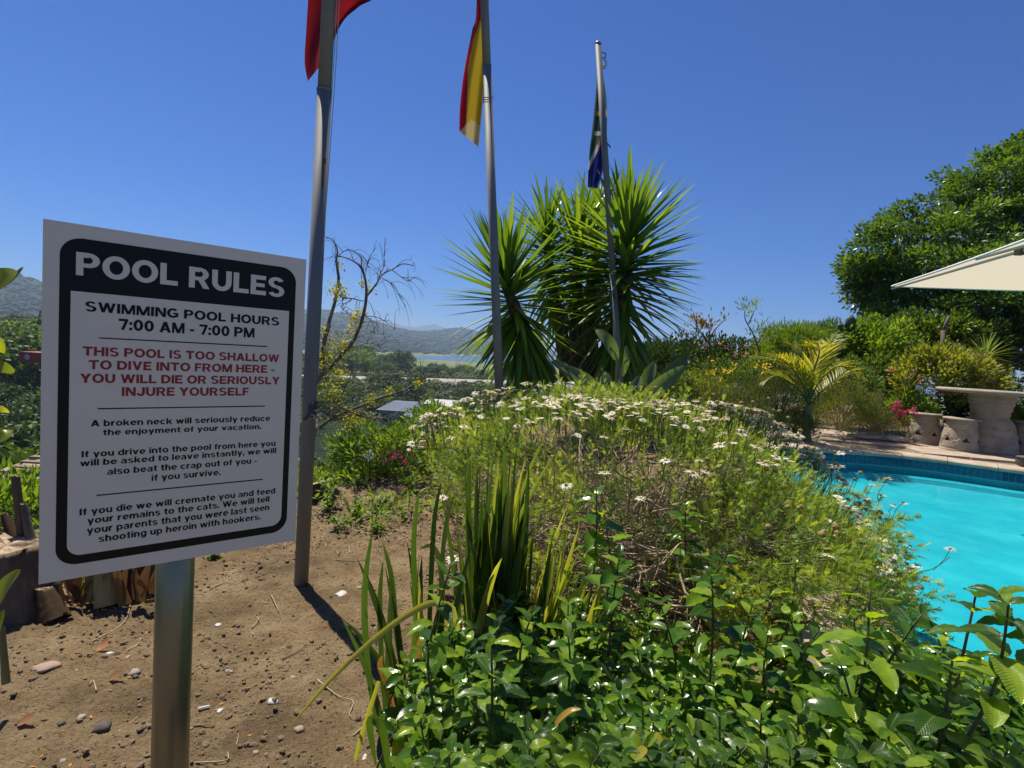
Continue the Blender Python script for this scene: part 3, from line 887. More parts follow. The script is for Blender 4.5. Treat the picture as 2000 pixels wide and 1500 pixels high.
# ------------------------------------------------------------------ stone table and stools
M_stone = surf('carved_concrete', [(.22, .185, .14), (.31, .262, .20), (.39, .335, .26)], 6, .9, .7, 55, dist=.004)
M_hollow = surf('hollow_inside', [(.10, .085, .07)], 6, .95)  # darker than the drum stone: shade of the hollow put into the colour
def stool_parts(c, r0, r1, h, ph, top_r, root, tri=True, seat='seat'):
    n = 96
    prof = []
    for i in range(33):
        t = i / 32; z = h * t
        r = r0 + (r1 - r0) * t
        for zz in (.06, .085, .36, .72, .90):             # thrown grooves
            r -= .0055 * math.exp(-((t - zz) / .012) ** 2)
        prof.append((r, z))
    # drum as a grid with triangular windows left open and chevrons raised
    V = []; F = []; nr = len(prof)
    def trip(a, t):
        """distance field of the zigzag: 8 triangles round the drum"""
        u = ((a + ph) / (2 * PI) * 6) % 1.0
        s = abs(u - .5) * 2                             # 0 at apex column, 1 at the foot
        return s
    for (r, z) in prof:
        t = z / h
        for j in range(n):
            a = 2 * PI * j / n; s = trip(a, t)
            up = .62 - s * .34                          # outer chevron line height at s
            dv = 0
            for o_ in (0, -.075):
                dv += .0075 * math.exp(-((t - up - o_) / .022) ** 2) if .2 < t < .68 else 0
            up2 = .92 - s * .16 if t > .7 else -9
            dv += .006 * math.exp(-((t - up2) / .02) ** 2)
            V.append(((r + dv) * math.cos(a), (r + dv) * math.sin(a), z))
    for i in range(nr - 1):
        t = (i + .5) / (nr - 1)
        for j in range(n):
            a = 2 * PI * (j + .5) / n; s = trip(a, t)
            if tri and .30 < t < .46 and s < .46 * (1 - (t - .30) / .16): continue
            A0 = i * n + j; B0 = i * n + (j + 1) % n
            F.append((A0, B0, B0 + n, A0 + n))
    V = np.array(V) + np.array(c)
    mb = MB(); mb.add(V, F); mb.build('drum', M_stone, root, smooth=False)
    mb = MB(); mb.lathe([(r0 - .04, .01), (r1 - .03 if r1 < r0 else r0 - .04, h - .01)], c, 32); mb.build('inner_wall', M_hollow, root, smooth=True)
    mb = MB(); th = .028
    mb.lathe([(top_r * .9, h), (top_r, h + .008), (top_r + .004, h + th * .6), (top_r - .008, h + th), (.01, h + th + .002)], c, 48, wob=.006); mb.build(seat, M_stone, root, smooth=True)
def gx_(px, py): return G(px, py, TZ)
# stools: base centre read from the photo
for (px, py, w, lab) in ((1802, 866, 31, 'carved stone stool on the terrace, leftmost of the stools by the table'),
                         (1872, 880, 35, 'carved stone stool in front of the stone table pedestal'),
                         (2003, 886, 31, 'carved stone stool cut by the right edge of the photo')):
    c = gx_(px, py + 1); c = c + unit(np.array([c[0], c[1], 0])) * .16
    k_ = c[1] / FOC
    root = empty('stone_stool', c); tag(root, lab, 'stool', 'carved stone stools around the table')
    rr = w * k_ * .92
    stool_parts(c, rr, rr * .74, .385, {1802: 1.0, 1872: .35, 2003: .2}[px], rr * .95, root)
c = gx_(1925, 886); c = c + unit(np.array([c[0], c[1], 0])) * .42
root = empty('stone_table', c); tag(root, 'round stone table with waisted drum pedestal on the pool terrace', 'table')
k_ = c[1] / FOC
prof = []
for t, w in ((0, 52), (.06, 51), (.25, 47), (.45, 41), (.53, 38), (.56, 33), (.62, 31), (.75, 34), (.88, 38), (.97, 40), (1, 41)):
    prof.append((w * k_ * .95, t * .74))
P2 = []
for i in range(60):
    t = i / 59 * .74; r = np.interp(t, [p[1] for p in prof], [p[0] for p in prof])
    r += .007 * math.sin(t * 95) * (1 if t > .42 else .5); P2.append((float(r), t))
mb = MB(); mb.lathe(P2, c, 48, wob=.004); ped = mb.build('pedestal', M_stone, root, smooth=True)
mb = MB()
for z_ in (.2, .3, .58):
    rr = np.interp(z_, [p[1] for p in P2], [p[0] for p in P2])
    for j in range(9):
        a = j * 2 * PI / 9
        o_ = c + np.array([math.cos(a) * rr, math.sin(a) * rr, z_])
        u = np.array([-math.sin(a), math.cos(a), 0]); w_ = np.array([0, 0, 1.0])
        pts = [o_ + u * .028 * (1 - q / 18) * math.cos(q * .75) + w_ * .028 * (1 - q / 18) * math.sin(q * .75) for q in range(15)]
        mb.tube(pts, .005, 4)
tag(mb.build('carved_spiral', M_stone, ped), kind='stuff')
mb = MB(); tr_ = 88 * k_
mb.lathe([(tr_ * .96, .742), (tr_, .752), (tr_ + .004, .775), (tr_ - .01, .79), (.01, .795)], c, 64, wob=.008); mb.build('tabletop', M_stone, root, smooth=True)
# one more low pot at the very edge of the photo
c = gx_(2004, 912)
root = empty('low_pot', c); tag(root, 'dark low pot at the pool edge cut by the photo border', 'pot')
mb = MB(); mb.lathe([(.03, 0), (.075, .01), (.095, .05), (.085, .09), (.09, .1), (.075, .1), (.06, .03), (.01, .02)], c, 24); mb.build('bowl', surf('dark_clay', [(.08, .07, .06), (.13, .11, .09)], 9, .8), root, smooth=True)
mb = MB(); mb.lathe([(.08, .095), (.1, .105), (.08, .112)], c, 24); mb.build('rim', bpy.data.materials['dark_clay'], root, smooth=True)
# loose stone step and pale rubble behind the stool
c = G(1700, 862, TZ)
for i, (px, py, w, lab) in enumerate(((1712, 858, .42, 'long pale rough stone lying at the bush foot left of the stools'), (1758, 862, .22, 'short pale rough stone between the long one and the left stool'))):
    q = G(px, py, TZ + .02); a = np.array([w, .09, .05])
    g2 = np.random.default_rng(i); V = ico[0] * a * (1 + g2.normal(size=(len(ico[0]), 1)) * .06) + q + [0, .1, .02]
    mb = MB(); mb.add(V, ico[1]); tag(mb.build('edging_stone', surf('pale_rubble%d' % i, [(.4, .34, .28), (.55, .48, .4)], 14, .95, .6, 60), smooth=False), lab, 'stone', 'rough stones at the terrace back')

# ------------------------------------------------------------------ garden umbrella
M_canvas, nt, out = newmat('cream_canvas'); L = nt.links
b = N(nt, 'ShaderNodeBsdfPrincipled'); b.inputs['Base Color'].default_value = (.64, .55, .42, 1); b.inputs['Roughness'].default_value = .9
t_ = N(nt, 'ShaderNodeBsdfTranslucent'); t_.inputs[0].default_value = (.72, .61, .46, 1)
mx = N(nt, 'ShaderNodeMixShader'); mx.inputs[0].default_value = .5
L.new(b.outputs[0], mx.inputs[1]); L.new(t_.outputs[0], mx.inputs[2]); L.new(mx.outputs[0], out.inputs['Surface'])
M_rib = surf('grey_rib', [(.30, .29, .27)], 5, .5)
M_white = surf('white_trim', [(.8, .79, .76)], 5, .6)
UD = 5.4
T = P(1742, 560, UD)
r2 = ray(2000, 467); a = (T[2] - 1.3) / r2[2]; e1 = unit(np.array([r2[0] * a, r2[1] * a, 0]) - np.array([T[0], T[1], 0]))
e2 = np.array([-e1[1], e1[0], 0]);  e2 = e2 if e2[0] > 0 else -e2
SU = 3.2
Cc = T + e1 * SU; Bb = T + e2 * SU; Dd = T + e1 * SU + e2 * SU
Ap = T + (e1 + e2) * SU / 2 + np.array([0, 0, .62])
base = np.array([Dd[0] + .9, Dd[1] + .4, TZ])
root = empty('garden_umbrella', base); tag(root, 'large cream square garden umbrella, one corner pointing over the pool', 'umbrella')
mb = MB()
def panel(a_, b_, sag=.06, k=10):
    V = []; F = []
    for i in range(k + 1):
        for j in range(k + 1):
            u, v_ = i / k, j / k
            e = a_ + (b_ - a_) * v_; p = Ap + (e - Ap) * u
            p = p - np.array([0, 0, 1]) * sag * math.sin(PI * v_) * u * .6 * -1 * 0 + np.array([0, 0, .05]) * math.sin(PI * v_) * u * (-.3)
            V.append(p)
    for i in range(k):
        for j in range(k): q = i * (k + 1) + j; F.append((q, q + 1, q + k + 2, q + k + 1))
    return V, F
for a_, b_ in ((T, Cc), (Cc, Dd), (Dd, Bb), (Bb, T)): mb.add(*panel(a_, b_))
can = mb.build('canopy', M_canvas, root)
for a_, b_ in ((T, Cc), (Cc, Dd), (Dd, Bb), (Bb, T)):
    mb = MB(); mb.tube([a_ + (b_ - a_) * t + np.array([0, 0, -.015 * math.sin(PI * t) * 1.0 + .006]) for t in np.linspace(0, 1, 12)], .009, 6); mb.build('hem', M_white, can, smooth=True)  # hem whiter than the canvas: sunlight on the rim put into its colour
hub = Ap + np.array([0, 0, -.06]); low = Ap + np.array([0, 0, -.55])
for e in (T, Cc, Dd, Bb, (T + Cc) / 2, (Cc + Dd) / 2, (Dd + Bb) / 2, (Bb + T) / 2):
    m_ = e + (hub - e) * .42 + np.array([0, 0, -.02])
    mb = MB(); mb.tube([hub, m_, e + np.array([0, 0, -.02])], [.014, .014, .009], 6); rb = mb.build('rib', M_rib, root)
    mb = MB(); mb.tube([m_, low], .010, 6); mb.build('strut', M_rib, rb)
    mb = MB(); mb.box(m_, (.026, .026, .03)); mb.build('joint', M_dark, rb)
mb = MB(); mb.tube([Ap + [0, 0, .10], low - [0, 0, .1]], .028, 10); mb.build('centre_pole', M_rib, root)
mb = MB(); mb.lathe([(.02, .0), (.09, .02), (.10, .05), (.05, .09), (.015, .12)], Ap + np.array([0, 0, .02]), 20); mb.build('cap', M_white, root, smooth=True)
mb = MB(); mb.tube([base, base + [0, 0, 2.9]], .04, 12); mb.build('mast', M_rib, root, smooth=True)
mb = MB(); mb.tube([base + [0, 0, 2.6], base + [0, 0, 2.95], Ap + [0, 0, .16]], .03, 8); mb.build('arm', M_rib, root)
mb = MB(); mb.box(base + [0, 0, .04], (.35, .35, .04)); mb.build('base', M_stone, root)

# ------------------------------------------------------------------ the pool rules sign
STL = np.array([-0.76574252, 0.89449395, 1.3 + 0.1656372]); STR = np.array([-0.44671111, 1.1680175, 1.3 + 0.1656372])
SW = float(np.linalg.norm(STR - STL)); SH = .6
su = (STR - STL) / SW; sv = np.array([0, 0, -1.0]); sn = np.cross(su, sv); sn = sn if sn.dot(-STL[:3] + EN) > 0 else -sn
def suv(px, py):
    r = ray(px, py); t = (STL - EN).dot(sn) / r.dot(sn); q = EN + r * t - STL
    return q.dot(su), q.dot(sv)
def s3(u, v, h=0.0): return STL + su * u + sv * v + sn * h
M_sheet = surf('white_sign_sheet', [(.74, .665, .54), (.79, .715, .585)], 2.0, .38, spec=.45, coat=0.15)
M_edge = surf('sign_edge', [(.30, .27, .22), (.42, .38, .32)], 20, .4)
M_black = surf('black_print', [(.008, .008, .008)], 5, .42, spec=.22)
M_redp = surf('red_print', [(.30, .012, .018)], 5, .36, spec=.45)
M_post = surf('painted_steel_post', [(.20, .19, .12), (.30, .29, .20)], 3, .3, .15, 90, metal=.65, stretch=(1, 1, .3), dist=.001)
pt = s3(SW * .5, SH * .5) - sn * .058
pz = s3(0, 0)
base_c = P(338, 1400, 1.0)
# post runs straight down behind the panel; its axis read from the photo
pu, pv_ = suv(353, 1105)
pc_ = s3(pu, .3) - sn * .052
gzp = gz(pc_[0], pc_[1])
root = empty('pool_rules_sign', (pc_[0], pc_[1], gzp)); tag(root, 'white pool rules sign with black border and red warning on a round steel post', 'sign')
mb = MB(); mb.tube([(pc_[0], pc_[1], gzp - .2), (pc_[0], pc_[1], STL[2] - .05)], .0335, 32); mb.build('post', M_post, root, smooth=True)
mb = MB(); mb.lathe([(.0342, 0), (.036, .004), (.03, .012), (.005, .016)], (pc_[0], pc_[1], STL[2] - .05), 24); mb.build('post_cap', M_dark, root, smooth=True)
R_ = np.array([su, -sv, sn]).T
mb = MB()
# panel with thin sheet and rounded edge
c = s3(SW / 2, SH / 2, -.0045); mb.box(c, (SW / 2 - .0008, SH / 2 - .0008, .0045), R_, 1)
mb.box(s3(SW / 2, SH / 2, .0007), (SW / 2, SH / 2, .0007), R_, 0)
pan = mb.build('panel', [M_sheet, M_edge], root)
H0 = .0014
for v in (.12, .48):
    mb = MB(); mb.box(s3(pu, v, -.0125), (.07, .012, .0035), R_); mb.build('bracket', M_galv, root)
    for q in (-.055, .055):
        mb = MB(); mb.lathe([(.006, 0), (.006, .004), (.004, .006), (.001, .0062)], s3(pu + q, v, -.016), 6, tilt=np.array([su, np.cross(-sn, su), -sn]).T); mb.build('bolt', M_galv, root)
def rrect(u0, v0, u1, v1, r, k=10, corners=(1, 1, 1, 1)):
    pts = []
    for (cu, cv, a0, on) in ((u1 - r, v0 + r, -90, corners[1]), (u1 - r, v1 - r, 0, corners[2]), (u0 + r, v1 - r, 90, corners[3]), (u0 + r, v0 + r, 180, corners[0])):
        if on:
            for i in range(k + 1): a = math.radians(a0 + 90 * i / k); pts.append((cu + r * math.cos(a), cv + r * math.sin(a)))
        else:
            sx_ = 1 if cu > (u0 + u1) / 2 else -1; sy_ = 1 if cv > (v0 + v1) / 2 else -1
            pts.append((cu + r * sx_, cv + r * sy_))
    return pts
A_ = [suv(x, y) for x, y in ((115.7, 560), (108.3, 1067), (430 / 3, 463.3), (560, 523.3), (576, 620), (559, 1000), (143, 1106.5), (537, 1036))]
o_u0 = (A_[0][0] + A_[1][0]) / 2; o_u1 = (A_[4][0] + A_[5][0]) / 2; o_v0 = (A_[2][1] + A_[3][1]) / 2; o_v1 = (A_[6][1] + A_[7][1]) / 2
B_ = [suv(x, y) for x, y in ((137, 600), (131.3, 1050), (138.3, 568.3), (562.7, 607.3), (562.7, 650), (549, 990), (151.7, 1084.4), (533, 1025.5))]
i_u0 = (B_[0][0] + B_[1][0]) / 2; i_u1 = (B_[4][0] + B_[5][0]) / 2; i_v0 = (B_[2][1] + B_[3][1]) / 2; i_v1 = (B_[6][1] + B_[7][1]) / 2
print('SIGN', SW, [tuple(round(float(v), 4) for v in a) for a in A_], [tuple(round(float(v), 4) for v in a) for a in B_])
def slab(name, pts, h0, h1, mat):
    n = len(pts); V = [s3(u, v, h0) for u, v in pts] + [s3(u, v, h1) for u, v in pts]
    F = [tuple(range(n, 2 * n))] + [(i, (i + 1) % n, n + (i + 1) % n, n + i) for i in range(n)]
    mb = MB(); mb.add(V, F); return mb.build(name, mat, pan)
slab('black_border', rrect(o_u0, o_v0, o_u1, o_v1, .030), H0, H0 + .0004, M_black)
slab('text_panel', rrect(i_u0, i_v0, i_u1, i_v1, .020, corners=(0, 0, 1, 1)), H0 + .0004, H0 + .0008, M_sheet)
HB = H0 + .0008
# heavy wide grotesque letters, drawn from bars, slanted bars and ring sectors (cap height 1)
V_, H_ = .275, .215
def gR(x0, y0, x1, y1): return ([(x0, y0), (x1, y0), (x1, y1), (x0, y1)], [(0, 1, 2, 3)])
def gD(x0, y0, x1, y1, w): return ([(x0 - w / 2, y0), (x0 + w / 2, y0), (x1 + w / 2, y1), (x1 - w / 2, y1)], [(0, 1, 2, 3)])
def gC(cx, cy, rx, ry, a0=0, a1=360, tx=V_, ty=H_):
    n = max(6, int((a1 - a0) / 15)); V = []; F = []
    for i in range(n + 1):
        a = math.radians(a0 + (a1 - a0) * i / n); V += [(cx + rx * math.cos(a), cy + ry * math.sin(a)), (cx + (rx - tx) * math.cos(a), cy + (ry - ty) * math.sin(a))]
    for i in range(n): F.append((2 * i, 2 * i + 2, 2 * i + 3, 2 * i + 1))
    return (V, F)
v, h = V_, H_; vl, hl = .255, .185
def cl_(cx, cy, rx, ry, a0=0, a1=360): return gC(cx, cy, rx, ry, a0, a1, vl, hl)
arch = lambda x: [cl_(x + .385, .39, .385, .37, 0, 180), gR(x + .77 - vl, 0, x + .77, .40)]
GL = {
 'A': (1.04, [gD(.15, 0, .52, 1, .30), gD(.89, 0, .52, 1, .30), gR(.28, .2, .76, .37)]),
 'B': (.94, [gR(0, 0, v, 1), gR(v, 0, .5, h), gR(v, 1 - h, .48, 1), gR(v, .43, .5, .43 + .16), gC(.48, .745, .40, .255, -90, 90, v, .17), gC(.5, .285, .44, .305, -90, 90, v, .17)]),
 'C': (.98, [gC(.52, .5, .54, .52, 48, 312)]),
 'D': (.98, [gR(0, 0, v, 1), gR(v, 0, .44, h), gR(v, 1 - h, .44, 1), gC(.44, .5, .54, .5, -90, 90)]),
 'E': (.82, [gR(0, 0, v, 1), gR(v, 0, .82, h), gR(v, 1 - h, .80, 1), gR(v, .41, .74, .60)]),
 'F': (.76, [gR(0, 0, v, 1), gR(v, 1 - h, .76, 1), gR(v, .39, .68, .58)]),
 'G': (1.06, [gC(.53, .5, .55, .52, 45, 318), gR(.56, .37, 1.03, .54), gR(.80, .10, 1.03, .40)]),
 'H': (.98, [gR(0, 0, v, 1), gR(.98 - v, 0, .98, 1), gR(v, .41, .98 - v, .61)]),
 'I': (v, [gR(0, 0, v, 1)]),
 'J': (.80, [gR(.80 - v, .32, .80, 1), gC(.40, .33, .40, .35, 180, 360)]),
 'L': (.78, [gR(0, 0, v, 1), gR(v, 0, .78, h)]),
 'M': (1.16, [gR(0, 0, .22, 1), gR(.94, 0, 1.16, 1), gD(.15, 1, .58, 0, .28), gD(1.01, 1, .58, 0, .28)]),
 'N': (.98, [gR(0, 0, v - .02, 1), gR(.98 - v + .02, 0, .98, 1), gD(.16, 1, .82, 0, .30)]),
 'O': (1.08, [gC(.54, .5, .55, .52)]),
 'P': (.90, [gR(0, 0, v, 1), gR(v, 1 - h, .47, 1), gR(v, .36, .47, .36 + .18), gC(.47, .68, .43, .32, -90, 90, v, .18)]),
 'R': (.98, [gR(0, 0, v, 1), gR(v, 1 - h, .5, 1), gR(v, .38, .5, .38 + .17), gC(.5, .69, .42, .31, -90, 90, v, .17), gD(.56, .42, .82, 0, .30)]),
 'S': (.92, [gC(.45, .73, .43, .29, 22, 270, v, .175), gC(.46, .285, .45, .305, 202, 450, v, .175)]),
 'T': (.94, [gR(0, 1 - h, .94, 1), gR(.47 - v / 2, 0, .47 + v / 2, 1 - h)]),
 'U': (.96, [gR(0, .40, v, 1), gR(.96 - v, .40, .96, 1), gC(.48, .41, .48, .43, 180, 360)]),
 'V': (1.0, [gD(.15, 1, .5, 0, .28), gD(.85, 1, .5, 0, .28)]),
 'W': (1.44, [gD(.13, 1, .42, 0, .26), gD(.72, 1, .42, 0, .26), gD(.72, 1, 1.02, 0, .26), gD(1.31, 1, 1.02, 0, .26)]),
 'Y': (1.0, [gD(.15, 1, .5, .40, .31), gD(.85, 1, .5, .40, .31), gR(.5 - v / 2, 0, .5 + v / 2, .44)]),
 'a': (.76, [gR(.76 - vl, 0, .75, .5), cl_(.39, .48, .36, .28, 0, 155), gC(.35, .215, .35, .235, 0, 360, .2, .12)]),
 'b': (.80, [gR(0, 0, vl, 1), cl_(.39, .37, .41, .39)]),
 'c': (.76, [cl_(.41, .37, .41, .39, 42, 318)]),
 'd': (.80, [gR(.80 - vl, 0, .80, 1), cl_(.41, .37, .41, .39)]),
 'e': (.80, [cl_(.41, .37, .41, .39, 0, 318), gR(.15, .31, .79, .43)]),
 'f': (.50, [gR(.12, 0, .12 + vl, .78), cl_(.42, .74, .30, .28, 88, 185), gR(0, .58, .50, .74)]),
 'g': (.80, [gR(.80 - vl, .02, .80, .74), cl_(.41, .37, .41, .39), cl_(.42, .03, .38, .30, 195, 360)]),
 'h': (.77, [gR(0, 0, vl, 1)] + arch(0)),
 'i': (vl, [gR(0, 0, vl, .74), gR(0, .83, vl, 1)]),
 'j': (.28, [gR(.05, -.12, .05 + vl, .74), gR(.05, .83, .05 + vl, 1), gR(-.10, -.26, .22, -.10)]),
 'k': (.82, [gR(0, 0, vl, 1), gD(.66, .74, .26, .24, .28), gD(.40, .48, .68, 0, .28)]),
 'l': (vl, [gR(0, 0, vl, 1)]),
 'm': (1.20, [gR(0, 0, vl, .74), cl_(.36, .39, .36, .37, 0, 180), gR(.72 - vl, 0, .72, .40), cl_(.85, .39, .36, .37, 0, 180), gR(1.21 - vl, 0, 1.21, .40)]),
 'n': (.77, [gR(0, 0, vl, .74)] + arch(0)),
 'o': (.82, [cl_(.41, .37, .42, .39)]),
 'p': (.80, [gR(0, -.27, vl, .74), cl_(.39, .37, .41, .39)]),
 'r': (.52, [gR(0, 0, vl, .74), cl_(.44, .36, .40, .40, 78, 175)]),
 's': (.74, [gC(.37, .545, .35, .215, 22, 270, vl, .14), gC(.37, .215, .37, .235, 202, 450, vl, .14)]),
 't': (.50, [gR(.12, .15, .12 + vl, .95), gR(0, .58, .50, .74), cl_(.42, .18, .30, .20, 175, 285)]),
 'u': (.77, [gR(0, .34, vl, .74), cl_(.385, .35, .385, .37, 180, 360), gR(.77 - vl, 0, .77, .74)]),
 'v': (.82, [gD(.13, .74, .41, 0, .26), gD(.69, .74, .41, 0, .26)]),
 'w': (1.18, [gD(.12, .74, .35, 0, .24), gD(.59, .74, .35, 0, .24), gD(.59, .74, .83, 0, .24), gD(1.06, .74, .83, 0, .24)]),
 'y': (.82, [gD(.13, .74, .43, .02, .26), gD(.70, .74, .34, -.27, .26)]),
 '0': (.84, [gC(.42, .5, .42, .52)]),
 '7': (.80, [gR(0, 1 - h, .80, 1), gD(.66, .82, .33, 0, .27)]),
 ':': (.25, [gR(0, 0, .25, .24), gR(0, .50, .25, .74)]),
 '.': (.25, [gR(0, 0, .25, .24)]),
 ',': (.25, [gR(0, 0, .25, .24), gD(.17, 0, .08, -.17, .14)]),
 '-': (.42, [gR(0, .27, .42, .46)]),
 ' ': (.30, [])}
def text_line(txt, L_, R_px, top, mat, h=HB, bold=0, sp=.10):
    x = 0; prims = []
    for ch in txt:
        w, ps = GL[ch]
        for V, F in ps: prims.append(([(x + a, b_) for a, b_ in V], F))
        x += w + (sp if ch != ' ' else sp)
    x -= sp
    uL, vL = suv(*L_); uR, vR = suv(*R_px); uT, vT = suv(*top)
    vb = (vL + vR) / 2; hh = (vL - vT) * (1.12 if txt.isupper() else 1.04); sx_ = (uR - uL) / x
    mb = MB()
    for i_, (V, F) in enumerate(prims): mb.add(np.array([s3(uL + a * sx_, vb - b_ * hh, h + .00022 + .00004 * (i_ % 7)) for a, b_ in V]), F)
    return mb.build('lettering', mat, pan)
text_line('POOL RULES', (148, 537), (554.5, 581), (148.5, 496.5), M_sheet, H0 + .0004, .05)
text_line('SWIMMING POOL HOURS', (165.7, 608.5), (544.5, 635.5), (166, 591), M_black, bold=.045)
text_line('7:00 AM - 7:00 PM', (231, 645), (496, 658.5), (231, 625.7), M_black, bold=.045)
text_line('THIS POOL IS TOO SHALLOW', (161, 695), (544, 706.5), (161, 679), M_redp, bold=.045)
text_line('TO DIVE INTO FROM HERE -', (172.7, 722), (535, 727.5), (172.7, 706), M_redp, bold=.045)
text_line('YOU WILL DIE OR SERIOUSLY', (156, 748), (545, 750), (156, 732), M_redp, bold=.045)
text_line('INJURE YOURSELF', (237.3, 773.5), (485, 772), (237.3, 758), M_redp, bold=.045)
text_line('A broken neck will seriously reduce', (177.3, 832), (526.7, 822), (177.3, 820), M_black)
text_line('the enjoyment of your vacation.', (200.7, 849), (509.3, 838), (200.7, 838), M_black)
text_line('If you drive into the pool from here you', (159, 891.5), (537.3, 871.5), (159, 879.5), M_black)
text_line('will be asked to leave instantly, we will', (156, 909), (538.6, 885.5), (156, 897), M_black)
text_line('also beat the crap out of you -', (208.9, 926.5), (500.5, 904.5), (208.9, 914.5), M_black)
text_line('if you survive.', (295.5, 937.5), (430.3, 928.5), (295.5, 925.5), M_black)
text_line('If you die we will cremate you and feed', (155, 1006), (536.5, 963), (155, 993.5), M_black)
text_line('your remains to the cats. We will tell', (169.9, 1022.5), (525.2, 979.5), (169.9, 1010), M_black)
text_line('your parents that you were last seen', (169, 1041), (525.2, 996.5), (169, 1028), M_black)
text_line('shooting up heroin with hookers.', (192, 1057.5), (508.3, 1014.5), (192, 1045), M_black)
for (a, b2) in (((193.3, 660), (521, 676.7)), ((190.7, 798.3), (516.7, 792.7)), ((188.5, 967.9), (512.6, 934.9))):
    u0, v0 = suv(*a); u1, v1 = suv(*b2); v0 = (v0 + v1) / 2
    slab('divider_line', [(u0, v0 - .0011), (u1, v0 - .0011), (u1, v0 + .0011), (u0, v0 + .0011)], HB, HB + .0003, M_black)

# ------------------------------------------------------------------ flagpoles and flags
M_pole = surf('dull_galvanised_pole', [(.12, .125, .13), (.17, .175, .175), (.23, .225, .215)], 5, .62, .2, 40, metal=.1, stretch=(1, 1, .25), dist=.002)
M_rust = surf('rust', [(.09, .04, .02), (.2, .1, .03)], 30, .9)
M_rope = surf('grey_rope', [(.35, .33, .3), (.5, .47, .42)], 60, .9)
def flagpole(pb, pt_, Y, wpx, lab, ztop, ground=True, joint=None):
    b_ = P(pb[0], pb[1], Y); t = P(pt_[0], pt_[1], Y)
    d = unit(t - b_)
    if ground: b0 = b_
    else: b0 = b_ - d * ((b_[2] - nearz(b_[0], b_[1])) / d[2])
    top = t if ztop is None else t + d * ztop
    r = wpx / 2 * Y / FOC
    root = empty('flagpole', b0); tag(root, lab, 'flagpole', 'flagpoles beside the pool garden')
    jz = joint if joint else .55
    mid = b0 + (top - b0) * jz
    mb = MB(); mb.tube([b0 - d * .15, mid], r, 24); lo = mb.build('pole', M_pole, root, smooth=True)
    mb = MB(); mb.tube([mid, mid + d * .012], r * 1.05, 24); mb.tube([mid + d * .012, top], [r * .93, r * .9], 24); mb.build('upper_pole', M_pole, root, smooth=True)
    return root, b0, top, d, r
# first pole
b1 = Gs(588, 1141); Y1 = b1[1]
root1, q0, q1, d1, r1 = flagpole((588, 1141), (642, 0), Y1, 27, 'tall galvanised flagpole beside the sign, with halyard and red flag', 1.1, True, .622)
for off in (.055, .068):
    sd_ = np.array([1, .1, 0])
    pts = [P(600 + (off - .055) * 200, 800, Y1 - .02) + sd_ * .01, P(650 + (off - .055) * 350, 150, Y1) , P(663 + (off - .055) * 350, -150, Y1)]
    mb = MB(); mb.tube(spline(pts, 14), .0022, 5); mb.build('halyard', M_rope, root1)
kn = P(611, 802, Y1 - .03)
mb = MB(); mb.tube([kn + [-.04, 0, -.05], kn + [0, -.01, .0], kn + [.02, 0, .05]], .009, 6); mb.box(kn, (.02, .012, .03)); mb.build('cleat', M_dark, root1)
g3 = np.random.default_rng(3)
mb = MB(); pts = [kn + g3.normal(size=3) * [.016, .008, .022] for _ in range(26)]; mb.tube(spline(pts, 90), .003, 5); mb.tube(spline([kn, kn + [.03, 0, -.05], kn + [.028, 0, -.16], kn + [.036, 0, -.3]], 12), .003, 5); mb.build('rope_knot', M_rope, root1)
mb = MB(); c = P(634, 315, Y1 - .036); mb.box(c, (.006, .003, .014)); mb.box(c - [0.002, 0, .075], (.003, .002, .06)); mb.build('rust_stain', M_rust, root1)
root2, q0, q1, d2, r2_ = flagpole((975, 760), (946, 0), 5.2, 17, 'tall leaning flagpole rising from the daisies, with black red gold flag', .9, False, .72)
mb = MB(); c = P(953, 192, 5.2); 
for q in range(3): mb.tube([c + np.array([math.cos(a) * .042, math.sin(a) * .042, -.02 * q + .01 * math.sin(a)]) for a in np.linspace(0, 2 * PI, 14)], .004, 5)
mb.tube([c, c + [.05, 0, .02]], .004, 5); mb.build('tied_wire', M_dark, root2)
root3, q0, q1, d3, r3 = flagpole((1210, 742), (1168, 86), 6.4, 13, 'shorter leaning flagpole in front of the yucca, its top in view', None, False, .43)
c = q1 + d3 * -.12
mb = MB(); mb.tube([c + np.array([.05 + .03 * math.cos(a), 0, .03 * math.sin(a)]) for a in np.linspace(0, 2 * PI, 12)], .006, 5); mb.build('eye_ring', M_dark, root3)
mb = MB(); mb.tube(spline([c + [.05, 0, -.03], c + [.085, -.01, -.07], c + [.08, 0, -.14], c + [.05, 0, -.12], c + [.075, 0, -.1]], 16), .008, 5); mb.build('rope_end', M_rope, root3)
mb = MB(); mb.lathe([(r3 * .98, 0), (r3 * 1.0, .01), (r3 * .6, .025), (.002, .03)], q1, 16); mb.build('cap', M_galv, root3, smooth=True)
mb = MB(); c = P(1189, 283, 6.38); mb.tube([c + [-.04, 0, .03], c, c + [.02, 0, -.03]], .008, 5); mb.build('tied_wire', M_dark, root3)

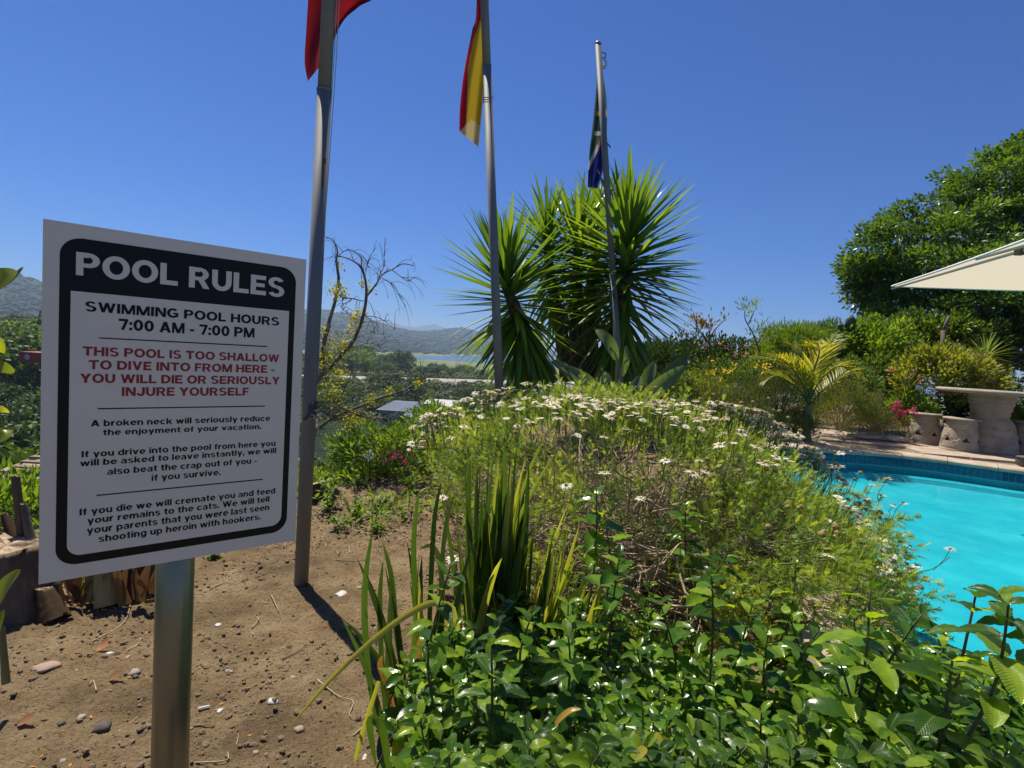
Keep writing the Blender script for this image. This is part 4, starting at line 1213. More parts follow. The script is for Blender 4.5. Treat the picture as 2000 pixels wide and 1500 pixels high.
def cloth(name, cols):
    out_ = []
    for i, c in enumerate(cols):
        m, nt, out = newmat('%s_%d' % (name, i)); L = nt.links
        b = N(nt, 'ShaderNodeBsdfPrincipled'); b.inputs['Base Color'].default_value = (*c, 1); b.inputs['Roughness'].default_value = .8; b.inputs['Specular IOR Level'].default_value = .2
        t_ = N(nt, 'ShaderNodeBsdfTranslucent'); t_.inputs[0].default_value = (*[min(1, v * 1.3) for v in c], 1)
        tc = N(nt, 'ShaderNodeTexCoord'); nz_ = N(nt, 'ShaderNodeTexNoise'); nz_.inputs['Scale'].default_value = 14; L.new(tc.outputs['Object'], nz_.inputs['Vector'])
        bp = N(nt, 'ShaderNodeBump'); bp.inputs['Strength'].default_value = .5; bp.inputs['Distance'].default_value = .01; L.new(nz_.outputs['Fac'], bp.inputs['Height']); L.new(bp.outputs[0], b.inputs['Normal'])
        mx = N(nt, 'ShaderNodeMixShader'); mx.inputs[0].default_value = .35
        L.new(b.outputs[0], mx.inputs[1]); L.new(t_.outputs[0], mx.inputs[2]); L.new(mx.outputs[0], out.inputs['Surface'])
        out_.append(m)
    return out_
def flag(name, label, lefts, rights, Y, cols, colfn, nx=26, ny=60, fold=.05, nf=2.5, group=None, thick_fold=None):
    """hanging cloth: left and right outline (px,py) top to bottom, folded in depth"""
    Ls = spline(lefts, ny + 1); Rs = spline(rights, ny + 1)
    V = []; pxy = []
    for j in range(ny + 1):
        for i in range(nx + 1):
            t = i / nx; q = Ls[j] * (1 - t) + Rs[j] * t
            dy = fold * math.sin(t * nf * 2 * PI + j / ny * 1.3) * (.4 + .6 * j / ny) + (thick_fold(t, j / ny) if thick_fold else 0)
            V.append(P(q[0], q[1], Y + dy)); pxy.append(q)
    bym = {}
    for j in range(ny):
        for i in range(nx):
            a = j * (nx + 1) + i; c = (pxy[a] + pxy[a + nx + 2]) / 2
            bym.setdefault(colfn(c[0], c[1], i / nx, j / ny), []).append((a, a + 1, a + nx + 2, a + nx + 1))
    mb = MB(); mb.add(V, [], 0); mb.n = len(V)
    for k_, fs in bym.items(): mb.F.append((np.array(fs), k_))
    o = mb.build(name, cols, smooth=True)
    tag(o, label, 'flag', group)
    return o
# red flag: two lobes of the same cloth behind the first pole
flag('red_flag', 'plain dark red flag hanging limp from the tallest flagpole, lower lobes in view',
     [(622, -420), (612, -150), (603, -20), (598, 60), (595, 120), (601, 159)], [(760, -420), (780, -150), (742, -20), (700, 14), (668, 45), (640, 110)], Y1 + .09,
     cloth('red_cloth', [(.20, .010, .014), (.27, .025, .025)]), lambda x, y, u, v: 1 if (y > 78 and x > 600 + (158 - y) * .28 and x < 640) else 0, fold=.035, nf=1.5, ny=80)  # lighter red lower lobe of one plain cloth: light put into its colour
GER = cloth('tricolour', [(.018, .016, .018), (.30, .008, .02), (.42, .28, .02), (.52, .40, .18)])
def gcol(x, y, u, v):
    # stripe edges as they hang
    bk = np.interp(y, [-260, 0, 60, 135, 140], [925, 934, 927, 904, 885])
    rd_ = np.interp(y, [-260, 0, 40, 75, 130, 240, 262], [946, 943, 937, 926, 914, 911, 912])
    if y > 258 - (x - 897) * 1.1 and y > 232 + abs(x - 921) * .9: return 3  # pale gold tip: light shining through the cloth, put into the colour
    if x < bk: return 0
    if x < rd_ : return 1
    if y < 40 and x > 934: return 1
    return 2
flag('tricolour_flag', 'black red and gold flag hanging limp from the second flagpole',
     [(928, -300), (931, 0), (922, 60), (911, 115), (903, 165), (898, 215), (897, 256)], [(952, -300), (952, 0), (953, 80), (947, 140), (944, 180), (940, 230), (935, 287)], 5.28, GER, gcol, fold=.03, nf=1.5, nx=40, ny=90)
ZA = cloth('six_colour', [(.07, .10, .07), (.015, .07, .035), (.45, .30, .03), (.45, .42, .38), (.018, .02, .14), (.03, .06, .20), (.30, .16, .15)])
def zcol(x, y, u, v):
    if x > 1176.5 - (y < 215) * 0 and y < 285 and x > 1181: return 1 if y > 230 else 2 if y > 216 else 0
    band = 316 - (x - 1150) * 2.05
    if 216 < y < 226 and x > 1165: return 2
    if 226 <= y < 256 and x > 1161 + (256 - y) * .1: return 1
    if 256 <= y < 264 and x > 1161 and y < band: return 3
    if y > band + 15:
        return 5 if y > 372 - (x - 1150) * 1.0 + (x - 1165) * .2 and y > 352 else 4
    if y > band: return 3 if x < 1168 else 6
    return 0 if y < 285 - (x - 1150) * 2 else 0 if x > 1160 and y < 300 else 1
flag('six_colour_flag', 'green, blue, white and yellow flag hanging limp from the shortest flagpole',
     [(1166, 150), (1163, 190), (1158, 240), (1152, 290), (1149, 330), (1148, 366)], [(1178, 150), (1184, 190), (1185.5, 240), (1184, 285), (1181, 320), (1168, 368)], 6.48, ZA, zcol, fold=.03, nf=2.0, nx=40, ny=90)
# ------------------------------------------------------------------ vegetation helpers
def stuffpart(mb, name, mat, root, smooth=False, label=None):
    o = mb.build(name, mat, root, smooth=smooth); o['kind'] = 'stuff'
    if label: o['label'] = label
    return o
OV = blade(1, .5, 2, .18, .1, 'lance')
LA = blade(1, .3, 3, .2, .15, 'lance')
NE = (np.array([(-.085, .45, .03), (0, 0, 0), (.085, .45, .03), (0, 1, -.05)]), [(0, 1, 2, 3)])
TINY = (np.array([(-.25, .5, .04), (0, 0, 0), (.25, .5, .04), (0, 1, 0)]), [(0, 1, 3), (1, 2, 3)])

def bush(name, label, cat, c, rad, n, size, mat, ncl=30, cl=.3, T=OV, group=None, seed=0, stem_mat=None, up=.4, low=-.2, stems=10, inner=.6, partname='foliage', size_v=.35):
    """leafy mass: leaves gathered in tufts over an uneven body, with stems inside"""
    g = np.random.default_rng(seed + 100)
    c = np.array(c, float); rad = np.array(rad, float)
    base = np.array([c[0], c[1], c[2] - rad[2] * (-low if low < 0 else .5) - .0])
    root = empty(name, base); tag(root, label, cat, group)
    u = unit(g.normal(size=(ncl, 3))); u[:, 2] = np.where(u[:, 2] < low, -u[:, 2], u[:, 2])
    cc = c + u * rad * g.uniform(inner, 1.05, (ncl, 1))
    k = g.integers(0, ncl, n)
    mr = rad.min()
    o = unit(g.normal(size=(n, 3)))
    p = cc[k] + o * cl * mr * g.uniform(.2, 1.0, (n, 1)) ** .6
    d = unit(o * .9 + u[k] * .5 + np.array([0, 0, up]) + g.normal(size=(n, 3)) * .35)
    nr = unit(o + np.array([0, 0, .8]) + g.normal(size=(n, 3)) * .5)
    mb = MB(); mb.scatter(T, frames(p, d, nr, size * g.uniform(1 - size_v, 1 + size_v, n)), rnd=(g.random(ncl)[k] * .6 + g.random(n) * .4) % 1)
    stuffpart(mb, partname, mat, root)
    if stems:
        mb = MB()
        for i in range(min(ncl, stems * 3)):
            e = cc[i]; b0 = base + np.array([g.normal() * .08 * mr, g.normal() * .08 * mr, 0])
            m_ = (b0 + e) / 2 + g.normal(size=3) * .08 * mr
            mb.tube(spline([b0, m_, e], 6), [.02 * mr + .003] * 2 + [.014 * mr + .002] * 2 + [.006 * mr + .001] * 2, 4)
        stuffpart(mb, 'stems', stem_mat or M_bark, root)
    return root

# ------------------------------------------------------------------ white daisy bush
M_dleaf = leafm('daisy_leaf', [(.04, .07, .018), (.085, .135, .028), (.13, .185, .038), (.19, .22, .05)], .45, .5, .35, gain=1.9)
M_dstem = surf('tan_woody_stem', [(.22, .16, .09), (.42, .32, .20), (.60, .49, .33)], 30, .85, .4, 80)
M_gstem = leafm('green_stalk', [(.06, .11, .02), (.12, .18, .04)], .15, .6, .3)
M_petal = leafm('white_petal', [(.72, .72, .68), (.84, .83, .8)], .35, .6, .3, tgain=(1, 1, .95), gain=1.05)
M_disc = surf('yellow_disc', [(.45, .22, .01), (.62, .36, .02)], 200, .8, .8, 600, dist=.002)
M_dry = surf('dried_flower_head', [(.16, .09, .03), (.34, .22, .08), (.46, .33, .14)], 120, .9, .8, 300, dist=.002)
DC = np.array([0.60, 3.10, 0.15]); DR = np.array([1.32, 1.12, 0.96])
def dhit(px, py, shrink=1.0):
    o = (EN - DC) / (DR * shrink); d = ray(px, py) / (DR * shrink)
    a = d.dot(d); b_ = o.dot(d); c_ = o.dot(o) - 1
    disc = b_ * b_ - a * c_
    t = (-b_ - math.sqrt(disc)) / a if disc > 0 else -b_ / a
    C2_ = np.array([1.22, 2.5, .42]); R2_ = np.array([.46, .62, .40])      # the part leaning to the pool
    o = (EN - C2_) / R2_; d = ray(px, py) / R2_; a = d.dot(d); b_ = o.dot(d); d2 = b_ * b_ - a * (o.dot(o) - 1)
    if d2 > 0:
        t2 = (-b_ - math.sqrt(d2)) / a
        if disc <= 0 or t2 < t: return EN + ray(px, py) * t2, True
    return EN + ray(px, py) * t, disc > 0
g = np.random.default_rng(11)
droot = empty('daisy_bush', (.6, 3.1, nearz(.6, 3.1))); tag(droot, 'big rounded bush of white daisies with bare tan stems low down, beside the pool', 'bush')
# surface samples
ns = 4600
u = unit(g.normal(size=(ns, 3))); u[:, 2] = np.abs(u[:, 2]) - .08
bumps = np.array([mnoise.noise(Vector(v) * 2.6) for v in u]) * .15 + np.array([mnoise.noise(Vector(v) * 6) for v in u]) * .08
bumps = np.where(u[:, 2] > .7, np.minimum(bumps, .03), bumps)
sp = DC + u * DR * (1 + bumps[:, None]) * g.uniform(.86, 1.03, (ns, 1))
ns2 = 750; u2 = unit(g.normal(size=(ns2, 3))); u2[:, 2] = np.abs(u2[:, 2]) - .35
sp2 = np.array([1.22, 2.5, .42]) + u2 * np.array([.46, .62, .40]) * g.uniform(.75, 1.05, (ns2, 1))
# the low front shows bare stems: thin the leaves there
front = np.clip((-(sp[:, 1] - DC[1]) / DR[1]) * 1.2, 0, 1)
lowz = np.clip((.98 - sp[:, 2]) / .42, 0, 1)
keep = g.random(ns) > front * lowz * .66
patch = np.array([mnoise.noise(Vector(v) * 2.2 + Vector((3, 7, 1))) for v in sp])
keep &= (patch > -.14) | (g.random(ns) < .3) | (sp[:, 2] > .92)
sp = np.r_[sp[keep], sp2]; su_ = np.r_[u[keep], u2]
qx, qy = toPX(sp); lim = np.interp(qy, [780, 850, 900, 960, 1050, 1200], [700, 790, 835, 870, 905, 930]) + g.normal(size=len(sp)) * 14
sp = sp[qx > lim]; su_ = su_[qx > lim]
# feathery leaf sprig: a stalk with lobed leaflets
V = []; F = []
gg = np.random.default_rng(2)
for k in range(9):
    a = k * 2.4; z = .12 + .09 * k; el = .95 - .06 * k
    d = np.array([math.cos(a) * math.sin(el), math.sin(a) * math.sin(el), math.cos(el)])
    Lf = .42 * (1 - k * .035); s = np.cross(d, [0, 0, 1]); s /= np.linalg.norm(s); o = np.array([0, 0, z]) 
    def lob(p, dd, l, w):
        n0 = len(V); q = np.cross(dd, np.cross(s, d)); q = q / (np.linalg.norm(q) + 1e-9)
        
        if l > .3: V.extend([p, p + dd * l * .5 + q * w, p + dd * l, p + dd * l * .5 - q * w]); F.append((n0, n0 + 1, n0 + 2, n0 + 3))
        else: V.extend([p - q * w, p + q * w, p + dd * l * 1.1]); F.append((n0, n0 + 1, n0 + 2))
    lob(o, d, Lf, .022)
    for t in (.35, .58, .8):
        for sg in (-1, 1): lob(o + d * Lf * t, unit(d * .75 + s * sg * .7 - np.array([0, 0, .1])), Lf * .36, .017)
SPR = (np.array(V)[:, [0, 2, 1]] * [1, 1, -1], F)       # axis +Y
d = unit(su_ * .8 + [0, 0, .55] + g.normal(size=sp.shape) * .35)
mb = MB(); mb.scatter(SPR, frames(sp, d, g.normal(size=sp.shape), g.uniform(.085, .15, len(sp))), rnd=np.clip(.5 + np.array([mnoise.noise(Vector(v) * 3) for v in sp]) * 1.2 + g.normal(size=len(sp)) * .15, 0, .999))
stuffpart(mb, 'foliage', M_dleaf, droot)
# woody branches from the base to the shell, forking
mbt = MB(); nb_ = 0
for i in range(460):
    w = unit(g.normal(size=3)); w[2] = abs(w[2]) * .9 - .04
    if i % 2 == 0: w[1] = -abs(w[1])
    e = DC + w * DR * g.uniform(.78, 1.0)
    b0 = np.array([DC[0] + g.normal() * .38, DC[1] - .15 + g.normal() * .34, 0]); b0[2] = nearz(b0[0], b0[1]) - .02
    if w[0] > .2 and w[2] < .35: e[2] += .12
    ex, ey = toPX(e)
    if ex < np.interp(ey, [780, 850, 900, 960, 1050, 1200], [700, 790, 835, 870, 905, 930]): continue
    pts = [b0]; k = 7
    for j in range(1, k):
        t = j / k; q = b0 * (1 - t) + e * t; q[2] += .10 * math.sin(PI * t) * (1 if w[2] < .4 else .2)
        pts.append(q + g.normal(size=3) * .032)
    pts.append(e)
    cv = spline(pts, 18)
    r0 = g.uniform(.0045, .009)
    if i < 90:
        mb = MB(); mb.tube(cv, np.linspace(r0 * 1.3, r0 * .35, 18), 5); mb.build('branch', M_dstem, droot, smooth=True)
    else: mbt.tube(cv, np.linspace(r0, r0 * .3, 18), 4)
    for q in range(4):
        s = g.integers(6, 16); p = cv[s]; dd = unit(cv[min(s + 1, 17)] - cv[s - 1] + g.normal(size=3) * .02)
        e2_ = p + unit(dd + g.normal(size=3) * .55 + w * .3) * g.uniform(.10, .28)
        mbt.tube(spline([p, (p + e2_) / 2 + g.normal(size=3) * .015, e2_], 6), np.linspace(r0 * .45, .0009, 6), 3)
stuffpart(mbt, 'twigs', M_dstem, droot, smooth=True)
# flowers
def daisy_mesh(k, half=False):
    gq = np.random.default_rng(k); mb = MB(); npet = 15
    for i in range(npet):
        if half and gq.random() < .25: continue
        a = 2 * PI * i / npet + gq.normal() * .06; dr = gq.normal() * .12 - (.5 if half else .12)
        d = np.array([math.cos(a), math.sin(a), dr]); s = np.array([-math.sin(a), math.cos(a), 0])
        l = gq.uniform(.85, 1.05) * (0.8 if half else 1)
        mb.add([d * .22 - s * .06, d * .22 + s * .06, d * .62 * l + s * .125 + [0, 0, .03], d * l + s * .05 - [0, 0, .02], d * l - s * .05 - [0, 0, .02], d * .62 * l - s * .125 + [0, 0, .03]], [(0, 1, 2, 5), (5, 2, 3, 4)], 0, gq.random())
    return mb.mesh('daisy_flower', [M_petal])
def dome(r, h, mat, name):
    mb = MB(); mb.lathe([(r * .8, -.05), (r, 0.02), (r * .92, h * .5), (r * .6, h * .85), (.02, h)], (0, 0, 0), 12); return mb.mesh(name, mat, smooth=True)
FM = [daisy_mesh(i) for i in range(4)] + [daisy_mesh(9, True), daisy_mesh(12, True)]
DM = dome(.27, .2, M_disc, 'disc')
mb = MB(); gq = np.random.default_rng(4)
mb.lathe([(.3, -.3), (.75, -.2), (1.0, .2), (.8, .7), (.4, .95), (.02, 1.0)], (0, 0, 0), 9)
for i in range(40):
    w = unit(gq.normal(size=3)); w[2] = abs(w[2]); mb.add([w * .8 + [.1, 0, 0], w * .8 - [.1, 0, 0], w * 1.25], [(0, 1, 2)])
DH = mb.mesh('seed_head', M_dry)
mbst = MB(); nf_ = 0; nh_ = 0
def stalk(p, q):
    m_ = (p + q) / 2 + g.normal(size=3) * .012
    mbst.tube(spline([q, m_, p], 5), .0016, 4, rnd=g.random())
def add_flower(px, py, big=1.0, out=.05):
    global nf_
    s, hit = dhit(px, py)
    n_ = unit((s - DC) / DR ** 2)
    p = s + (0 if not hit else 0)
    p = EN + (s - EN) * (1 - .035 * (1 if hit else 0)) + np.array([0, 0, .015])
    q = p - (n_ * .6 + np.array([0, 0, 1.0])) * g.uniform(.06, .13)
    stalk(p, q)
    ax = unit(n_ * .25 + np.array([0, 0, 1.0]) + g.normal(size=3) * .22)
    M = frames(p, np.cross(ax, g.normal(size=3)), ax, g.uniform(.021, .033) * big)[0]
    o = place('daisy_flower', FM[g.integers(0, 6) if g.random() < .4 else g.integers(0, 4)], M, droot); nf_ += 1
    c_ = bpy.data.objects.new('disc', DM); COL.objects.link(c_); c_.parent = o
def add_head(px, py, big=1.0):
    global nh_
    s, hit = dhit(px, py); n_ = unit((s - DC) / DR ** 2)
    p = EN + (s - EN) * (1 - .03 * (1 if hit else 0)); q = p - (n_ * .6 + np.array([0, 0, 1.0])) * g.uniform(.06, .14)
    stalk(p, q); ax = unit(p - q + g.normal(size=3) * .03)
    place('seed_head', DH, frames(p, np.cross(ax, g.normal(size=3)), ax, g.uniform(.009, .0135) * big)[0], droot); nh_ += 1
# crest of the bush read off the photo
CX = [800, 830, 870, 930, 980, 1050, 1110, 1200, 1300, 1390, 1480, 1540, 1590, 1640, 1690, 1730, 1770, 1795]
CY = [838, 812, 796, 768, 760, 744, 770, 782, 784, 782, 800, 838, 880, 925, 975, 1030, 1080, 1130]
for i in range(165):
    x = g.uniform(800, 1580); y = np.interp(x, CX, CY) + abs(g.normal()) * 26
    add_flower(x, y + 3)
for i in range(60):
    x = g.uniform(1400, 1720); y = np.interp(x, CX, CY) + abs(g.normal()) * 30 ; add_flower(x, y)
for (x, y) in [(1250, 980), (1365, 905), (1378, 928), (1352, 930), (1405, 875), (1300, 906), (1298, 812), (1510, 912), (1490, 912), (1620, 916), (1638, 916), (1745, 992), (1764, 988), (1720, 972), (1705, 952), (1735, 940), (1610, 870), (1640, 890), (1660, 1000), (1770, 1048), (1618, 1092), (1855, 1078), (1728, 1120), (1777, 1073), (865, 978), (880, 860), (860, 840), (905, 838), (900, 818), (1010, 836), (1035, 830), (885, 1098), (1700, 1268), (1730, 1258), (1780, 1290), (1725, 1272), (1790, 1110), (1106, 955), (1180, 860), (1180, 930)]:
    add_flower(x, y, 1.1)
for i in range(90):
    x = g.uniform(1180, 1700); y = np.interp(x, CX, CY) + g.normal() * 22 + 8; add_head(x, y)
for i in range(34):
    y = g.uniform(900, 1180); x = np.interp(y, CY[11:], CX[11:]) - abs(g.normal()) * 28; (add_flower if i % 2 else add_head)(x, y)
for i in range(45):
    x = g.uniform(900, 1740); add_head(x, np.interp(x, CX, CY) + g.uniform(0, 160))
for (x, y) in [(1718, 1002), (1696, 982), (1733, 1018), (1716, 1012), (1760, 1060), (1807, 1128), (1778, 1110), (1720, 1050), (1757, 1145), (1780, 1162), (1797, 1148), (1770, 1170), (1630, 1030), (1605, 1046), (1500, 1030), (1632, 966)]:
    add_head(x, y, 1.15)
# the many smaller blooms of the crest, too many to hold apart
mbf = MB(); pq = np.array([(-.10, .25, 0), (.10, .25, 0), (.13, .75, .03), (0, 1.0, -.02), (-.13, .75, .03)])
PV = []; PF = []
for i in range(13):
    a = 2 * PI * i / 13; R2_ = np.array([[math.cos(a), -math.sin(a), 0], [math.sin(a), math.cos(a), 0], [0, 0, 1]]); n0 = len(PV); PV.extend(list(pq @ R2_.T - [0, 0, .0])); PF.append(tuple(range(n0, n0 + 5)))
DV = [(.27 * math.cos(a), .27 * math.sin(a), .03) for a in np.linspace(0, 2 * PI, 8, endpoint=False)] + [(0, 0, .17)]; DF = [(i, (i + 1) % 8, 8) for i in range(8)]
for i in range(330):
    if i % 3 == 0: y = g.uniform(880, 1180); x = np.interp(y, CY[11:], CX[11:]) - abs(g.normal()) * 34
    else: x = g.uniform(795, 1620); y = np.interp(x, CX, CY) + abs(g.normal()) * 30
    s, hit = dhit(x, y); n_ = unit((s - DC) / DR ** 2); p = EN + (s - EN) * (1 - .03 * hit) + [0, 0, .01]; q = p - (n_ * .6 + np.array([0, 0, 1.0])) * g.uniform(.05, .11); stalk(p, q)
    ax = unit(n_ * .2 + np.array([0, 0, 1.0]) + g.normal(size=3) * .3); M = frames(p, np.cross(ax, g.normal(size=3)), ax, [g.uniform(.014, .024)])
    mbf.scatter((np.array(PV), PF), M, 0); mbf.scatter((np.array(DV), DF), M, 1)
ff = mbf.build('flowers', [M_petal, M_disc], droot); ff['kind'] = 'stuff'
# loose sprays leaning over the pool
for (x, y) in [(1700, 1010), (1720, 1060), (1735, 1110), (1745, 1160), (1690, 1090), (1700, 1150), (1660, 1050), (1640, 1120), (1610, 1160), (1580, 1100), (1755, 1200), (1720, 1200)]:
    s, hit = dhit(x - 25, y)
    for j in range(9):
        p = s + g.normal(size=3) * .06
        M = frames(p, unit((s - DC) / DR + [0.3, -.2, .4] + g.normal(size=3) * .4), g.normal(size=3), g.uniform(.09, .14))
        mbst.scatter(SPR, M, m=1)
    b0 = DC + (s - DC) * .5; b0[2] = max(.2, b0[2] - .1)
    mbst.tube(spline([b0, (b0 + s) / 2 + [0, 0, .02], s], 8), .003, 4)
s, _ = dhit(1855, 1080); t, _ = dhit(1745, 1130); mbst.tube(spline([DC + (t - DC) * .9, (s + t) / 2 + [0, 0, -.03], s + [0, 0, -.02]], 8), .0022, 4)
o = mbst.build('stalks', [M_gstem, M_dleaf], droot); o['kind'] = 'stuff'

# ------------------------------------------------------------------ glossy-leaved shrubs in front
M_gl = leafm('glossy_leaf', [(.014, .04, .008), (.032, .08, .011), (.08, .145, .014), (.19, .25, .02)], .42, .23, .30, nscale=40, bump=.35, orand=1.0, gain=1.65, tgain=(2.7, 2.4, .5))
M_glv = leafm('glossy_leaf_veined', [(.014, .04, .008), (.032, .08, .011), (.08, .145, .014), (.19, .25, .02)], .42, .23, .30, nscale=4, orand=1.0, gain=1.65, tgain=(2.7, 2.4, .5), vein=True)
M_gly = leafm('yellowing_leaf', [(.22, .20, .03), (.32, .12, .03)], .4, .35, .4)
M_gst = surf('purplish_green_stem', [(.05, .055, .02), (.12, .10, .05)], 25, .6)
def glossy_template(k):
    gq = np.random.default_rng(k); W = gq.uniform(.44, .56)
    V = []; F = []; seg = 8; cu = gq.uniform(.25, .7); cup = gq.uniform(.0, .28)
    for i in range(seg + 1):
        t = i / seg; w = W / 2 * (math.sin(PI * min(.999, t ** .95 * .97 + .02)) ** .62 if i else .10)
        if i == seg: w = .01
        y = t - .12 * cu * t * t; z = -cu * t * t * .8
        for x in (-1, -.5, 0, .5, 1):
            V.append((x * w, y, z + abs(x) ** 1.4 * w * cup * 1.6 - (.02 if x == 0 else 0) + .018 * math.sin(i * 3.14 + abs(x) * 2) * abs(x)))
    for i in range(seg):
        for j in range(4): a = i * 5 + j; F.append((a, a + 1, a + 6, a + 5))
    return np.array(V), F
GT = [glossy_template(i) for i in range(5)]
gleaf_me = []
for t in GT:
    mb = MB(); mb.add(*t, rnd=0.0); gleaf_me.append(mb.mesh('leaf', M_glv, smooth=True))
mb = MB(); mb.add(*GT[1]); yleaf_me = mb.mesh('leaf', M_gly, smooth=True)
SH = []
labs = ['glossy green shrub at the bottom centre, around the foot of the strap leaves', 'glossy green shrub in front of the bare stems of the daisy bush', 'glossy green shrub below the right side of the daisy bush', 'glossy green shrub with big leaves reaching over the pool at bottom right']
for i, x in enumerate((900, 1200, 1500, 1820)):
    q = P(x, 1480, 1.25); q[2] = nearz(q[0], q[1])
    root = empty('glossy_shrub', q); tag(root, labs[i], 'shrub', 'glossy shrubs along the foreground'); SH.append([root, MB(), 0, []])
gs = np.random.default_rng(21)
def shrub_stem(tip, ln, lsize, pairs, lean=None, shrub=None):
    px = 1000 + 1077 * tip[0] / tip[1]
    k = shrub if shrub is not None else int(np.clip((px - 750) // 310, 0, 3))
    S_ = SH[k]
    base = tip + np.array([gs.normal() * .06, gs.uniform(0, .10), -ln])
    if lean is not None: base = tip - np.array(lean) * ln
    mid = (tip + base) / 2 + gs.normal(size=3) * ln * .06
    cv = spline([base, mid, tip], 14)
    S_[1].tube(cv, np.linspace(.0042, .0018, 14), 5)
    ph = gs.uniform(0, PI)
    for j in range(pairs):
        t = 1 - j * (.034 / ln) - .004; 
        if t < .1: break
        i0 = t * 13; a = int(i0); p = cv[a] * (1 - (i0 - a)) + cv[min(a + 1, 13)] * (i0 - a)
        ax = unit(cv[min(a + 1, 13)] - cv[max(a - 1, 0)])
        s1 = unit(np.cross(ax, [0.3, .9, .1])); s2 = np.cross(ax, s1)
        an = ph + j * PI / 2 + gs.normal() * .2
        sz = lsize * (.45 + .18 * j if j < 3 else 1.0) * gs.uniform(.82, 1.15)
        el = .85 - .2 * j if j < 4 else .15
        for sg in (0, PI):
            if j > 4 and gs.random() < .12: continue
            hd = math.cos(an + sg) * s1 + math.sin(an + sg) * s2
            d = unit(hd + ax * (el + gs.normal() * .12))
            nr = unit(ax * 1.0 - hd * el * .6 + gs.normal(size=3) * .12)
            M = frames(p, d, nr, sz)[0]
            S_[3].append((np.linalg.norm(p - EN), M, gs.random() < .015))
for i in range(520):                                   # the mass of it
    px = gs.uniform(785, 2060); t = gs.random()
    Y = 2.1 - 1.25 * t + gs.normal() * .05
    if px > 1650: Y = 1.55 - .75 * t
    elif px < 1000: Y = 1.65 - .75 * t
    # height envelope of the tips
    py = np.interp(t, [0, .25, .6, 1], [np.interp(px, [740, 1000, 1300, 1600, 1800, 2060], [1370, 1185, 1150, 1225, 1275, 1370]), 1250 + max(0, px - 1700) * .25, 1360 + max(0, px - 1700) * .2, 1520]) + gs.normal() * 24
    if px < 900: py += (900 - px) * .5
    if 1290 < px < 1660 and py < 1290: py += gs.uniform(0, 90)
    tip = P(px, py, Y)
    ln = float(np.clip(tip[2] - nearz(tip[0], tip[1]) + .02, .1, .38))
    shrub_stem(tip, ln, .074 if px < 1600 else .080, gs.integers(4, 8))
# tall single shoots that stand out in the photo: (px, py, Y, length, leaf, pairs)
for (px, py, Y, ln, lf, pr) in [(880, 1105, 1.25, .42, .075, 7), (1165, 955, 1.9, .5, .10, 9), (1340, 985, 2.1, .45, .08, 8), (1420, 1085, 1.9, .3, .1, 7), (1555, 1100, 1.9, .3, .08, 6), (1700, 1150, 1.15, .3, .095, 6), (1950, 1160, .95, .3, .085, 6), (1210, 1085, 1.6, .3, .10, 6), (1110, 1180, 1.45, .25, .09, 6), (1390, 1125, 1.5, .3, .085, 6), (1470, 1180, 1.5, .25, .09, 6), (1540, 1200, 1.5, .25, .09, 6), (1600, 1230, 1.4, .25, .09, 6), (1500, 1240, 1.4, .25, .09, 6), (1290, 1180, 1.5, .25, .09, 6), (1640, 1290, 1.05, .2, .09, 5), (1860, 1290, .95, .25, .10, 6), (1970, 1180, .9, .3, .085, 6), (1905, 1165, 1.0, .3, .08, 5), (1800, 1200, 1.1, .3, .085, 6), (1110, 1240, 1.2, .2, .085, 6), (960, 1260, 1.1, .2, .085, 6), (1180, 1000, 1.95, .4, .085, 7), (1040, 1200, 1.3, .25, .08, 6)]:
    tip = P(px, py, Y); shrub_stem(tip, ln, lf, pr, lean=unit([gs.normal() * .15, gs.normal() * .1, 1]))
for k, (root, mb, _, lv) in enumerate(SH):
    stuffpart(mb, 'stems', M_gst, root, smooth=True)
    # those seen largest and not buried become single leaf objects
    lv.sort(key=lambda a: a[0])
    big = lv[:290]; rest = lv[290:]
    for i, (_, M, yl) in enumerate(big):
        place('leaf', yleaf_me if yl else gleaf_me[i % 5], M, root)
    for t in range(5):
        ms = [r[1] for r in rest[t::5]]
        if t == 0: mbr = MB()
        if ms: mbr.scatter(GT[t], np.array(ms))
    if mbr.n: stuffpart(mbr, 'foliage', M_gl, root, smooth=True)
print('GLOSSY', [len(s[3]) for s in SH], 'flowers', nf_, nh_)

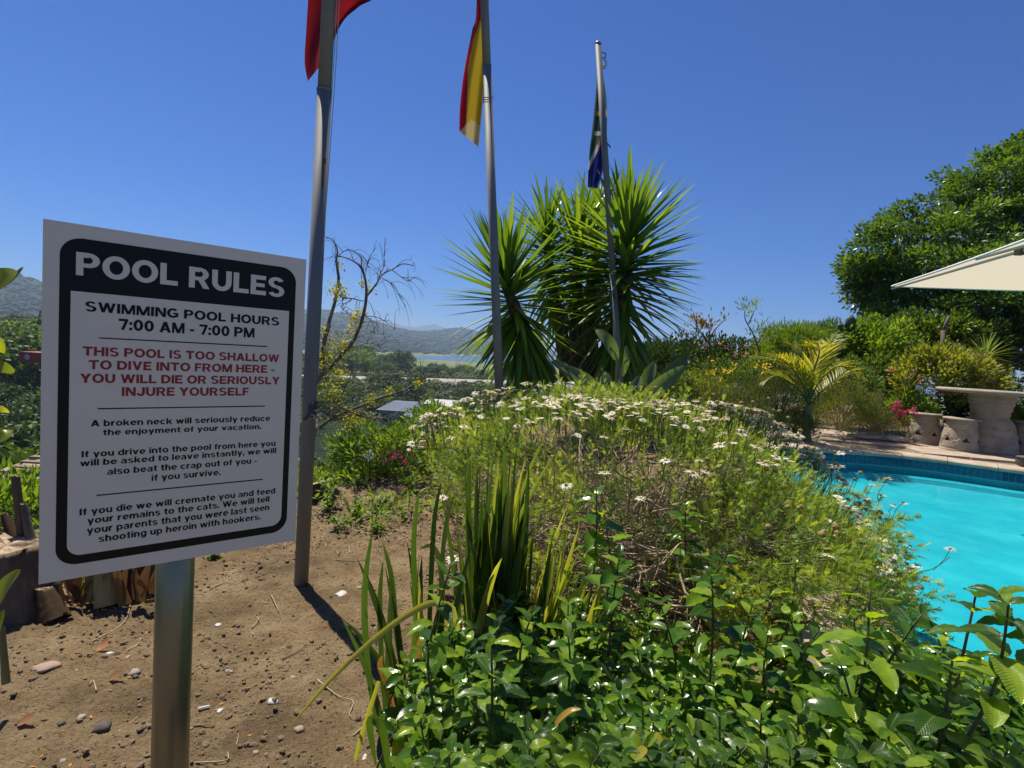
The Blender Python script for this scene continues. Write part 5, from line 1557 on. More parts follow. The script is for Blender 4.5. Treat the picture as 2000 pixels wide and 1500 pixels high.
# ------------------------------------------------------------------ strap-leaved clumps
M_strap = leafm('strap_leaf', [(.018, .045, .012), (.035, .08, .016), (.06, .12, .02)], .38, .33, .5, nscale=8, orand=1.0)
M_strapy = leafm('strap_leaf_pale', [(.09, .15, .03), (.17, .22, .05), (.28, .28, .08)], .42, .4, .4, nscale=8, orand=1.0)
M_straw = leafm('withered_leaf', [(.25, .12, .04), (.36, .24, .12)], .2, .8, .2)
def strap_clump(base, n, hmin, hmax, spread, lab, mats, wid=.022, lean=(0, 0), seed=1, droop=.5):
    gq = np.random.default_rng(seed)
    root = empty('strap_leaf_plant', base); tag(root, lab, 'plant', 'strap-leaved plants')
    for i in range(n):
        b_ = np.array(base) + np.array([gq.normal() * .05, gq.normal() * .04, -.02])
        a = gq.uniform(0, 2 * PI); h = gq.uniform(hmin, hmax); sp_ = abs(gq.normal()) * spread
        dx = math.cos(a) * sp_ + lean[0] * gq.uniform(.3, 1); dy = math.sin(a) * sp_ * .6 + lean[1]
        pts = []
        for t in np.linspace(0, 1, 9):
            pts.append(b_ + np.array([dx * t ** 1.4, dy * t ** 1.4, h * (t - droop * sp_ * t ** 3)]))
        w = [wid * (1.1 - .2 * t) * (1 - t ** 5) + .001 for t in np.linspace(0, 1, 9)]
        nh = unit([math.cos(a + gq.normal() * .8), math.sin(a + gq.normal() * .8) - .8, .3])
        V, F = ribbon(pts, w, nh, .35, gq.normal() * .8)
        mb = MB(); mb.add(V, F, 0, gq.random()); mb.build('leaf', mats[0] if gq.random() < .8 else mats[1], root, smooth=True)
    return root
c1_ = P(960, 1330, 2.12); c1_[2] = gz(c1_[0], c1_[1])
R1 = strap_clump(c1_, 74, .62, .98, .10, 'dense upright dark green strap-leaved clump in front of the daisy bush', (M_strap, M_strapy), .030, (.0, 0), 1)
c2_ = P(815, 1420, 1.78); c2_[2] = gz(c2_[0], c2_[1])
R2 = strap_clump(c2_, 24, .35, .72, .13, 'smaller strap-leaved clump standing on the bare soil by the flagpole shadow', (M_strap, M_strapy), .026, (.0, 0), 2)
c3_ = P(1050, 1290, 2.0); c3_[2] = gz(c3_[0], c3_[1])
R3 = strap_clump(c3_, 26, .45, .75, .12, 'pale green strap-leaved clump fanning to the right of the dark one', (M_strapy, M_strap), .026, (.16, 0), 3)
def path_leaf(root, pxs, Y, w, mat, rnd=.5, nh=(.2, -1, .4), name='leaf', taper=5):
    Ys = Y if isinstance(Y, (list, tuple)) else [Y] * len(pxs)
    pts = spline([P(x, y, yy) for (x, y), yy in zip(pxs, Ys)], 16)
    ws = [w * (.75 + .5 * t if t < .5 else 1) * (1 - t ** taper) + .0008 for t in np.linspace(0, 1, 16)]
    mb = MB(); mb.add(*ribbon(pts, ws, nh, .3), 0, rnd); return mb.build(name, mat, root, smooth=True)
for pxs, Y, w, mt in [([(905, 1330), (888, 1200), (865, 1180), (830, 1182), (760, 1225), (660, 1312), (568, 1416)], [1.5, 1.5, 1.5, 1.5, 1.46, 1.4, 1.36], .018, M_strapy),
                      ([(745, 1440), (722, 1330), (712, 1200), (716, 1110), (728, 1035)], 1.75, .020, M_strap),
                      ([(755, 1420), (745, 1280), (742, 1170), (748, 1095)], 1.8, .017, M_strap),
                      ([(800, 1400), (775, 1240), (765, 1130), (748, 1060)], 1.8, .019, M_strap),
                      ([(820, 1380), (812, 1200), (808, 1060), (818, 960)], 1.8, .019, M_strap),
                      ([(835, 1380), (840, 1180), (848, 1020), (862, 940)], 1.85, .017, M_strap),
                      ([(850, 1380), (860, 1160), (870, 1030), (888, 965)], 1.85, .015, M_strapy),
                      ([(740, 1330), (718, 1400), (700, 1460), (693, 1490)], 1.5, .013, M_strapy),
                      ([(760, 1500), (745, 1420), (722, 1410), (735, 1498)], 1.3, .02, M_strap),
                      ([(1000, 1250), (1005, 1050), (1040, 960), (1085, 885)], 2.1, .015, M_strapy),
                      ([(985, 1200), (1000, 1040), (1030, 930), (1062, 858)], 2.1, .013, M_strapy),
                      ([(935, 1250), (920, 1100), (915, 980), (918, 900)], 2.1, .022, M_strap),
                      ([(985, 1250), (983, 1050), (985, 930), (985, 868)], 2.1, .020, M_strap),
                      ([(870, 1260), (862, 1120), (846, 1068), (820, 1072)], 1.9, .018, M_strapy)]:
    path_leaf(R2 if pxs[0][0] < 880 else R1, pxs, Y, w, mt, g.random())
path_leaf(R2, [(815, 1400), (812, 1300), (825, 1240), (818, 1222)], 1.6, .022, M_straw, name='withered_leaf')
path_leaf(R2, [(770, 1400), (758, 1340), (742, 1300), (748, 1280)], 1.6, .018, M_straw, name='withered_leaf')
path_leaf(R2, [(1085, 1415), (1098, 1400), (1115, 1388), (1135, 1385)], 1.0, .012, M_gly, name='withered_leaf', nh=(0, -.3, 1))

# ------------------------------------------------------------------ yucca
M_yuc = leafm('yucca_leaf', [(.028, .062, .012), (.055, .115, .016), (.12, .18, .024)], .36, .32, .5, nscale=3, orand=1.0, gain=1.75)
M_ytr = surf('yucca_trunk', [(.05, .04, .03), (.12, .095, .065), (.17, .14, .1)], 10, .95, .9, 30, stretch=(1, 1, 2.2), dist=.02)
yb = P(1135, 745, 7.2); yb[2] = nearz(yb[0], yb[1])
yroot = empty('yucca_tree', yb); tag(yroot, 'large yucca tree with several spiky heads behind the flagpoles', 'tree')
SW_ = blade(1, .082, 7, .35, .03, 'sword'); SW2 = blade(1, .074, 7, .35, .16, 'sword')
mb = MB(); mb.add(*SW_); ym1 = mb.mesh('leaf', M_yuc, smooth=True)
mb = MB(); mb.add(*SW2); ym2 = mb.mesh('leaf', M_yuc, smooth=True)
gy_ = np.random.default_rng(31); yl = []
def yhead(px, py, Y, trunk, n, L_, skirt, tilt=(0, 0), maxel=86, minel=-62, elk=((0, .35, .7, 1), (86, 12, -12, -62))):
    top = P(px, py, Y)
    pts = [P(a, b_, y_) for a, b_, y_ in trunk] + [top]
    mb = MB(); cv = spline(pts, 16); mb.tube(cv, np.linspace(.11, .055, 16) + gy_.normal(size=16) * .006, 10); mb.build('trunk', M_ytr, yroot, smooth=True)
    dn = unit(pts[-2] - top)
    for i in range(n):
        t = (i + .5) / n
        s = t ** 1.5 * skirt
        el = math.radians(float(np.interp(t, elk[0], elk[1])) + gy_.normal() * 6)
        a = i * 2.39996 + gy_.normal() * .15
        base_ = top + dn * s
        if s > .5: base_ = base_ + (cv[max(0, 15 - int(s * 8))] - (top + dn * s)) * .5
        d = np.array([math.cos(a) * math.cos(el) + tilt[0], math.sin(a) * math.cos(el) + tilt[1], math.sin(el)])
        d = unit(d); nr = unit(np.array([-math.cos(a) * math.sin(el) * .9, -math.sin(a) * math.sin(el) * .9, math.cos(el) + .25]))
        ln = L_ * gy_.uniform(.85, 1.08) * (1 if t > .08 else .8)
        yl.append((base_ + d * .03, d, nr, ln, el, Y))
yhead(985, 545, 6.5, [(1075, 745, 7.0), (1045, 690, 6.8), (1008, 610, 6.6)], 250, .95, 1.1, (-.02, 0), elk=((0, .4, .55, 1), (86, 5, -30, -68)))
yhead(1226, 462, 6.7, [(1190, 745, 7.0), (1205, 640, 6.9), (1222, 540, 6.8)], 350, .97, 1.35)
yhead(1130, 470, 7.6, [(1130, 745, 7.4), (1125, 640, 7.5), (1128, 550, 7.6)], 190, .9, 1.1)
yhead(1068, 462, 8.0, [(1110, 745, 7.7), (1095, 640, 7.8), (1075, 540, 7.9)], 170, .9, 1.0)
yhead(1165, 430, 8.2, [(1150, 745, 7.8), (1160, 600, 7.9), (1162, 520, 8.0)], 110, .85, .9)
if 0: yhead(1090, 560, 7.0, [(1120, 745, 7.2), (1110, 680, 7.2)], 70, .7, .8, minel=-70)
if 0: yhead(1180, 600, 6.9, [(1160, 745, 7.1), (1170, 680, 7.0)], 60, .7, .7, minel=-70)
yl.sort(key=lambda q: q[5] - .5 * math.sin(q[4]))
pos = np.array([q[0] for q in yl]); dd_ = np.array([q[1] for q in yl]); nn_ = np.array([q[2] for q in yl]); LL = np.array([q[3] for q in yl])
FRM = frames(pos, dd_, nn_, LL)
for i in range(290): place('leaf', ym1 if yl[i][4] > -.2 else ym2, FRM[i], yroot)
mb = MB(); mb.scatter(SW_, FRM[290:][::2]); mb.scatter(SW2, FRM[291:][::2]); stuffpart(mb, 'foliage', M_yuc, yroot, smooth=True)
# the shaggy column of stems in the middle
mb = MB()
for (a, w_) in ((1112, .13), (1140, .12), (1165, .12)):
    for k in range(50):
        z = gy_.uniform(590, 745); p = P(a + gy_.normal() * 5, z, 7.1); an = gy_.uniform(0, 2 * PI)
        d = np.array([math.cos(an) * .35, math.sin(an) * .35, -1]); M = frames(p + [math.cos(an) * w_ * .7, math.sin(an) * w_ * .7, 0], d, [math.cos(an), math.sin(an), .3], [.28])
        mb.scatter(SW2, M)
stuffpart(mb, 'dead_leaves', surf('dead_yucca_leaf', [(.06, .045, .03), (.14, .11, .07)], 12, .9), yroot)

# ------------------------------------------------------------------ bird-of-paradise plant in front of it
M_strel = leafm('paddle_leaf', [(.05, .085, .035), (.075, .12, .045), (.11, .15, .055)], .3, .38, .45, nscale=10, orand=1.0, bump=.3)
sb_ = P(1185, 800, 5.6); sb_[2] = nearz(sb_[0], sb_[1])
sroot = empty('bird_of_paradise_plant', sb_); tag(sroot, 'clump of large paddle-shaped leaves in front of the yucca, behind the daisies', 'plant')
M_mid = leafm('leaf_midrib', [(.14, .17, .06), (.2, .22, .09)], .2, .5)
def paddle(b_px, t_px, Y, wpx, roll=0, rnd=.5, cup=.5):
    b_ = P(*b_px, Y); t = P(*t_px, Y + .05); mid = (b_ + t) / 2 + np.array([0, -.05, .03])
    pts = spline([b_, mid, t], 12)
    w = wpx * Y / FOC
    ws = [max(.004, w * math.sin(PI * min(1, (max(0, s - .02)) ** .8)) ** .75) for s in np.linspace(0, 1, 12)]
    nh = unit([math.sin(roll), -math.cos(roll), .35])
    V, F = ribbon(pts, ws, nh, cup)
    mb = MB(); mb.add(V, F, 0, rnd); lf = mb.build('leaf', M_strel, sroot, smooth=True)
    mb = MB(); st = sb_ + np.array([random.uniform(-.12, .12), random.uniform(-.1, .1), 0]); mb.tube(spline([st, (st + b_) / 2 + [0, 0, .1], b_] + [pts[4], pts[10]], 12), np.linspace(.016, .004, 12), 6); mb.build('midrib', M_mid, lf, smooth=True)
for a in [((1205, 705), (1163, 643), 5.5, 26, .2, .6), ((1212, 740), (1222, 675), 5.6, 22, .8, .3), ((1120, 745), (1078, 705), 5.5, 20, 0, .4), ((1180, 780), (1095, 715), 5.4, 28, .3, .7),
          ((1240, 790), (1278, 708), 5.4, 27, 0, .8), ((1270, 780), (1347, 694), 5.5, 34, -.3, .9), ((1235, 800), (1340, 715), 5.3, 30, 0, .3), ((1165, 800), (1130, 730), 5.3, 24, .4, .5),
          ((1150, 760), (1100, 750), 5.3, 18, .9, .2), ((1195, 800), (1180, 725), 5.2, 24, -.4, .8), ((1215, 800), (1250, 735), 5.2, 22, 0, .5), ((1120, 780), (1070, 748), 5.2, 16, .9, .2)]:
    paddle(a[0], a[1], a[2], a[3], a[4], a[5])
# ------------------------------------------------------------------ bare tree by the first flagpole
M_btree = surf('lichened_bark', [(.07, .055, .04), (.15, .125, .09), (.26, .23, .18)], 16, .9, .6, 50, dist=.006)
M_lich = leafm('yellow_green_tuft', [(.12, .15, .02), (.24, .26, .04), (.34, .32, .06)], .35, .7, .3)
BY = 5.3
btb = P(560, 930, BY); btb[2] = nearz(btb[0], btb[1]) - .1
broot = empty('bare_tree', btb); tag(broot, 'half-bare crooked tree with yellow-green tufts beside the first flagpole', 'tree')
def Z3(x, y): return (600 + x / 3, 400 + y / 3)
BR = [([(20, 1100), (70, 1010), (130, 960), (200, 880), (270, 800), (320, 680), (345, 560), (345, 470), (330, 400), (300, 350), (240, 315), (180, 300)], .036, .006),
      ([(20, 1100), (80, 990), (95, 830), (130, 680), (165, 560), (185, 440), (170, 330), (178, 270), (150, 205), (110, 192)], .036, .004),
      ([(345, 540), (400, 470), (440, 410), (500, 378), (560, 345), (630, 358)], .014, .003),
      ([(500, 383), (560, 430), (612, 455)], .007, .002), ([(440, 430), (500, 470), (545, 545)], .008, .002),
      ([(345, 385), (365, 310), (408, 245)], .008, .002), ([(400, 480), (430, 400), (455, 350), (448, 290)], .007, .002),
      ([(40, 1330), (130, 1260), (200, 1225), (330, 1172), (430, 1130), (560, 1090), (650, 1045), (700, 1010), (780, 985), (850, 1000)], .026, .004),
      ([(205, 545), (265, 550), (330, 565)], .010, .006), ([(180, 300), (240, 262), (300, 290), (345, 350), (375, 365)], .006, .002),
      ([(130, 700), (110, 780), (80, 840)], .02, .01), ([(260, 560), (200, 600), (275, 660), (330, 700)], .006, .002),
      ([(330, 650), (410, 660), (480, 700), (520, 740)], .007, .002), ([(330, 640), (380, 690), (400, 760)], .006, .002),
      ([(200, 870), (290, 830), (370, 810), (420, 830), (450, 860)], .008, .002), ([(660, 1045), (690, 1000), (640, 985), (600, 995)], .006, .002),
      ([(560, 1090), (620, 1120), (660, 1150)], .006, .002), ([(200, 1225), (320, 1240), (420, 1260), (500, 1300)], .010, .003),
      ([(180, 1180), (300, 1230), (450, 1250), (600, 1200)], .010, .003), ([(130, 1260), (190, 1130), (240, 1040), (270, 960), (280, 900)], .012, .003),
      ([(150, 1200), (260, 1130), (350, 1090), (420, 1070)], .010, .003), ([(120, 1160), (180, 1200), (230, 1260)], .012, .006)]
gb = np.random.default_rng(41); ends = []
btop = P(598, 905, BY); lo = P(604, 850, BY)
mb = MB(); mb.tube(spline([btb, btop, lo, P(*Z3(20, 1100), BY)], 12), np.linspace(.06, .042, 12), 9); tr0 = mb.build('trunk', M_btree, broot, smooth=True)
for pts, ra, rb in BR:
    yo = gb.normal() * .05
    n = len(pts); q = [P(*Z3(*p), BY + yo * (i / n) + gb.normal() * .03 * (i > 0)) for i, p in enumerate(pts)]
    cv = spline(q, 22); mb = MB(); mb.tube(cv, np.linspace(ra * .72, rb * .75, 22) * (1 + gb.normal(size=22) * .06), 7); mb.build('branch', M_btree, broot, smooth=True)
    for k in range(int(3 + n * 1.1)):
        i = gb.integers(3, 21); ends.append((cv[i], unit(cv[i] - cv[i - 1])))
mb = MB()
for (p, d) in ends:
    L_ = gb.uniform(.06, .30); s = unit(d + gb.normal(size=3) * .8 + [0, 0, .15])
    q = [p, p + s * L_ * .4 + [0, 0, .02], p + s * L_ * .8 + [0, 0, -.01], p + s * L_ + [0, 0, -.09 * L_ / .3]]
    cv = spline(q, 8); mb.tube(cv, np.linspace(.0036, .001, 8), 3)
    if gb.random() < .5:
        e = cv[5] + unit(s + gb.normal(size=3) * .7) * L_ * .4; mb.tube(spline([cv[5], (cv[5] + e) / 2 + [0, 0, .01], e], 5), .0015, 3)
stuffpart(mb, 'twigs', M_btree, broot, smooth=True)
mb = MB()
for (x, y, s, n) in [(180, 500, .10, 150), (200, 520, .07, 60), (300, 640, .07, 80), (280, 680, .06, 70), (330, 460, .05, 40), (250, 740, .05, 50), (200, 820, .10, 150), (130, 830, .08, 80), (140, 950, .12, 150), (190, 1000, .10, 100), (270, 1270, .13, 220), (230, 1290, .1, 120), (370, 1150, .06, 60), (480, 1095, .05, 40), (650, 1045, .05, 40), (80, 900, .1, 90), (110, 1060, .1, 80), (370, 500, .04, 30), (190, 350, .04, 25), (160, 1130, .1, 90), (90, 740, .07, 50)]:
    p = P(*Z3(x, y), BY - .02) + gb.normal(size=(n, 3)) * s * .5
    mb.scatter(TINY, frames(p, gb.normal(size=(n, 3)) + [0, 0, .5], gb.normal(size=(n, 3)), gb.uniform(.018, .04, n)))
stuffpart(mb, 'tufts', M_lich, broot)

# ------------------------------------------------------------------ weeds and low flowering cover at the edge of the plateau
M_weed = leafm('weed_leaf', [(.05, .10, .018), (.09, .16, .025), (.15, .22, .035)], .42, .5, .35)
M_mag = leafm('magenta_petal', [(.45, .01, .16), (.62, .03, .28)], .4, .6, .3, tgain=(1, .6, .9))
WV = [((640, 1000, 4.0), .20, 'leafy weed at the soil edge just right of the first flagpole'), ((690, 1015, 3.9), .14, 'low weed on dry litter right of the first flagpole weed'), ((740, 1000, 4.1), .12, 'small weed midway between first flagpole and strap leaves'),
      ((700, 930, 4.5), .22, 'taller leafy weed below the low bare branch'), ((650, 935, 4.6), .2, 'bushy weed behind the first flagpole foot'), ((760, 935, 4.5), .2, 'leafy weed left of the daisy bush foot'), ((800, 960, 4.2), .15, 'low weed against the left side of the daisy bush'), ((665, 1035, 3.6), .1, 'smallest weed on open soil near the first flagpole'), ((735, 1045, 3.5), .08, 'tiny weed beside the tall strap leaf')]
def weed(px, py, h, lab, grp, k, mat=M_weed, n=46, nm='weed_plant'):
    q = G(px, py, .05); q[2] = nearz(q[0], q[1])
    for _ in range(5):
        q = G(px, py, q[2]); q[2] = nearz(q[0], q[1])
        if not (1 < q[1] < 7): q = P(px, py, 4.6)
    gq = np.random.default_rng(k)
    root = empty(nm, q); tag(root, lab, 'plant', grp)
    ms = MB(); ml = MB()
    for i in range(7):
        a = gq.uniform(0, 6.28); e = q + np.array([math.cos(a) * h * .6, math.sin(a) * h * .6, h * gq.uniform(.5, 1.1)])
        cv = spline([q, (q + e) / 2 + [0, 0, h * .12], e], 8); ms.tube(cv, np.linspace(.004, .0015, 8), 4)
        for j in range(n // 7 + 3):
            t = gq.uniform(.25, 1); p = cv[int(t * 7)]; d = unit(gq.normal(size=3) + [0, 0, .4]); ml.scatter(LA, frames(p, d, [0, 0, 1] + gq.normal(size=3) * .3, [gq.uniform(.05, .09) * (.6 + h * 2)]), rnd=[gq.random()])
    ms.build('stems', M_gstem, root); stuffpart(ml, 'foliage', mat, root)
for k, ((px, py, _), h, lab) in enumerate(WV): weed(px, py, h, lab, 'weeds at the edge of the bare soil', k)
# ground cover, uncountable
mb = MB(); n = 9000; gq = np.random.default_rng(6)
px = gq.uniform(605, 1010, n); x = gq.uniform(-1.9, .5, n); y = gq.uniform(3.7, 6.6, n)
patch = np.array([mnoise.noise(Vector((a * 1.6, b_ * 1.6, 2))) for a, b_ in zip(x, y)]) + (y - 4.5) * .45
kk = (patch > .05)
x, y = x[kk], y[kk]; z = nearbase(x, y) + gq.uniform(0, .12, len(x)) + .02 + .1 * gq.random(len(x)) * (y > 5)
mb.scatter(LA, frames(np.c_[x, y, z], gq.normal(size=(len(x), 3)) + [0, 0, .7], gq.normal(size=(len(x), 3)) * .5 + [0, -.2, 1], gq.uniform(.03, .085, len(x))))
tag(mb.build('ground_cover', M_weed), 'low bright green weeds covering the edge of the bare soil', kind='stuff')
# bushes around the plateau rim
bush('edge_shrub', 'green shrub at the plateau rim behind the magenta flowers', 'shrub', P(760, 900, 5.2), (.6, .5, .3), 2600, .06, M_weed, 30, .4, LA, seed=1)
bush('edge_shrub', 'green shrub left of the daisies under the bare branch', 'shrub', P(680, 945, 5.0) , (.5, .4, .2), 1800, .055, M_weed, 26, .4, LA, seed=2)
bush('edge_shrub', 'green shrub behind the left end of the daisy bush', 'shrub', P(860, 860, 5.2) , (.5, .5, .3), 2400, .05, M_weed, 30, .4, LA, seed=3)
def blooms(name, lab, pts, Y, mat, s, grp=None, stem=.12, n=26, cat='flowers'):
    c = np.mean([P(x, y, Y) for x, y in pts], axis=0); root = empty(name, c - [0, 0, stem]); tag(root, lab, cat, grp)
    gq = np.random.default_rng(len(pts)); ms = MB()
    for (x, y) in pts:
        p = P(x, y, Y + gq.normal() * .03); ms.tube([p - [0, 0, stem], p], .0025, 4)
        mb = MB(); q = p + gq.normal(size=(n, 3)) * s * .45
        mb.scatter(blade(1, .7, 2, .2, .3, 'ovate'), frames(q, gq.normal(size=(n, 3)), gq.normal(size=(n, 3)) + [0, -.5, .6], s * gq.uniform(.4, .7, n))); mb.build('flower_head', mat, root)
    ms.build('stems', M_gstem, root)
blooms('magenta_flowers', 'magenta flower heads left of the daisy bush', [(764, 884), (772, 890), (780, 882), (768, 896), (802, 882), (751, 899), (790, 905), (783, 893)], 4.7, M_mag, .022)
blooms('magenta_flowers', 'dull pink flower heads among the left daisy stems', [(860, 872), (845, 868), (925, 872), (930, 880), (915, 878), (830, 866)], 4.3, M_mag, .018)
blooms('white_flower', 'single pale flower beside the magenta ones', [(718, 892), (722, 888)], 4.7, M_petal, .04)

# ------------------------------------------------------------------ stumps and stalks behind the sign
M_cut = surf('cut_log_bark', [(.05, .032, .02), (.11, .075, .045), (.19, .135, .085)], 9, .95, .9, 26, stretch=(1, 1, .3), dist=.02)
M_cutend = surf('sawn_wood', [(.22, .15, .09), (.36, .26, .16), (.46, .35, .23)], 30, .9, .8, 70, dist=.006)
M_husk = leafm('orange_brown_husk', [(.05, .03, .015), (.10, .062, .03), (.17, .11, .055)], .2, .8, .3, nscale=14, tgain=(1.4, 1, .6))
M_stalk = surf('yellow_green_stalk', [(.12, .12, .03), (.22, .19, .06), (.3, .24, .09)], 7, .6, .3, 40, stretch=(1, 1, .2))
def stump(pb, pt_, Y, wb, wt, lab, mat=M_cut, endm=M_cutend, n=18, ends=True, tilt=.3, name='tree_stump', cat='stump', seed=1):
    n = 40 if wb > 30 else n; tilt = min(tilt, .45)
    gq = np.random.default_rng(seed)
    b_ = P(pb[0], pb[1], Y); t = P(pt_[0], pt_[1], Y + .03); k = Y / FOC / 2
    root = empty(name, b_); tag(root, lab, cat, 'stumps and cut stalks behind the sign')
    ax = unit(t - b_); V = []; F = []
    s1 = unit(np.cross(ax, [0, 1, 0])); s2 = np.cross(ax, s1)
    nr = 16 if wb > 30 else 9
    wob = gq.normal(size=n) * .06 + np.array([.07 * math.sin(3 * 2 * PI * j / n + seed) for j in range(n)])
    for i in range(nr):
        q = b_ + (t - b_) * i / (nr - 1); r = (wb + (wt - wb) * i / (nr - 1)) * k
        for j in range(n):
            a = 2 * PI * j / n; rr = r * (1 + wob[j] + gq.normal() * .015)
            e = ax * (math.cos(a) * tilt * r + gq.normal() * r * .05) * (i == nr - 1)
            V.append(q + s1 * math.cos(a) * rr + s2 * math.sin(a) * rr + e)
    for i in range(nr - 1):
        for j in range(n): A0 = i * n + j; B0 = i * n + (j + 1) % n; F.append((A0, B0, B0 + n, A0 + n))
    mb = MB(); mb.add(V, F); mb.build('bark', mat, root, smooth=True)
    top = V[-n:]; c = np.mean(top, axis=0)
    V2 = [c + ax * gq.normal() * .003]; rings_ = []
    for f_ in (.35, .7, .985):
        for p in top: V2.append(c + (np.array(p) - c) * f_ + ax * gq.normal() * .0035)
    F2 = [(0, 1 + j, 1 + (j + 1) % n) for j in range(n)]
    for l in range(2):
        for j in range(n): A0 = 1 + l * n + j; B0 = 1 + l * n + (j + 1) % n; F2.append((A0, A0 + n, B0 + n, B0))
    mb = MB(); mb.add(V2, F2); mb.build('cut_face', endm, root)
    return root
stump((38, 1212), (14, 1066), 2.42, 150, 128, 'thick sawn brown log leaning at the left edge behind the sign', tilt=.55, seed=1)
stump((104, 1212), (84, 1150), 2.36, 52, 26, 'broken orange brown stub leaning against the thick log', mat=M_husk, tilt=.9, seed=2)
stump((210, 1180), (204, 1085), 2.5, 48, 40, 'upright yellow-green cut stalk showing below the sign', mat=M_stalk, endm=M_stalk, name='cut_stalk', cat='stalk', seed=3)
stump((188, 1172), (180, 1080), 2.53, 30, 26, 'thinner stalk pressed against the yellow-green one below the sign', mat=M_stalk, endm=M_stalk, name='cut_stalk', cat='stalk', seed=4)
stump((255, 1165), (262, 1085), 2.6, 60, 40, 'dark brown husky stump right of the yellow-green stalk', mat=M_husk, seed=5, tilt=.8)
stump((288, 1160), (300, 1090), 2.65, 40, 30, 'ragged dark stub half hidden by the sign post', mat=M_cut, seed=6)
stump((46, 1070), (30, 930), 2.6, 17, 14, 'thin upright snapped stick above the log at the left edge', mat=M_cut, name='broken_stick', cat='stick', seed=7)
stump((60, 1060), (45, 985), 2.58, 18, 12, 'grey split stick leaning beside the snapped one', mat=M_bark, name='broken_stick', cat='stick', seed=8)
stump((30, 1062), (8, 1005), 2.62, 24, 12, 'short orange brown splinter rising from the log', mat=M_husk, name='broken_stick', cat='stick', seed=9)
stump((12, 1335), (4, 1225), 1.75, 15, 10, 'bent dark stalk at the far left edge of the bare soil', mat=M_stalk, endm=M_cut, name='cut_stalk', cat='stalk', seed=10)
stump((640, 1010), (612, 945), 4.2, 26, 34, 'curled brown bark scrap behind the foot of the first flagpole', mat=M_husk, name='bark_scrap', cat='bark', seed=11)
stump((622, 1025), (660, 955), 4.1, 16, 12, 'grey driftwood stick leaning behind the first flagpole', mat=M_bark, name='broken_stick', cat='stick', seed=12)
# husk leaves fanned around the stumps
hroot = empty('dry_husks', Gs(240, 1180)); tag(hroot, 'fan of dry brown husks around the cut stalks below the sign', 'husks')
for (a, b_, w) in [((250, 1180), (225, 1100), .05), ((275, 1175), (295, 1095), .05), ((240, 1178), (250, 1100), .04), ((165, 1170), (120, 1110), .05), ((150, 1165), (165, 1100), .04), ((300, 1160), (320, 1095), .05), ((120, 1205), (85, 1150), .03), ((60, 1215), (20, 1150), .03)]:
    path_leaf(hroot, [a, ((a[0] + b_[0]) / 2 - 4, (a[1] + b_[1]) / 2), b_], 2.5, w, M_husk, random.random(), name='husk', taper=3)
gh = np.random.default_rng(17)
for i in range(34):
    x0 = gh.choice([gh.uniform(225, 315), gh.uniform(120, 185), gh.uniform(20, 110)]); y0 = 1185 - (x0 - 100) * .07 + gh.normal() * 8; an = gh.normal() * .5
    l = gh.uniform(45, 110); x1 = x0 + math.sin(an) * l; y1 = y0 - math.cos(an) * l
    path_leaf(hroot, [(x0, y0), ((x0 + x1) / 2 + gh.normal() * 9, (y0 + y1) / 2), (x1, y1)], 2.5 + gh.normal() * .05, gh.uniform(.010, .028), M_husk, gh.random(), nh=unit([gh.normal() * .6, -1, .3]), name='husk', taper=3)
weed(150, 1165, .13, 'pale yellow-green weed sprouting between log and cut stalk', 'weeds under the sign', 71)
weed(418, 1092, .06, 'tiny yellowish weed just under the right part of the sign', 'weeds under the sign', 72)
bush('edge_shrub', 'sunlit shrub on the slope just beyond the thin snapped stick', 'shrub', P(20, 1040, 3.6), (.6, .5, .4), 2600, .06, M_weed, 30, .4, LA, seed=9)

# ------------------------------------------------------------------ plant cut by the left edge
M_big = leafm('broad_waxy_leaf', [(.08, .13, .02), (.15, .2, .03), (.22, .26, .04)], .42, .35, .45, nscale=12, tgain=(1.9, 1.6, .4))
lroot = empty('leafy_plant', P(-60, 1400, .95)); tag(lroot, 'broad-leaved plant at the left edge, only its yellow-green leaf tips in view', 'plant')
mb = MB(); mb.tube(spline([P(-60, 1400, .95), P(-75, 1100, .95), P(-60, 850, .95), P(-70, 560, .95)], 14), .007, 7); mb.build('stem', M_gst, lroot, smooth=True)
def wide(pxs, Y, w, mat=M_big, nh=(0, -1, .3), rnd=.6):
    pts = spline([P(x, y, Y + .01 * i) for i, (x, y) in enumerate(pxs)], 14)
    ws = [w * max(.03, math.sin(PI * min(1, t ** .85)) ** .6) for t in np.linspace(0, 1, 14)]
    mb = MB(); mb.add(*ribbon(pts, ws, nh, .2), 0, rnd); mb.build('leaf', mat, lroot, smooth=True)
wide([(-66, 585), (-20, 560), (12, 538), (30, 527)], .95, .042)
wide([(-66, 590), (-10, 565), (22, 545), (46, 521)], .97, .014, rnd=.1)
wide([(-60, 860), (-20, 855), (8, 848), (21, 840)], .95, .03)
wide([(-60, 700), (-20, 712), (8, 718), (28, 728)], .95, .022, rnd=.1)
wide([(-60, 640), (-30, 660), (-4, 676), (6, 690)], .95, .03)
wide([(-60, 1240), (-20, 1190), (12, 1140), (40, 1112)], .85, .024)
wide([(-60, 1290), (-20, 1250), (-5, 1220), (8, 1190)], .85, .02)
wide([(-60, 780), (-20, 795), (5, 800), (18, 806)], .95, .012, rnd=.9)

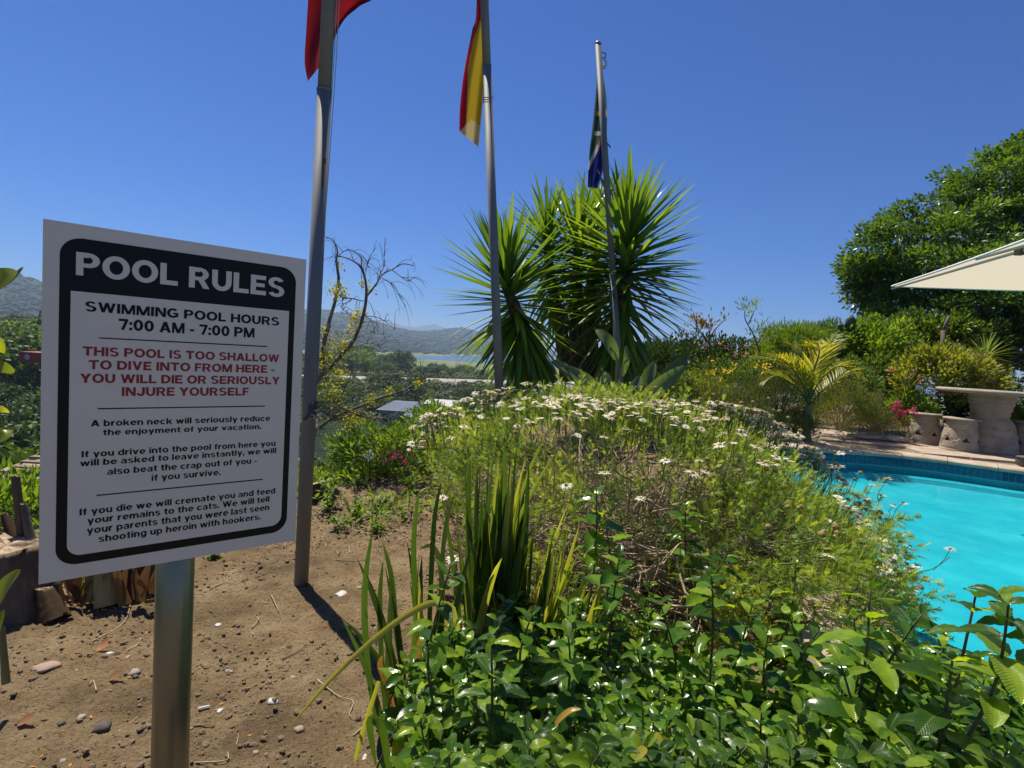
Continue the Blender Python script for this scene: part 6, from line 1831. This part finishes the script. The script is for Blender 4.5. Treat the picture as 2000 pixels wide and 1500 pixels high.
# ------------------------------------------------------------------ planting behind the pool
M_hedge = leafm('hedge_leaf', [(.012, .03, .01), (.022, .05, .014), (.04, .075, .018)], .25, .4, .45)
M_grn = leafm('mid_green_leaf', [(.03, .065, .014), (.06, .11, .02), (.10, .16, .028)], .36, .45, .4)
M_bright = leafm('bright_green_leaf', [(.05, .10, .016), (.09, .16, .022), (.16, .22, .03)], .42, .45, .4)
M_gold = leafm('yellow_green_leaf', [(.06, .095, .02), (.11, .145, .03), (.18, .185, .045)], .42, .5, .35)
M_grey = leafm('grey_green_leaf', [(.035, .055, .025), (.06, .085, .038), (.09, .115, .05)], .28, .6, .3)
M_rust_l = leafm('rusty_heath_leaf', [(.045, .07, .022), (.085, .11, .034), (.15, .12, .045)], .32, .7, .25)
def B(name, lab, cat, px, py, Y, rx, ry, rz, n, size, mat, ncl, cl, T=OV, **kw):
    return bush(name, lab, cat, P(px, py, Y), (rx, ry, rz), n, size, mat, ncl, cl, T, **kw)
B('clipped_hedge', 'dark green hedge between the yucca and the palm, cut level on top', 'hedge', 1385, 738, 10.5, 1.75, .7, .68, 16000, .075, M_hedge, 150, .28, seed=11, inner=.75)
B('clipped_hedge', 'dark green hedge end just right of the yucca trunks', 'hedge', 1290, 745, 10.0, .7, .6, .62, 5000, .07, M_hedge, 60, .32, seed=12, inner=.75)
B('garden_bush', 'dim green bush under the hedge with yellow blossoms', 'bush', 1420, 770, 8.6, .9, .5, .5, 6500, .055, M_grn, 70, .32, LA, seed=13)
B('garden_bush', 'olive bush between paddle leaves and the palm', 'bush', 1350, 800, 7.8, .65, .4, .45, 4500, .055, M_gold, 50, .34, LA, seed=14)
B('rosemary_bush', 'grey-green fine-leaved bush left of the palm trunk', 'bush', 1520, 800, 7.3, .45, .4, .5, 9000, .045, M_grey, 70, .36, NE, seed=15, up=1.2)
B('rosemary_bush', 'grey-green fine-leaved bush behind the daisy crest', 'bush', 1430, 815, 7.2, .5, .4, .38, 8000, .045, M_grey, 60, .36, NE, seed=16, up=1.2)
B('rosemary_bush', 'low grey-green bush hiding the lower palm trunk from the left', 'bush', 1548, 838, 7.0, .26, .2, .26, 5200, .04, M_grey, 46, .4, NE, seed=36, up=1.2)
B('garden_bush', 'mid green bush filling the gap between palm crown and heath bush', 'bush', 1640, 762, 8.0, .55, .35, .42, 5200, .055, M_grn, 60, .34, LA, seed=37)
B('heath_bush', 'rounded brownish green heath bush right of the palm trunk', 'bush', 1640, 824, 7.45, .52, .4, .52, 15000, .038, M_rust_l, 90, .3, NE, seed=17, up=1.3, stem_mat=M_dstem)
B('heath_bush', 'lower reddish heath bush between the big one and the stools', 'bush', 1715, 835, 7.6, .36, .3, .30, 7000, .034, M_rust_l, 60, .34, NE, seed=18, up=1.2, stem_mat=M_dstem)
B('feathery_shrub', 'tall feathery bright green shrub behind the palm', 'shrub', 1555, 705, 9.6, .8, .5, .62, 12000, .07, M_bright, 90, .26, NE, seed=19, up=2.2)
B('feathery_shrub', 'feathery bright shrub below the cactus pads', 'shrub', 1625, 700, 9.8, .7, .5, .6, 9000, .07, M_grn, 80, .28, NE, seed=20, up=2)
B('garden_bush', 'bright green bush at the foot of the big dark tree', 'bush', 1700, 700, 9.4, .65, .6, .62, 9000, .07, M_bright, 80, .3, OV, seed=21)
B('garden_bush', 'dark green bush between palm fronds and big tree', 'bush', 1700, 765, 8.8, .6, .5, .5, 7000, .065, M_grn, 70, .32, OV, seed=22)
B('flowering_bush', 'open yellow-green bush with mauve flowers behind the stone table', 'bush', 1850, 755, 8.1, .72, .5, .55, 8500, .065, M_gold, 70, .3, OV, seed=23, stem_mat=M_dstem)
B('garden_bush', 'light green bush just left of the leftmost stool', 'bush', 1768, 815, 8.1, .35, .4, .42, 3600, .06, M_bright, 40, .36, LA, seed=24)
B('garden_bush', 'glossy green bush right of the table pedestal', 'bush', 1985, 840, 8.0, .5, .4, .42, 4200, .07, M_grn, 45, .36, OV, seed=25)
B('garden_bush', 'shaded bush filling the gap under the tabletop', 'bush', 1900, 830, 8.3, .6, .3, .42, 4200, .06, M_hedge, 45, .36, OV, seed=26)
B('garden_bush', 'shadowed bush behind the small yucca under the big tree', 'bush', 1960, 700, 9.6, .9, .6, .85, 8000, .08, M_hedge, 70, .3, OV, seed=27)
B('garden_bush', 'dark shrub rising above the flowering bush', 'bush', 1830, 690, 9.8, .8, .6, .75, 8000, .08, M_grn, 70, .3, OV, seed=28)
B('garden_bush', 'deep green bush against the left foot of the hedge', 'bush', 1290, 790, 7.8, .5, .4, .4, 4000, .055, M_grn, 50, .36, LA, seed=29)
M_yel = leafm('yellow_petal', [(.40, .30, .02), (.55, .45, .05)], .4, .6, .3)
M_mauve = leafm('mauve_petal', [(.32, .16, .28), (.45, .25, .38)], .4, .6, .3)
M_pinkred = leafm('reddish_leaf', [(.06, .07, .02), (.12, .085, .03), (.18, .07, .05)], .3, .6, .3)
gf = np.random.default_rng(77)
blooms('yellow_blossoms', 'scattered yellow blossoms on the dim bush under the hedge', [(gf.uniform(1380, 1520), gf.uniform(705, 760)) for _ in range(22)], 8.1, M_yel, .045, cat='blossoms', n=14)
blooms('mauve_blossoms', 'small mauve blossoms on the bush behind the table', [(gf.uniform(1770, 1950), gf.uniform(690, 760)) for _ in range(24)], 7.65, M_mauve, .03, cat='blossoms', n=10)
blooms('magenta_flowers', 'magenta flower cluster beside the leftmost stool', [(gf.normal() * 6 + 1757, gf.normal() * 10 + 803) for _ in range(14)] + [(1782, 800), (1786, 806)], 7.5, M_mag, .04)
blooms('magenta_flowers', 'lone magenta blossom on the dark bush above the palm frond tip', [(1741, 719), (1744, 723)], 8.2, M_mag, .04)
blooms('pink_blossoms', 'pale pink blossoms at the left end of the hedge', [(gf.uniform(1360, 1480), gf.uniform(670, 700)) for _ in range(14)], 9.5, M_mauve, .045, cat='blossoms', n=10)
# feathery spires above the hedge line
def spire(pxb, pxt, Y, lab, mat=M_bright, n=130, leaf=.085, grp='feathery spires above the hedge'):
    b_ = P(*pxb, Y); t = P(*pxt, Y); root = empty('feathery_spire', b_); tag(root, lab, 'plant', grp)
    cv = spline([b_, (b_ + t) / 2 + [gf.normal() * .03, 0, 0], t], 12); mb = MB(); mb.tube(cv, np.linspace(.01, .003, 12), 5); mb.build('stem', M_gstem, root)
    s = gf.random(n); p = np.array([cv[int(a * 11)] for a in s]) + gf.normal(size=(n, 3)) * .008; a = gf.uniform(0, 6.28, n)
    mb = MB(); mb.scatter(NE, frames(p, np.c_[np.cos(a), np.sin(a), np.full(n, .9)], np.tile([0, 0, 1.], (n, 1)), leaf * (1.1 - .6 * s))); stuffpart(mb, 'foliage', mat, root)
for i, (x0, x1, y1) in enumerate([(1508, 1512, 624), (1530, 1532, 617), (1545, 1552, 625), (1520, 1522, 640), (1585, 1590, 628), (1600, 1598, 634), (1624, 1622, 618), (1640, 1642, 632), (1484, 1482, 634), (1570, 1574, 640)]):
    spire((x0, 700), (x1, y1), 9.3, ['leftmost short', 'tallest', 'slim', 'stubby front', 'pale', 'faint', 'tall right-hand', 'rightmost', 'low left', 'middle short'][i] + ' feathery spire above the hedge near the palm')
# sprigs against the sky
def sprig(paths, Y, lab, tufts, mat, sz, name='twiggy_shrub'):
    b_ = P(*paths[0][0], Y); root = empty(name, b_); tag(root, lab, 'shrub')
    for pth in paths:
        mb = MB(); cv = spline([P(x, y, Y) for x, y in pth], 14); mb.tube(cv, np.linspace(.014, .006, 14), 5); mb.build('branch', M_bark, root, smooth=True)
    mb = MB()
    for (x, y, n, r) in tufts:
        p = P(x, y, Y) + gf.normal(size=(n, 3)) * r * Y / FOC * .5
        mb.scatter(sz[1], frames(p, unit(p - P(x, y + r * .8, Y)) + gf.normal(size=(n, 3)) * .3, gf.normal(size=(n, 3)), sz[0] * gf.uniform(.6, 1.2, n)))
    stuffpart(mb, 'foliage', mat, root)
sprig([[(1385, 690), (1386, 650), (1378, 630)], [(1384, 662), (1400, 640), (1418, 622)], [(1384, 668), (1370, 650), (1360, 640)], [(1384, 655), (1390, 640)]], 9.2, 'reddish-leaved twiggy shrub rising over the left part of the hedge', [(1362, 632, 60, 20), (1378, 634, 50, 18), (1370, 645, 30, 20), (1415, 622, 16, 10), (1392, 642, 12, 8), (1358, 625, 20, 10)], M_pinkred, (.08, OV))
sprig([[(1485, 690), (1470, 650), (1456, 625), (1455, 605)], [(1462, 632), (1468, 620), (1473, 606)], [(1480, 670), (1492, 650), (1496, 640)]], 9.2, 'slim bare-stemmed shrub with green tufts over the hedge', [(1455, 602, 60, 14), (1473, 603, 50, 14), (1480, 645, 50, 18), (1494, 640, 40, 14), (1486, 660, 50, 16)], M_bright, (.10, NE))
# prickly pear pads
croot_ = empty('cactus', P(1665, 670, 9.2)); tag(croot_, 'prickly pear cactus with big dull green pads against the sky', 'cactus')
M_cact = surf('cactus_skin', [(.03, .065, .03), (.05, .095, .045)], 8, .6)
for (x, y, w, h, an) in [(1661, 632, 22, 34, .1), (1644, 640, 13, 22, -.8), (1674, 648, 14, 26, .5), (1663, 662, 18, 22, 0)]:
    c = P(x, y, 9.2); k = 9.2 / FOC; V = ico[0] * [w * k * .55, .03, h * k * .55]; ca_, s__ = math.cos(an), math.sin(an)
    V = np.c_[V[:, 0] * ca_ + V[:, 2] * s__, V[:, 1], -V[:, 0] * s__ + V[:, 2] * ca_] + c
    mb = MB(); mb.add(V, ico[1]); mb.build('pad', M_cact, croot_, smooth=True)
# spiky rosettes
def rosette(px, py, Y, L_, n, lab, base_px, mat=M_gold, wid=.05, nm='spiky_plant', lo=-20):
    c = P(px, py, Y); b_ = P(*base_px, Y); root = empty(nm, b_); tag(root, lab, 'plant', 'spiky plants behind the pool')
    mb = MB(); mb.tube(spline([b_, (b_ + c) / 2, c], 8), .03, 8); mb.build('trunk', M_ytr, root, smooth=True)
    t_ = blade(1, wid, 5, .3, .15, 'sword'); mb = MB(); mb.add(*t_); me = mb.mesh('leaf', mat, smooth=True)
    for i in range(n):
        t = (i + .5) / n; el = math.radians(85 + (lo - 85) * t + gf.normal() * 6); a = i * 2.4
        d = np.array([math.cos(a) * math.cos(el), math.sin(a) * math.cos(el), math.sin(el)]); nr = np.array([-math.cos(a) * math.sin(el), -math.sin(a) * math.sin(el), math.cos(el) + .2])
        place('leaf', me, frames(c, d, nr, L_ * gf.uniform(.8, 1.05))[0], root)
rosette(1925, 698, 8.2, .42, 60, 'small yucca rosette under the umbrella edge', (1928, 770), leafm('small_yucca_leaf', [(.10, .15, .04), (.18, .23, .06)], .4, .4, .4), .05, 'small_yucca')
rosette(1768, 772, 8.0, .45, 46, 'yellow-green spiky plant above the magenta flowers', (1770, 810), M_gold, .045)
rosette(1300, 775, 6.6, .5, 26, 'narrow-leaved spiky plant at the right foot of the paddle leaves', (1300, 800), M_grn, .035)
# bare grey post-like trunk
root = empty('trunk_stub', P(1846, 735, 8.7)); tag(root, 'bare forked grey trunk stub standing under the umbrella corner', 'trunk')
mb = MB(); mb.tube([P(1844, 735, 8.7), P(1842, 690, 8.7), P(1843, 645, 8.7)], [.045, .04, .036], 9); mb.build('trunk', M_bark, root, smooth=True)
mb = MB(); mb.tube([P(1843, 650, 8.7), P(1848, 632, 8.7), P(1854, 617, 8.7)], [.034, .028, .02], 8); mb.build('branch', M_bark, root, smooth=True)

# ------------------------------------------------------------------ small golden palm
M_palm = leafm('golden_palm_leaf', [(.07, .11, .02), (.14, .165, .025), (.24, .22, .04), (.34, .29, .07)], .42, .42, .4, nscale=3)
M_palmd = leafm('green_palm_leaf', [(.06, .09, .015), (.12, .14, .02), (.2, .19, .03)], .42, .42, .4, nscale=3)
M_pst = surf('palm_stem', [(.10, .08, .05), (.2, .16, .09)], 14, .8, .6, 30, stretch=(1, 1, 3))
pb_ = P(1577, 862, 6.95); pb_[2] = TZ - .03
proot = empty('golden_palm', pb_); tag(proot, 'small palm with golden yellow fronds at the far pool edge', 'palm')
mb = MB(); pt0 = P(1580, 790, 6.95); mb.tube(spline([pb_, P(1575, 825, 6.95), pt0], 10), np.linspace(.055, .045, 10), 10); mb.build('trunk', M_pst, proot, smooth=True)
gp = np.random.default_rng(61)
for fi, (pth, dy, ll, mt) in enumerate([([(1580, 790), (1565, 745), (1530, 705), (1478, 694)], -.35, .30, M_palmd), ([(1580, 790), (1590, 740), (1610, 690), (1632, 655)], .15, .30, M_palm), ([(1580, 790), (1600, 745), (1640, 715), (1690, 738)], -.25, .26, M_palm),
                                  ([(1580, 790), (1575, 735), (1560, 690), (1540, 668)], .3, .28, M_palmd), ([(1580, 790), (1610, 760), (1650, 728), (1660, 725)], .3, .24, M_palm), ([(1580, 790), (1560, 760), (1520, 735), (1490, 745)], .2, .26, M_palmd),
                                  ([(1580, 790), (1588, 730), (1600, 690), (1596, 668)], -.3, .28, M_palm), ([(1580, 790), (1572, 745), (1545, 712), (1510, 690)], -.1, .30, M_palm)]):
    q = [P(x, y, 6.95 + dy * i / 3) for i, (x, y) in enumerate(pth)]; cv = spline(q, 30)
    root_f = MB(); root_f.tube(cv, np.linspace(.016, .004, 30), 6); fr_ = root_f.build('frond', M_palmd, proot, smooth=True)
    mb = MB(); K = []
    for i in range(6, 30):
        ax = unit(cv[min(i + 1, 29)] - cv[i - 1])
        for sg in (-1, 1):
            s = np.cross(ax, [0, 0, 1]); s = unit(s) * sg
            d = unit(s * .8 + ax * .75 + np.array([0, 0, .35 if i < 22 else -.1]) + gp.normal(size=3) * .08)
            K.append(frames(cv[i], d, np.cross(d, ax) * sg + [0, 0, .6], [ll * math.sin(PI * (.18 + .8 * (i / 30))) + .05])[0])
    mb.scatter(blade(1, .085, 4, .3, .22, 'lance'), np.array(K)); o = mb.build('leaflet', mt, fr_); o['kind'] = 'stuff'

# ------------------------------------------------------------------ big dark tree on the right
M_bt = leafm('big_tree_leaf', [(.012, .03, .008), (.024, .055, .012), (.045, .09, .016), (.08, .13, .025)], .34, .36, .5, gain=2.15)
TY = 11.5
tb_ = P(1960, 800, TY); tb_[2] = TZ - .1
troot_ = empty('big_tree', tb_); tag(troot_, 'large dark evergreen tree filling the right side behind the umbrella', 'tree')
gt = np.random.default_rng(71)
mb = MB(); mb.tube(spline([tb_, P(1950, 700, TY), P(1930, 600, TY)], 10), np.linspace(.2, .12, 10), 10); mb.build('trunk', M_bark, troot_, smooth=True)
lobes = [(1715, 560, 62, .0), (1715, 500, 48, -.2), (1760, 470, 60, .2), (1790, 560, 90, 0), (1850, 470, 80, -.3), (1900, 420, 90, .3), (1960, 370, 90, -.2), (2045, 350, 95, 0), (1900, 560, 110, -.6), (1990, 480, 120, .2), (1810, 640, 90, -.4), (1920, 660, 110, -.2), (2060, 420, 110, 0), (2080, 560, 130, 0), (1745, 625, 55, -.2), (2000, 302, 44, .2), (1880, 390, 45, .3), (2050, 660, 110, 0), (1690, 535, 42, .1), (2010, 600, 110, -.4)]
mb = MB(); n_each = 0
for (x, y, r, dy) in lobes:
    c = P(x, y, TY + dy * 2); R = r * TY / FOC
    cvb = spline([P(1935, 620, TY), (P(1935, 620, TY) + c) / 2 + [0, 0, -.1], c], 8)
    b_ = MB(); b_.tube(cvb, np.linspace(.07, .02, 8), 6); b_.build('branch', M_bark, troot_, smooth=True)
    ncl = int(13 + r * .23); w = unit(gt.normal(size=(ncl, 3))); cc = c + w * R * gt.uniform(.5, 1.07, (ncl, 1)); n = int(ncl * 105)
    k = gt.integers(0, ncl, n); o = unit(gt.normal(size=(n, 3))); o[:, 2] = np.where(gt.random(n) < .7, np.abs(o[:, 2]), o[:, 2])
    p = cc[k] + o * gt.uniform(.08, .27, (n, 1)) * np.array([1, 1, .8])
    mb.scatter(TQ if False else (blade(1, .5, 1, .1, 0, 'ovate') if False else (np.array([(-.24, .5, .05), (0, 0, 0), (.24, .5, .05), (0, 1, -.03)]), [(0, 1, 3), (1, 2, 3)])), frames(p, unit(o + w[k] * .4 + gt.normal(size=(n, 3)) * .4), o + [0, 0, .7] + gt.normal(size=(n, 3)) * .4, gt.uniform(.07, .125, n)), rnd=(gt.random(ncl)[k] * .5 + gt.random(n) * .5))
stuffpart(mb, 'crown', M_bt, troot_)
print('TREE leaves', mb.n // 4)

# ------------------------------------------------------------------ undergrowth of the valley: uncountable scrub between the trees
gv = np.random.default_rng(81)
tot = 5200
az = np.concatenate([gv.uniform(-47, -37.5, 1900), gv.uniform(-23, 2, tot - 1900)]); d = np.exp(gv.uniform(math.log(8), math.log(420), tot))
X = d * np.sin(np.radians(az)); Y = d * np.cos(np.radians(az)); rdv = (X - p0[0]) * rn[0] + (Y - p0[1]) * rn[1]
kk = ~((rdv > -24) & (rdv < 12)) & ~((X > -34) & (X < -10) & (Y > 70) & (Y < 118) & (az > -25))
X, Y, d = X[kk], Y[kk], d[kk]; Z = hrel(X, Y) + 1.3; R = interp(d, [8, 40, 150, 420], [.45, 1.2, 2.2, 3.6]) * gv.uniform(.6, 1.3, len(X))
per = 46; k = np.repeat(np.arange(len(X)), per); o = unit(gv.normal(size=(len(k), 3))); o[:, 2] = np.abs(o[:, 2])
p = np.c_[X, Y, Z][k] + o * (R[k] * gv.uniform(.75, 1.05, len(k)))[:, None] * [1, 1, .8]
mb = MB(); mb.scatter(LEAFQ, frames(p, np.cross(o, gv.normal(size=o.shape)), o + gv.normal(size=o.shape) * .5, R[k] * .42 * gv.uniform(.5, 1.2, len(k))), rnd=(gv.random(len(X))[k] * .8 + gv.random(len(k)) * .2))
tag(mb.build('valley_scrub', leafm('scrub_leaf', [(.015, .032, .01), (.035, .06, .014), (.065, .085, .022), (.095, .115, .03)], .25, .6, .25), origin=(0, 0, 0)), 'low dense scrub covering the valley floor between the trees', kind='stuff')

# ------------------------------------------------------------------ litter on the bare soil
gl_ = np.random.default_rng(91)
M_dkstone = surf('dark_stone', [(.055, .045, .035), (.11, .09, .07)], 40, .85, .5, 120, dist=.003)
M_grstone = surf('grey_stone', [(.21, .185, .15), (.34, .30, .25)], 40, .8, .4, 100, dist=.003)
M_tanstone = surf('tan_stone', [(.25, .17, .11), (.36, .26, .18)], 14, .75, .4, 60, dist=.003)
M_shell = surf('white_shell', [(.38, .35, .30), (.55, .52, .46)], 20, .6, .4, 60, dist=.002)
M_twig = surf('straw_twig', [(.3, .22, .13), (.45, .35, .22)], 40, .85)
M_dryl = leafm('dry_brown_leaf', [(.13, .065, .03), (.24, .125, .06)], .2, .6, .3)
def rock(px, py, w, h, lab, mat, name='stone', cat='stone', flat=.5, rot=0, seed=0, grp='stones and bits on the bare soil'):
    c = Gs(px, py); k = c[1] / FOC / 2; gq = np.random.default_rng(seed + 1)
    me = bmesh.new(); bmesh.ops.create_icosphere(me, subdivisions=2, radius=1.0); V = np.array([v.co[:] for v in me.verts]); F = [tuple(v.index for v in f.verts) for f in me.faces]; me.free()
    ns_ = np.array([mnoise.noise(Vector(v) * 1.6 + Vector((seed, 0, 0))) for v in V]); V = V * (1 + ns_[:, None] * .45)
    a = w * k * .85; V = V * [a, a * h / w * 1.4 + .002, a * flat]; ca_, s__ = math.cos(rot), math.sin(rot)
    V = np.c_[V[:, 0] * ca_ - V[:, 1] * s__, V[:, 0] * s__ + V[:, 1] * ca_, V[:, 2]] + c + [0, 0, a * flat * .12]
    mb = MB(); mb.add(V, F); tag(mb.build(name, mat, smooth=True), lab, cat, grp)
rock(88, 1304, 60, 26, 'largest smooth tan stone on the soil at lower left', M_tanstone, flat=.22, rot=.55, seed=1)
rock(200, 1422, 34, 30, 'rough black lava-like stone left of the sign post foot', M_dkstone, flat=.7, seed=2)
rock(158, 1402, 20, 14, 'flat grey stone beside the rough black one', M_grstone, seed=3)
rock(262, 1315, 24, 18, 'light grey pebble just left of the sign post', M_grstone, flat=.6, seed=4)
rock(250, 1284, 12, 10, 'small tan pebble above the light grey pebble', M_tanstone, seed=5)
rock(120, 1413, 18, 12, 'small dark stone near the flat grey stone', M_dkstone, seed=6)
rock(448, 1311, 20, 9, 'flat grey chip right of the sign post', M_grstone, flat=.3, seed=7)
rock(584, 1425, 26, 14, 'orange tan pebble by the tip of the long fallen leaf', M_tanstone, seed=8)
rock(572, 1324, 14, 9, 'small grey chip left of the flagpole shadow', M_grstone, seed=9)
rock(702, 1148, 12, 10, 'small round pale pebble right of the pale lump', M_grstone, seed=10)
rock(120, 1455, 16, 10, 'dark pebble at the lower left corner area', M_dkstone, seed=12)
rock(123, 1486, 14, 12, 'grey pebble at the bottom edge left of the post', M_grstone, seed=13)
rock(500, 1470, 16, 9, 'brown pebble at the bottom right of the sign post', M_tanstone, seed=14)
rock(667, 1160, 26, 22, 'pale crumbly lump beside the flagpole shadow', M_shell, 'pale_lump', 'lump', flat=.3, seed=11)
rock(533, 1371, 30, 16, 'largest broken white shell on the soil between sign post and flagpole shadow', M_shell, 'shell_piece', 'shell', .35, seed=21, grp='white shell pieces on the soil')
rock(430, 1388, 13, 13, 'small white shell bit near the sign post', M_shell, 'shell_piece', 'shell', .4, seed=22, grp='white shell pieces on the soil')
rock(213, 1278, 20, 10, 'bone-white elongated shell bit left of the post', M_shell, 'shell_piece', 'shell', .4, .8, seed=23, grp='white shell pieces on the soil')
rock(426, 1221, 18, 9, 'white shell curl right of the sign post top', M_shell, 'shell_piece', 'shell', .3, -.7, seed=24, grp='white shell pieces on the soil')
rock(712, 1480, 10, 18, 'white shell sliver at the bottom near the strap leaves', M_shell, 'shell_piece', 'shell', .4, seed=25, grp='white shell pieces on the soil')
c = Gs(398, 1386); mb = MB(); mb.box(c + [0, 0, .006], (.017, .004, .002), Matrix.Rotation(.45, 3, 'Z')); mb.box(c + [0, 0.002, .009], (.016, .003, .0015), Matrix.Rotation(.5, 3, 'Z')); tag(mb.build('white_chip', M_shell), 'thin white straight chip right beside the sign post', 'chip')
for (px, py, a, lab) in [(33, 1420, .5, 'curled orange brown dry leaf at the lower left edge'), (188, 1275, 1.2, 'dark upright dry leaf scrap left of the post'), (212, 1330, .3, 'grey sliver leaf on the soil left of the post'), (1100, 1490, .2, 'dry leaf fallen under the glossy shrub')]:
    c = Gs(px, py); V, F = blade(.055, .035, 5, .5, -.5, 'ovate'); M = frames(c + [0, 0, .006], [math.cos(a), math.sin(a), .15], [0, -.3, 1], [1.0])[0]
    V = (M[:3, :3] @ V.T).T + M[:3, 3]; mb = MB(); mb.add(V, F, 0, random.random()); tag(mb.build('dry_leaf', M_dryl, smooth=True), lab, 'leaf', 'dry leaves on the soil')
TW = [([(410, 1152), (440, 1140), (462, 1143), (468, 1142)], 'curved straw twig right of the sign post'), ([(530, 1165), (545, 1198)], 'straight short straw above the flagpole shadow'), ([(492, 1228), (505, 1212), (498, 1205)], 'tiny forked straw between post and shadow'), ([(175, 1258), (240, 1220), (255, 1180)], 'long dry stem lying below the cut stalks'), ([(245, 1275), (268, 1262), (275, 1248)], 'thin crooked twig by the left side of the post'),
      ([(376, 1420), (420, 1417)], 'straight straw touching the sign post right side'), ([(380, 1492), (440, 1490), (445, 1472)], 'bent straw at the bottom beside the post'), ([(550, 1290), (580, 1275), (600, 1262)], 'dark twig by the bark litter'), ([(620, 1330), (660, 1362), (690, 1372), (682, 1400), (700, 1408)], 'long kinked twig right of the flagpole shadow'), ([(655, 1096), (690, 1098), (720, 1094)], 'dark curved twig on the soil past the flagpole'), ([(188, 1352), (182, 1332), (175, 1340)], 'small brown twig by the pebbles at left'), ([(690, 1440), (735, 1400)], 'straight twig near the strap leaf foot'), ([(730, 1490), (790, 1496)], 'thick pale stick at the bottom edge under the shrub')]
for pth, lab in TW:
    q = [Gs(x, y) + [0, 0, .004 + gl_.random() * .004] for x, y in pth]; mb = MB(); mb.tube(spline(q, 12), np.linspace(.0028, .0013, 12), 5); tag(mb.build('twig', M_twig if 'dark' not in lab else M_bark, smooth=True), lab, 'twig', 'twigs on the bare soil')
# uncountable small litter and clods
n = 11000; x = gl_.uniform(-2.6, .7, n); y = gl_.uniform(1.05, 4.4, n)
pv = np.array([mnoise.noise(Vector((a * 1.7, b_ * 1.7, 9))) for a, b_ in zip(x, y)]); kk = gl_.random(n) < np.clip(.45 + pv * 1.6, .12, 1); x, y = x[kk], y[kk]
z = np.array([gz(a, b_) for a, b_ in zip(x, y)]); s = np.minimum(.010, np.exp(gl_.normal(size=len(x)) * .5) * .0046)
rs = gl_.random(len(x)); FRs = frames(np.c_[x, y, z + s * .3], gl_.normal(size=(len(x), 3)) * [1, 1, .3], gl_.normal(size=(len(x), 3)) * .3 + [0, 0, 1], np.c_[s * gl_.uniform(.7, 1.6, len(x)), s, s * .7])
mb = MB(); a1 = rs < .12; a2 = (rs >= .12) & (rs < .96); FRs[a2, :3, :3] *= 1.25; a3 = rs >= .96
OCT = (np.array([(1, 0, 0), (0, 1, 0), (-1, 0, 0), (0, -1, 0), (.1, .1, .8), (0, 0, -.7)]), [(0, 1, 4), (1, 2, 4), (2, 3, 4), (3, 0, 4), (1, 0, 5), (2, 1, 5), (3, 2, 5), (0, 3, 5)])
mb.scatter(OCT, FRs[a1], 0); mb.scatter(ico, FRs[a2], 1); mb.scatter(OCT, FRs[a3] , 2)
tag(mb.build('gravel', [M_dkstone, surf('soil_clod', [(.12, .08, .045), (.22, .15, .09)], 30, .95), M_grstone], origin=(0, 0, 0)), 'crumbs, clods and grit scattered over the bare soil', kind='stuff')
n = 1500; x = gl_.uniform(-2.6, .7, n); y = gl_.uniform(1.05, 4.4, n); pv = np.array([mnoise.noise(Vector((a * 1.3, b_ * 1.3, 4))) for a, b_ in zip(x, y)]); kk = pv > -.05; x, y = x[kk], y[kk]; z = np.array([gz(a, b_) for a, b_ in zip(x, y)])
mb = MB(); mb.scatter(TINY, frames(np.c_[x, y, z + .003], gl_.normal(size=(len(x), 3)) * [1, 1, .15], gl_.normal(size=(len(x), 3)) * .3 + [0, 0, 1], gl_.uniform(.006, .02, len(x))), 0)
n = 260; x = gl_.uniform(-2.6, .7, n); y = gl_.uniform(1.05, 4.4, n)
for a, b_ in zip(x, y):
    an = gl_.uniform(0, 6.28); l = gl_.uniform(.01, .045); z0 = gz(a, b_) + .003; mb.tube([(a, b_, z0), (a + math.cos(an) * l, b_ + math.sin(an) * l, z0 + .002)], .0011, 3, m=1)
tag(mb.build('leaf_litter', [leafm('bark_litter', [(.10, .04, .015), (.26, .11, .03), (.42, .2, .06)], .15, .8, .2), M_twig], origin=(0, 0, 0)), 'orange brown bark flakes and straw bits scattered on the soil', kind='stuff')
# straw litter at the plateau edge
mb = MB(); n = 900; x = gl_.uniform(-1.6, .3, n); y = gl_.uniform(3.3, 5.2, n)
for a, b_ in zip(x, y):
    an = gl_.uniform(0, 6.28); l = gl_.uniform(.04, .14); z0 = gz(a, b_) + .012; mb.tube([(a, b_, z0), (a + math.cos(an) * l * .5, b_ + math.sin(an) * l * .5, z0 + .014), (a + math.cos(an + .3) * l, b_ + math.sin(an + .3) * l, z0)], .0016, 3)
tag(mb.build('straw_litter', M_twig, origin=(0, 0, 0)), 'dry straw and dead stems lying at the plateau edge', kind='stuff')
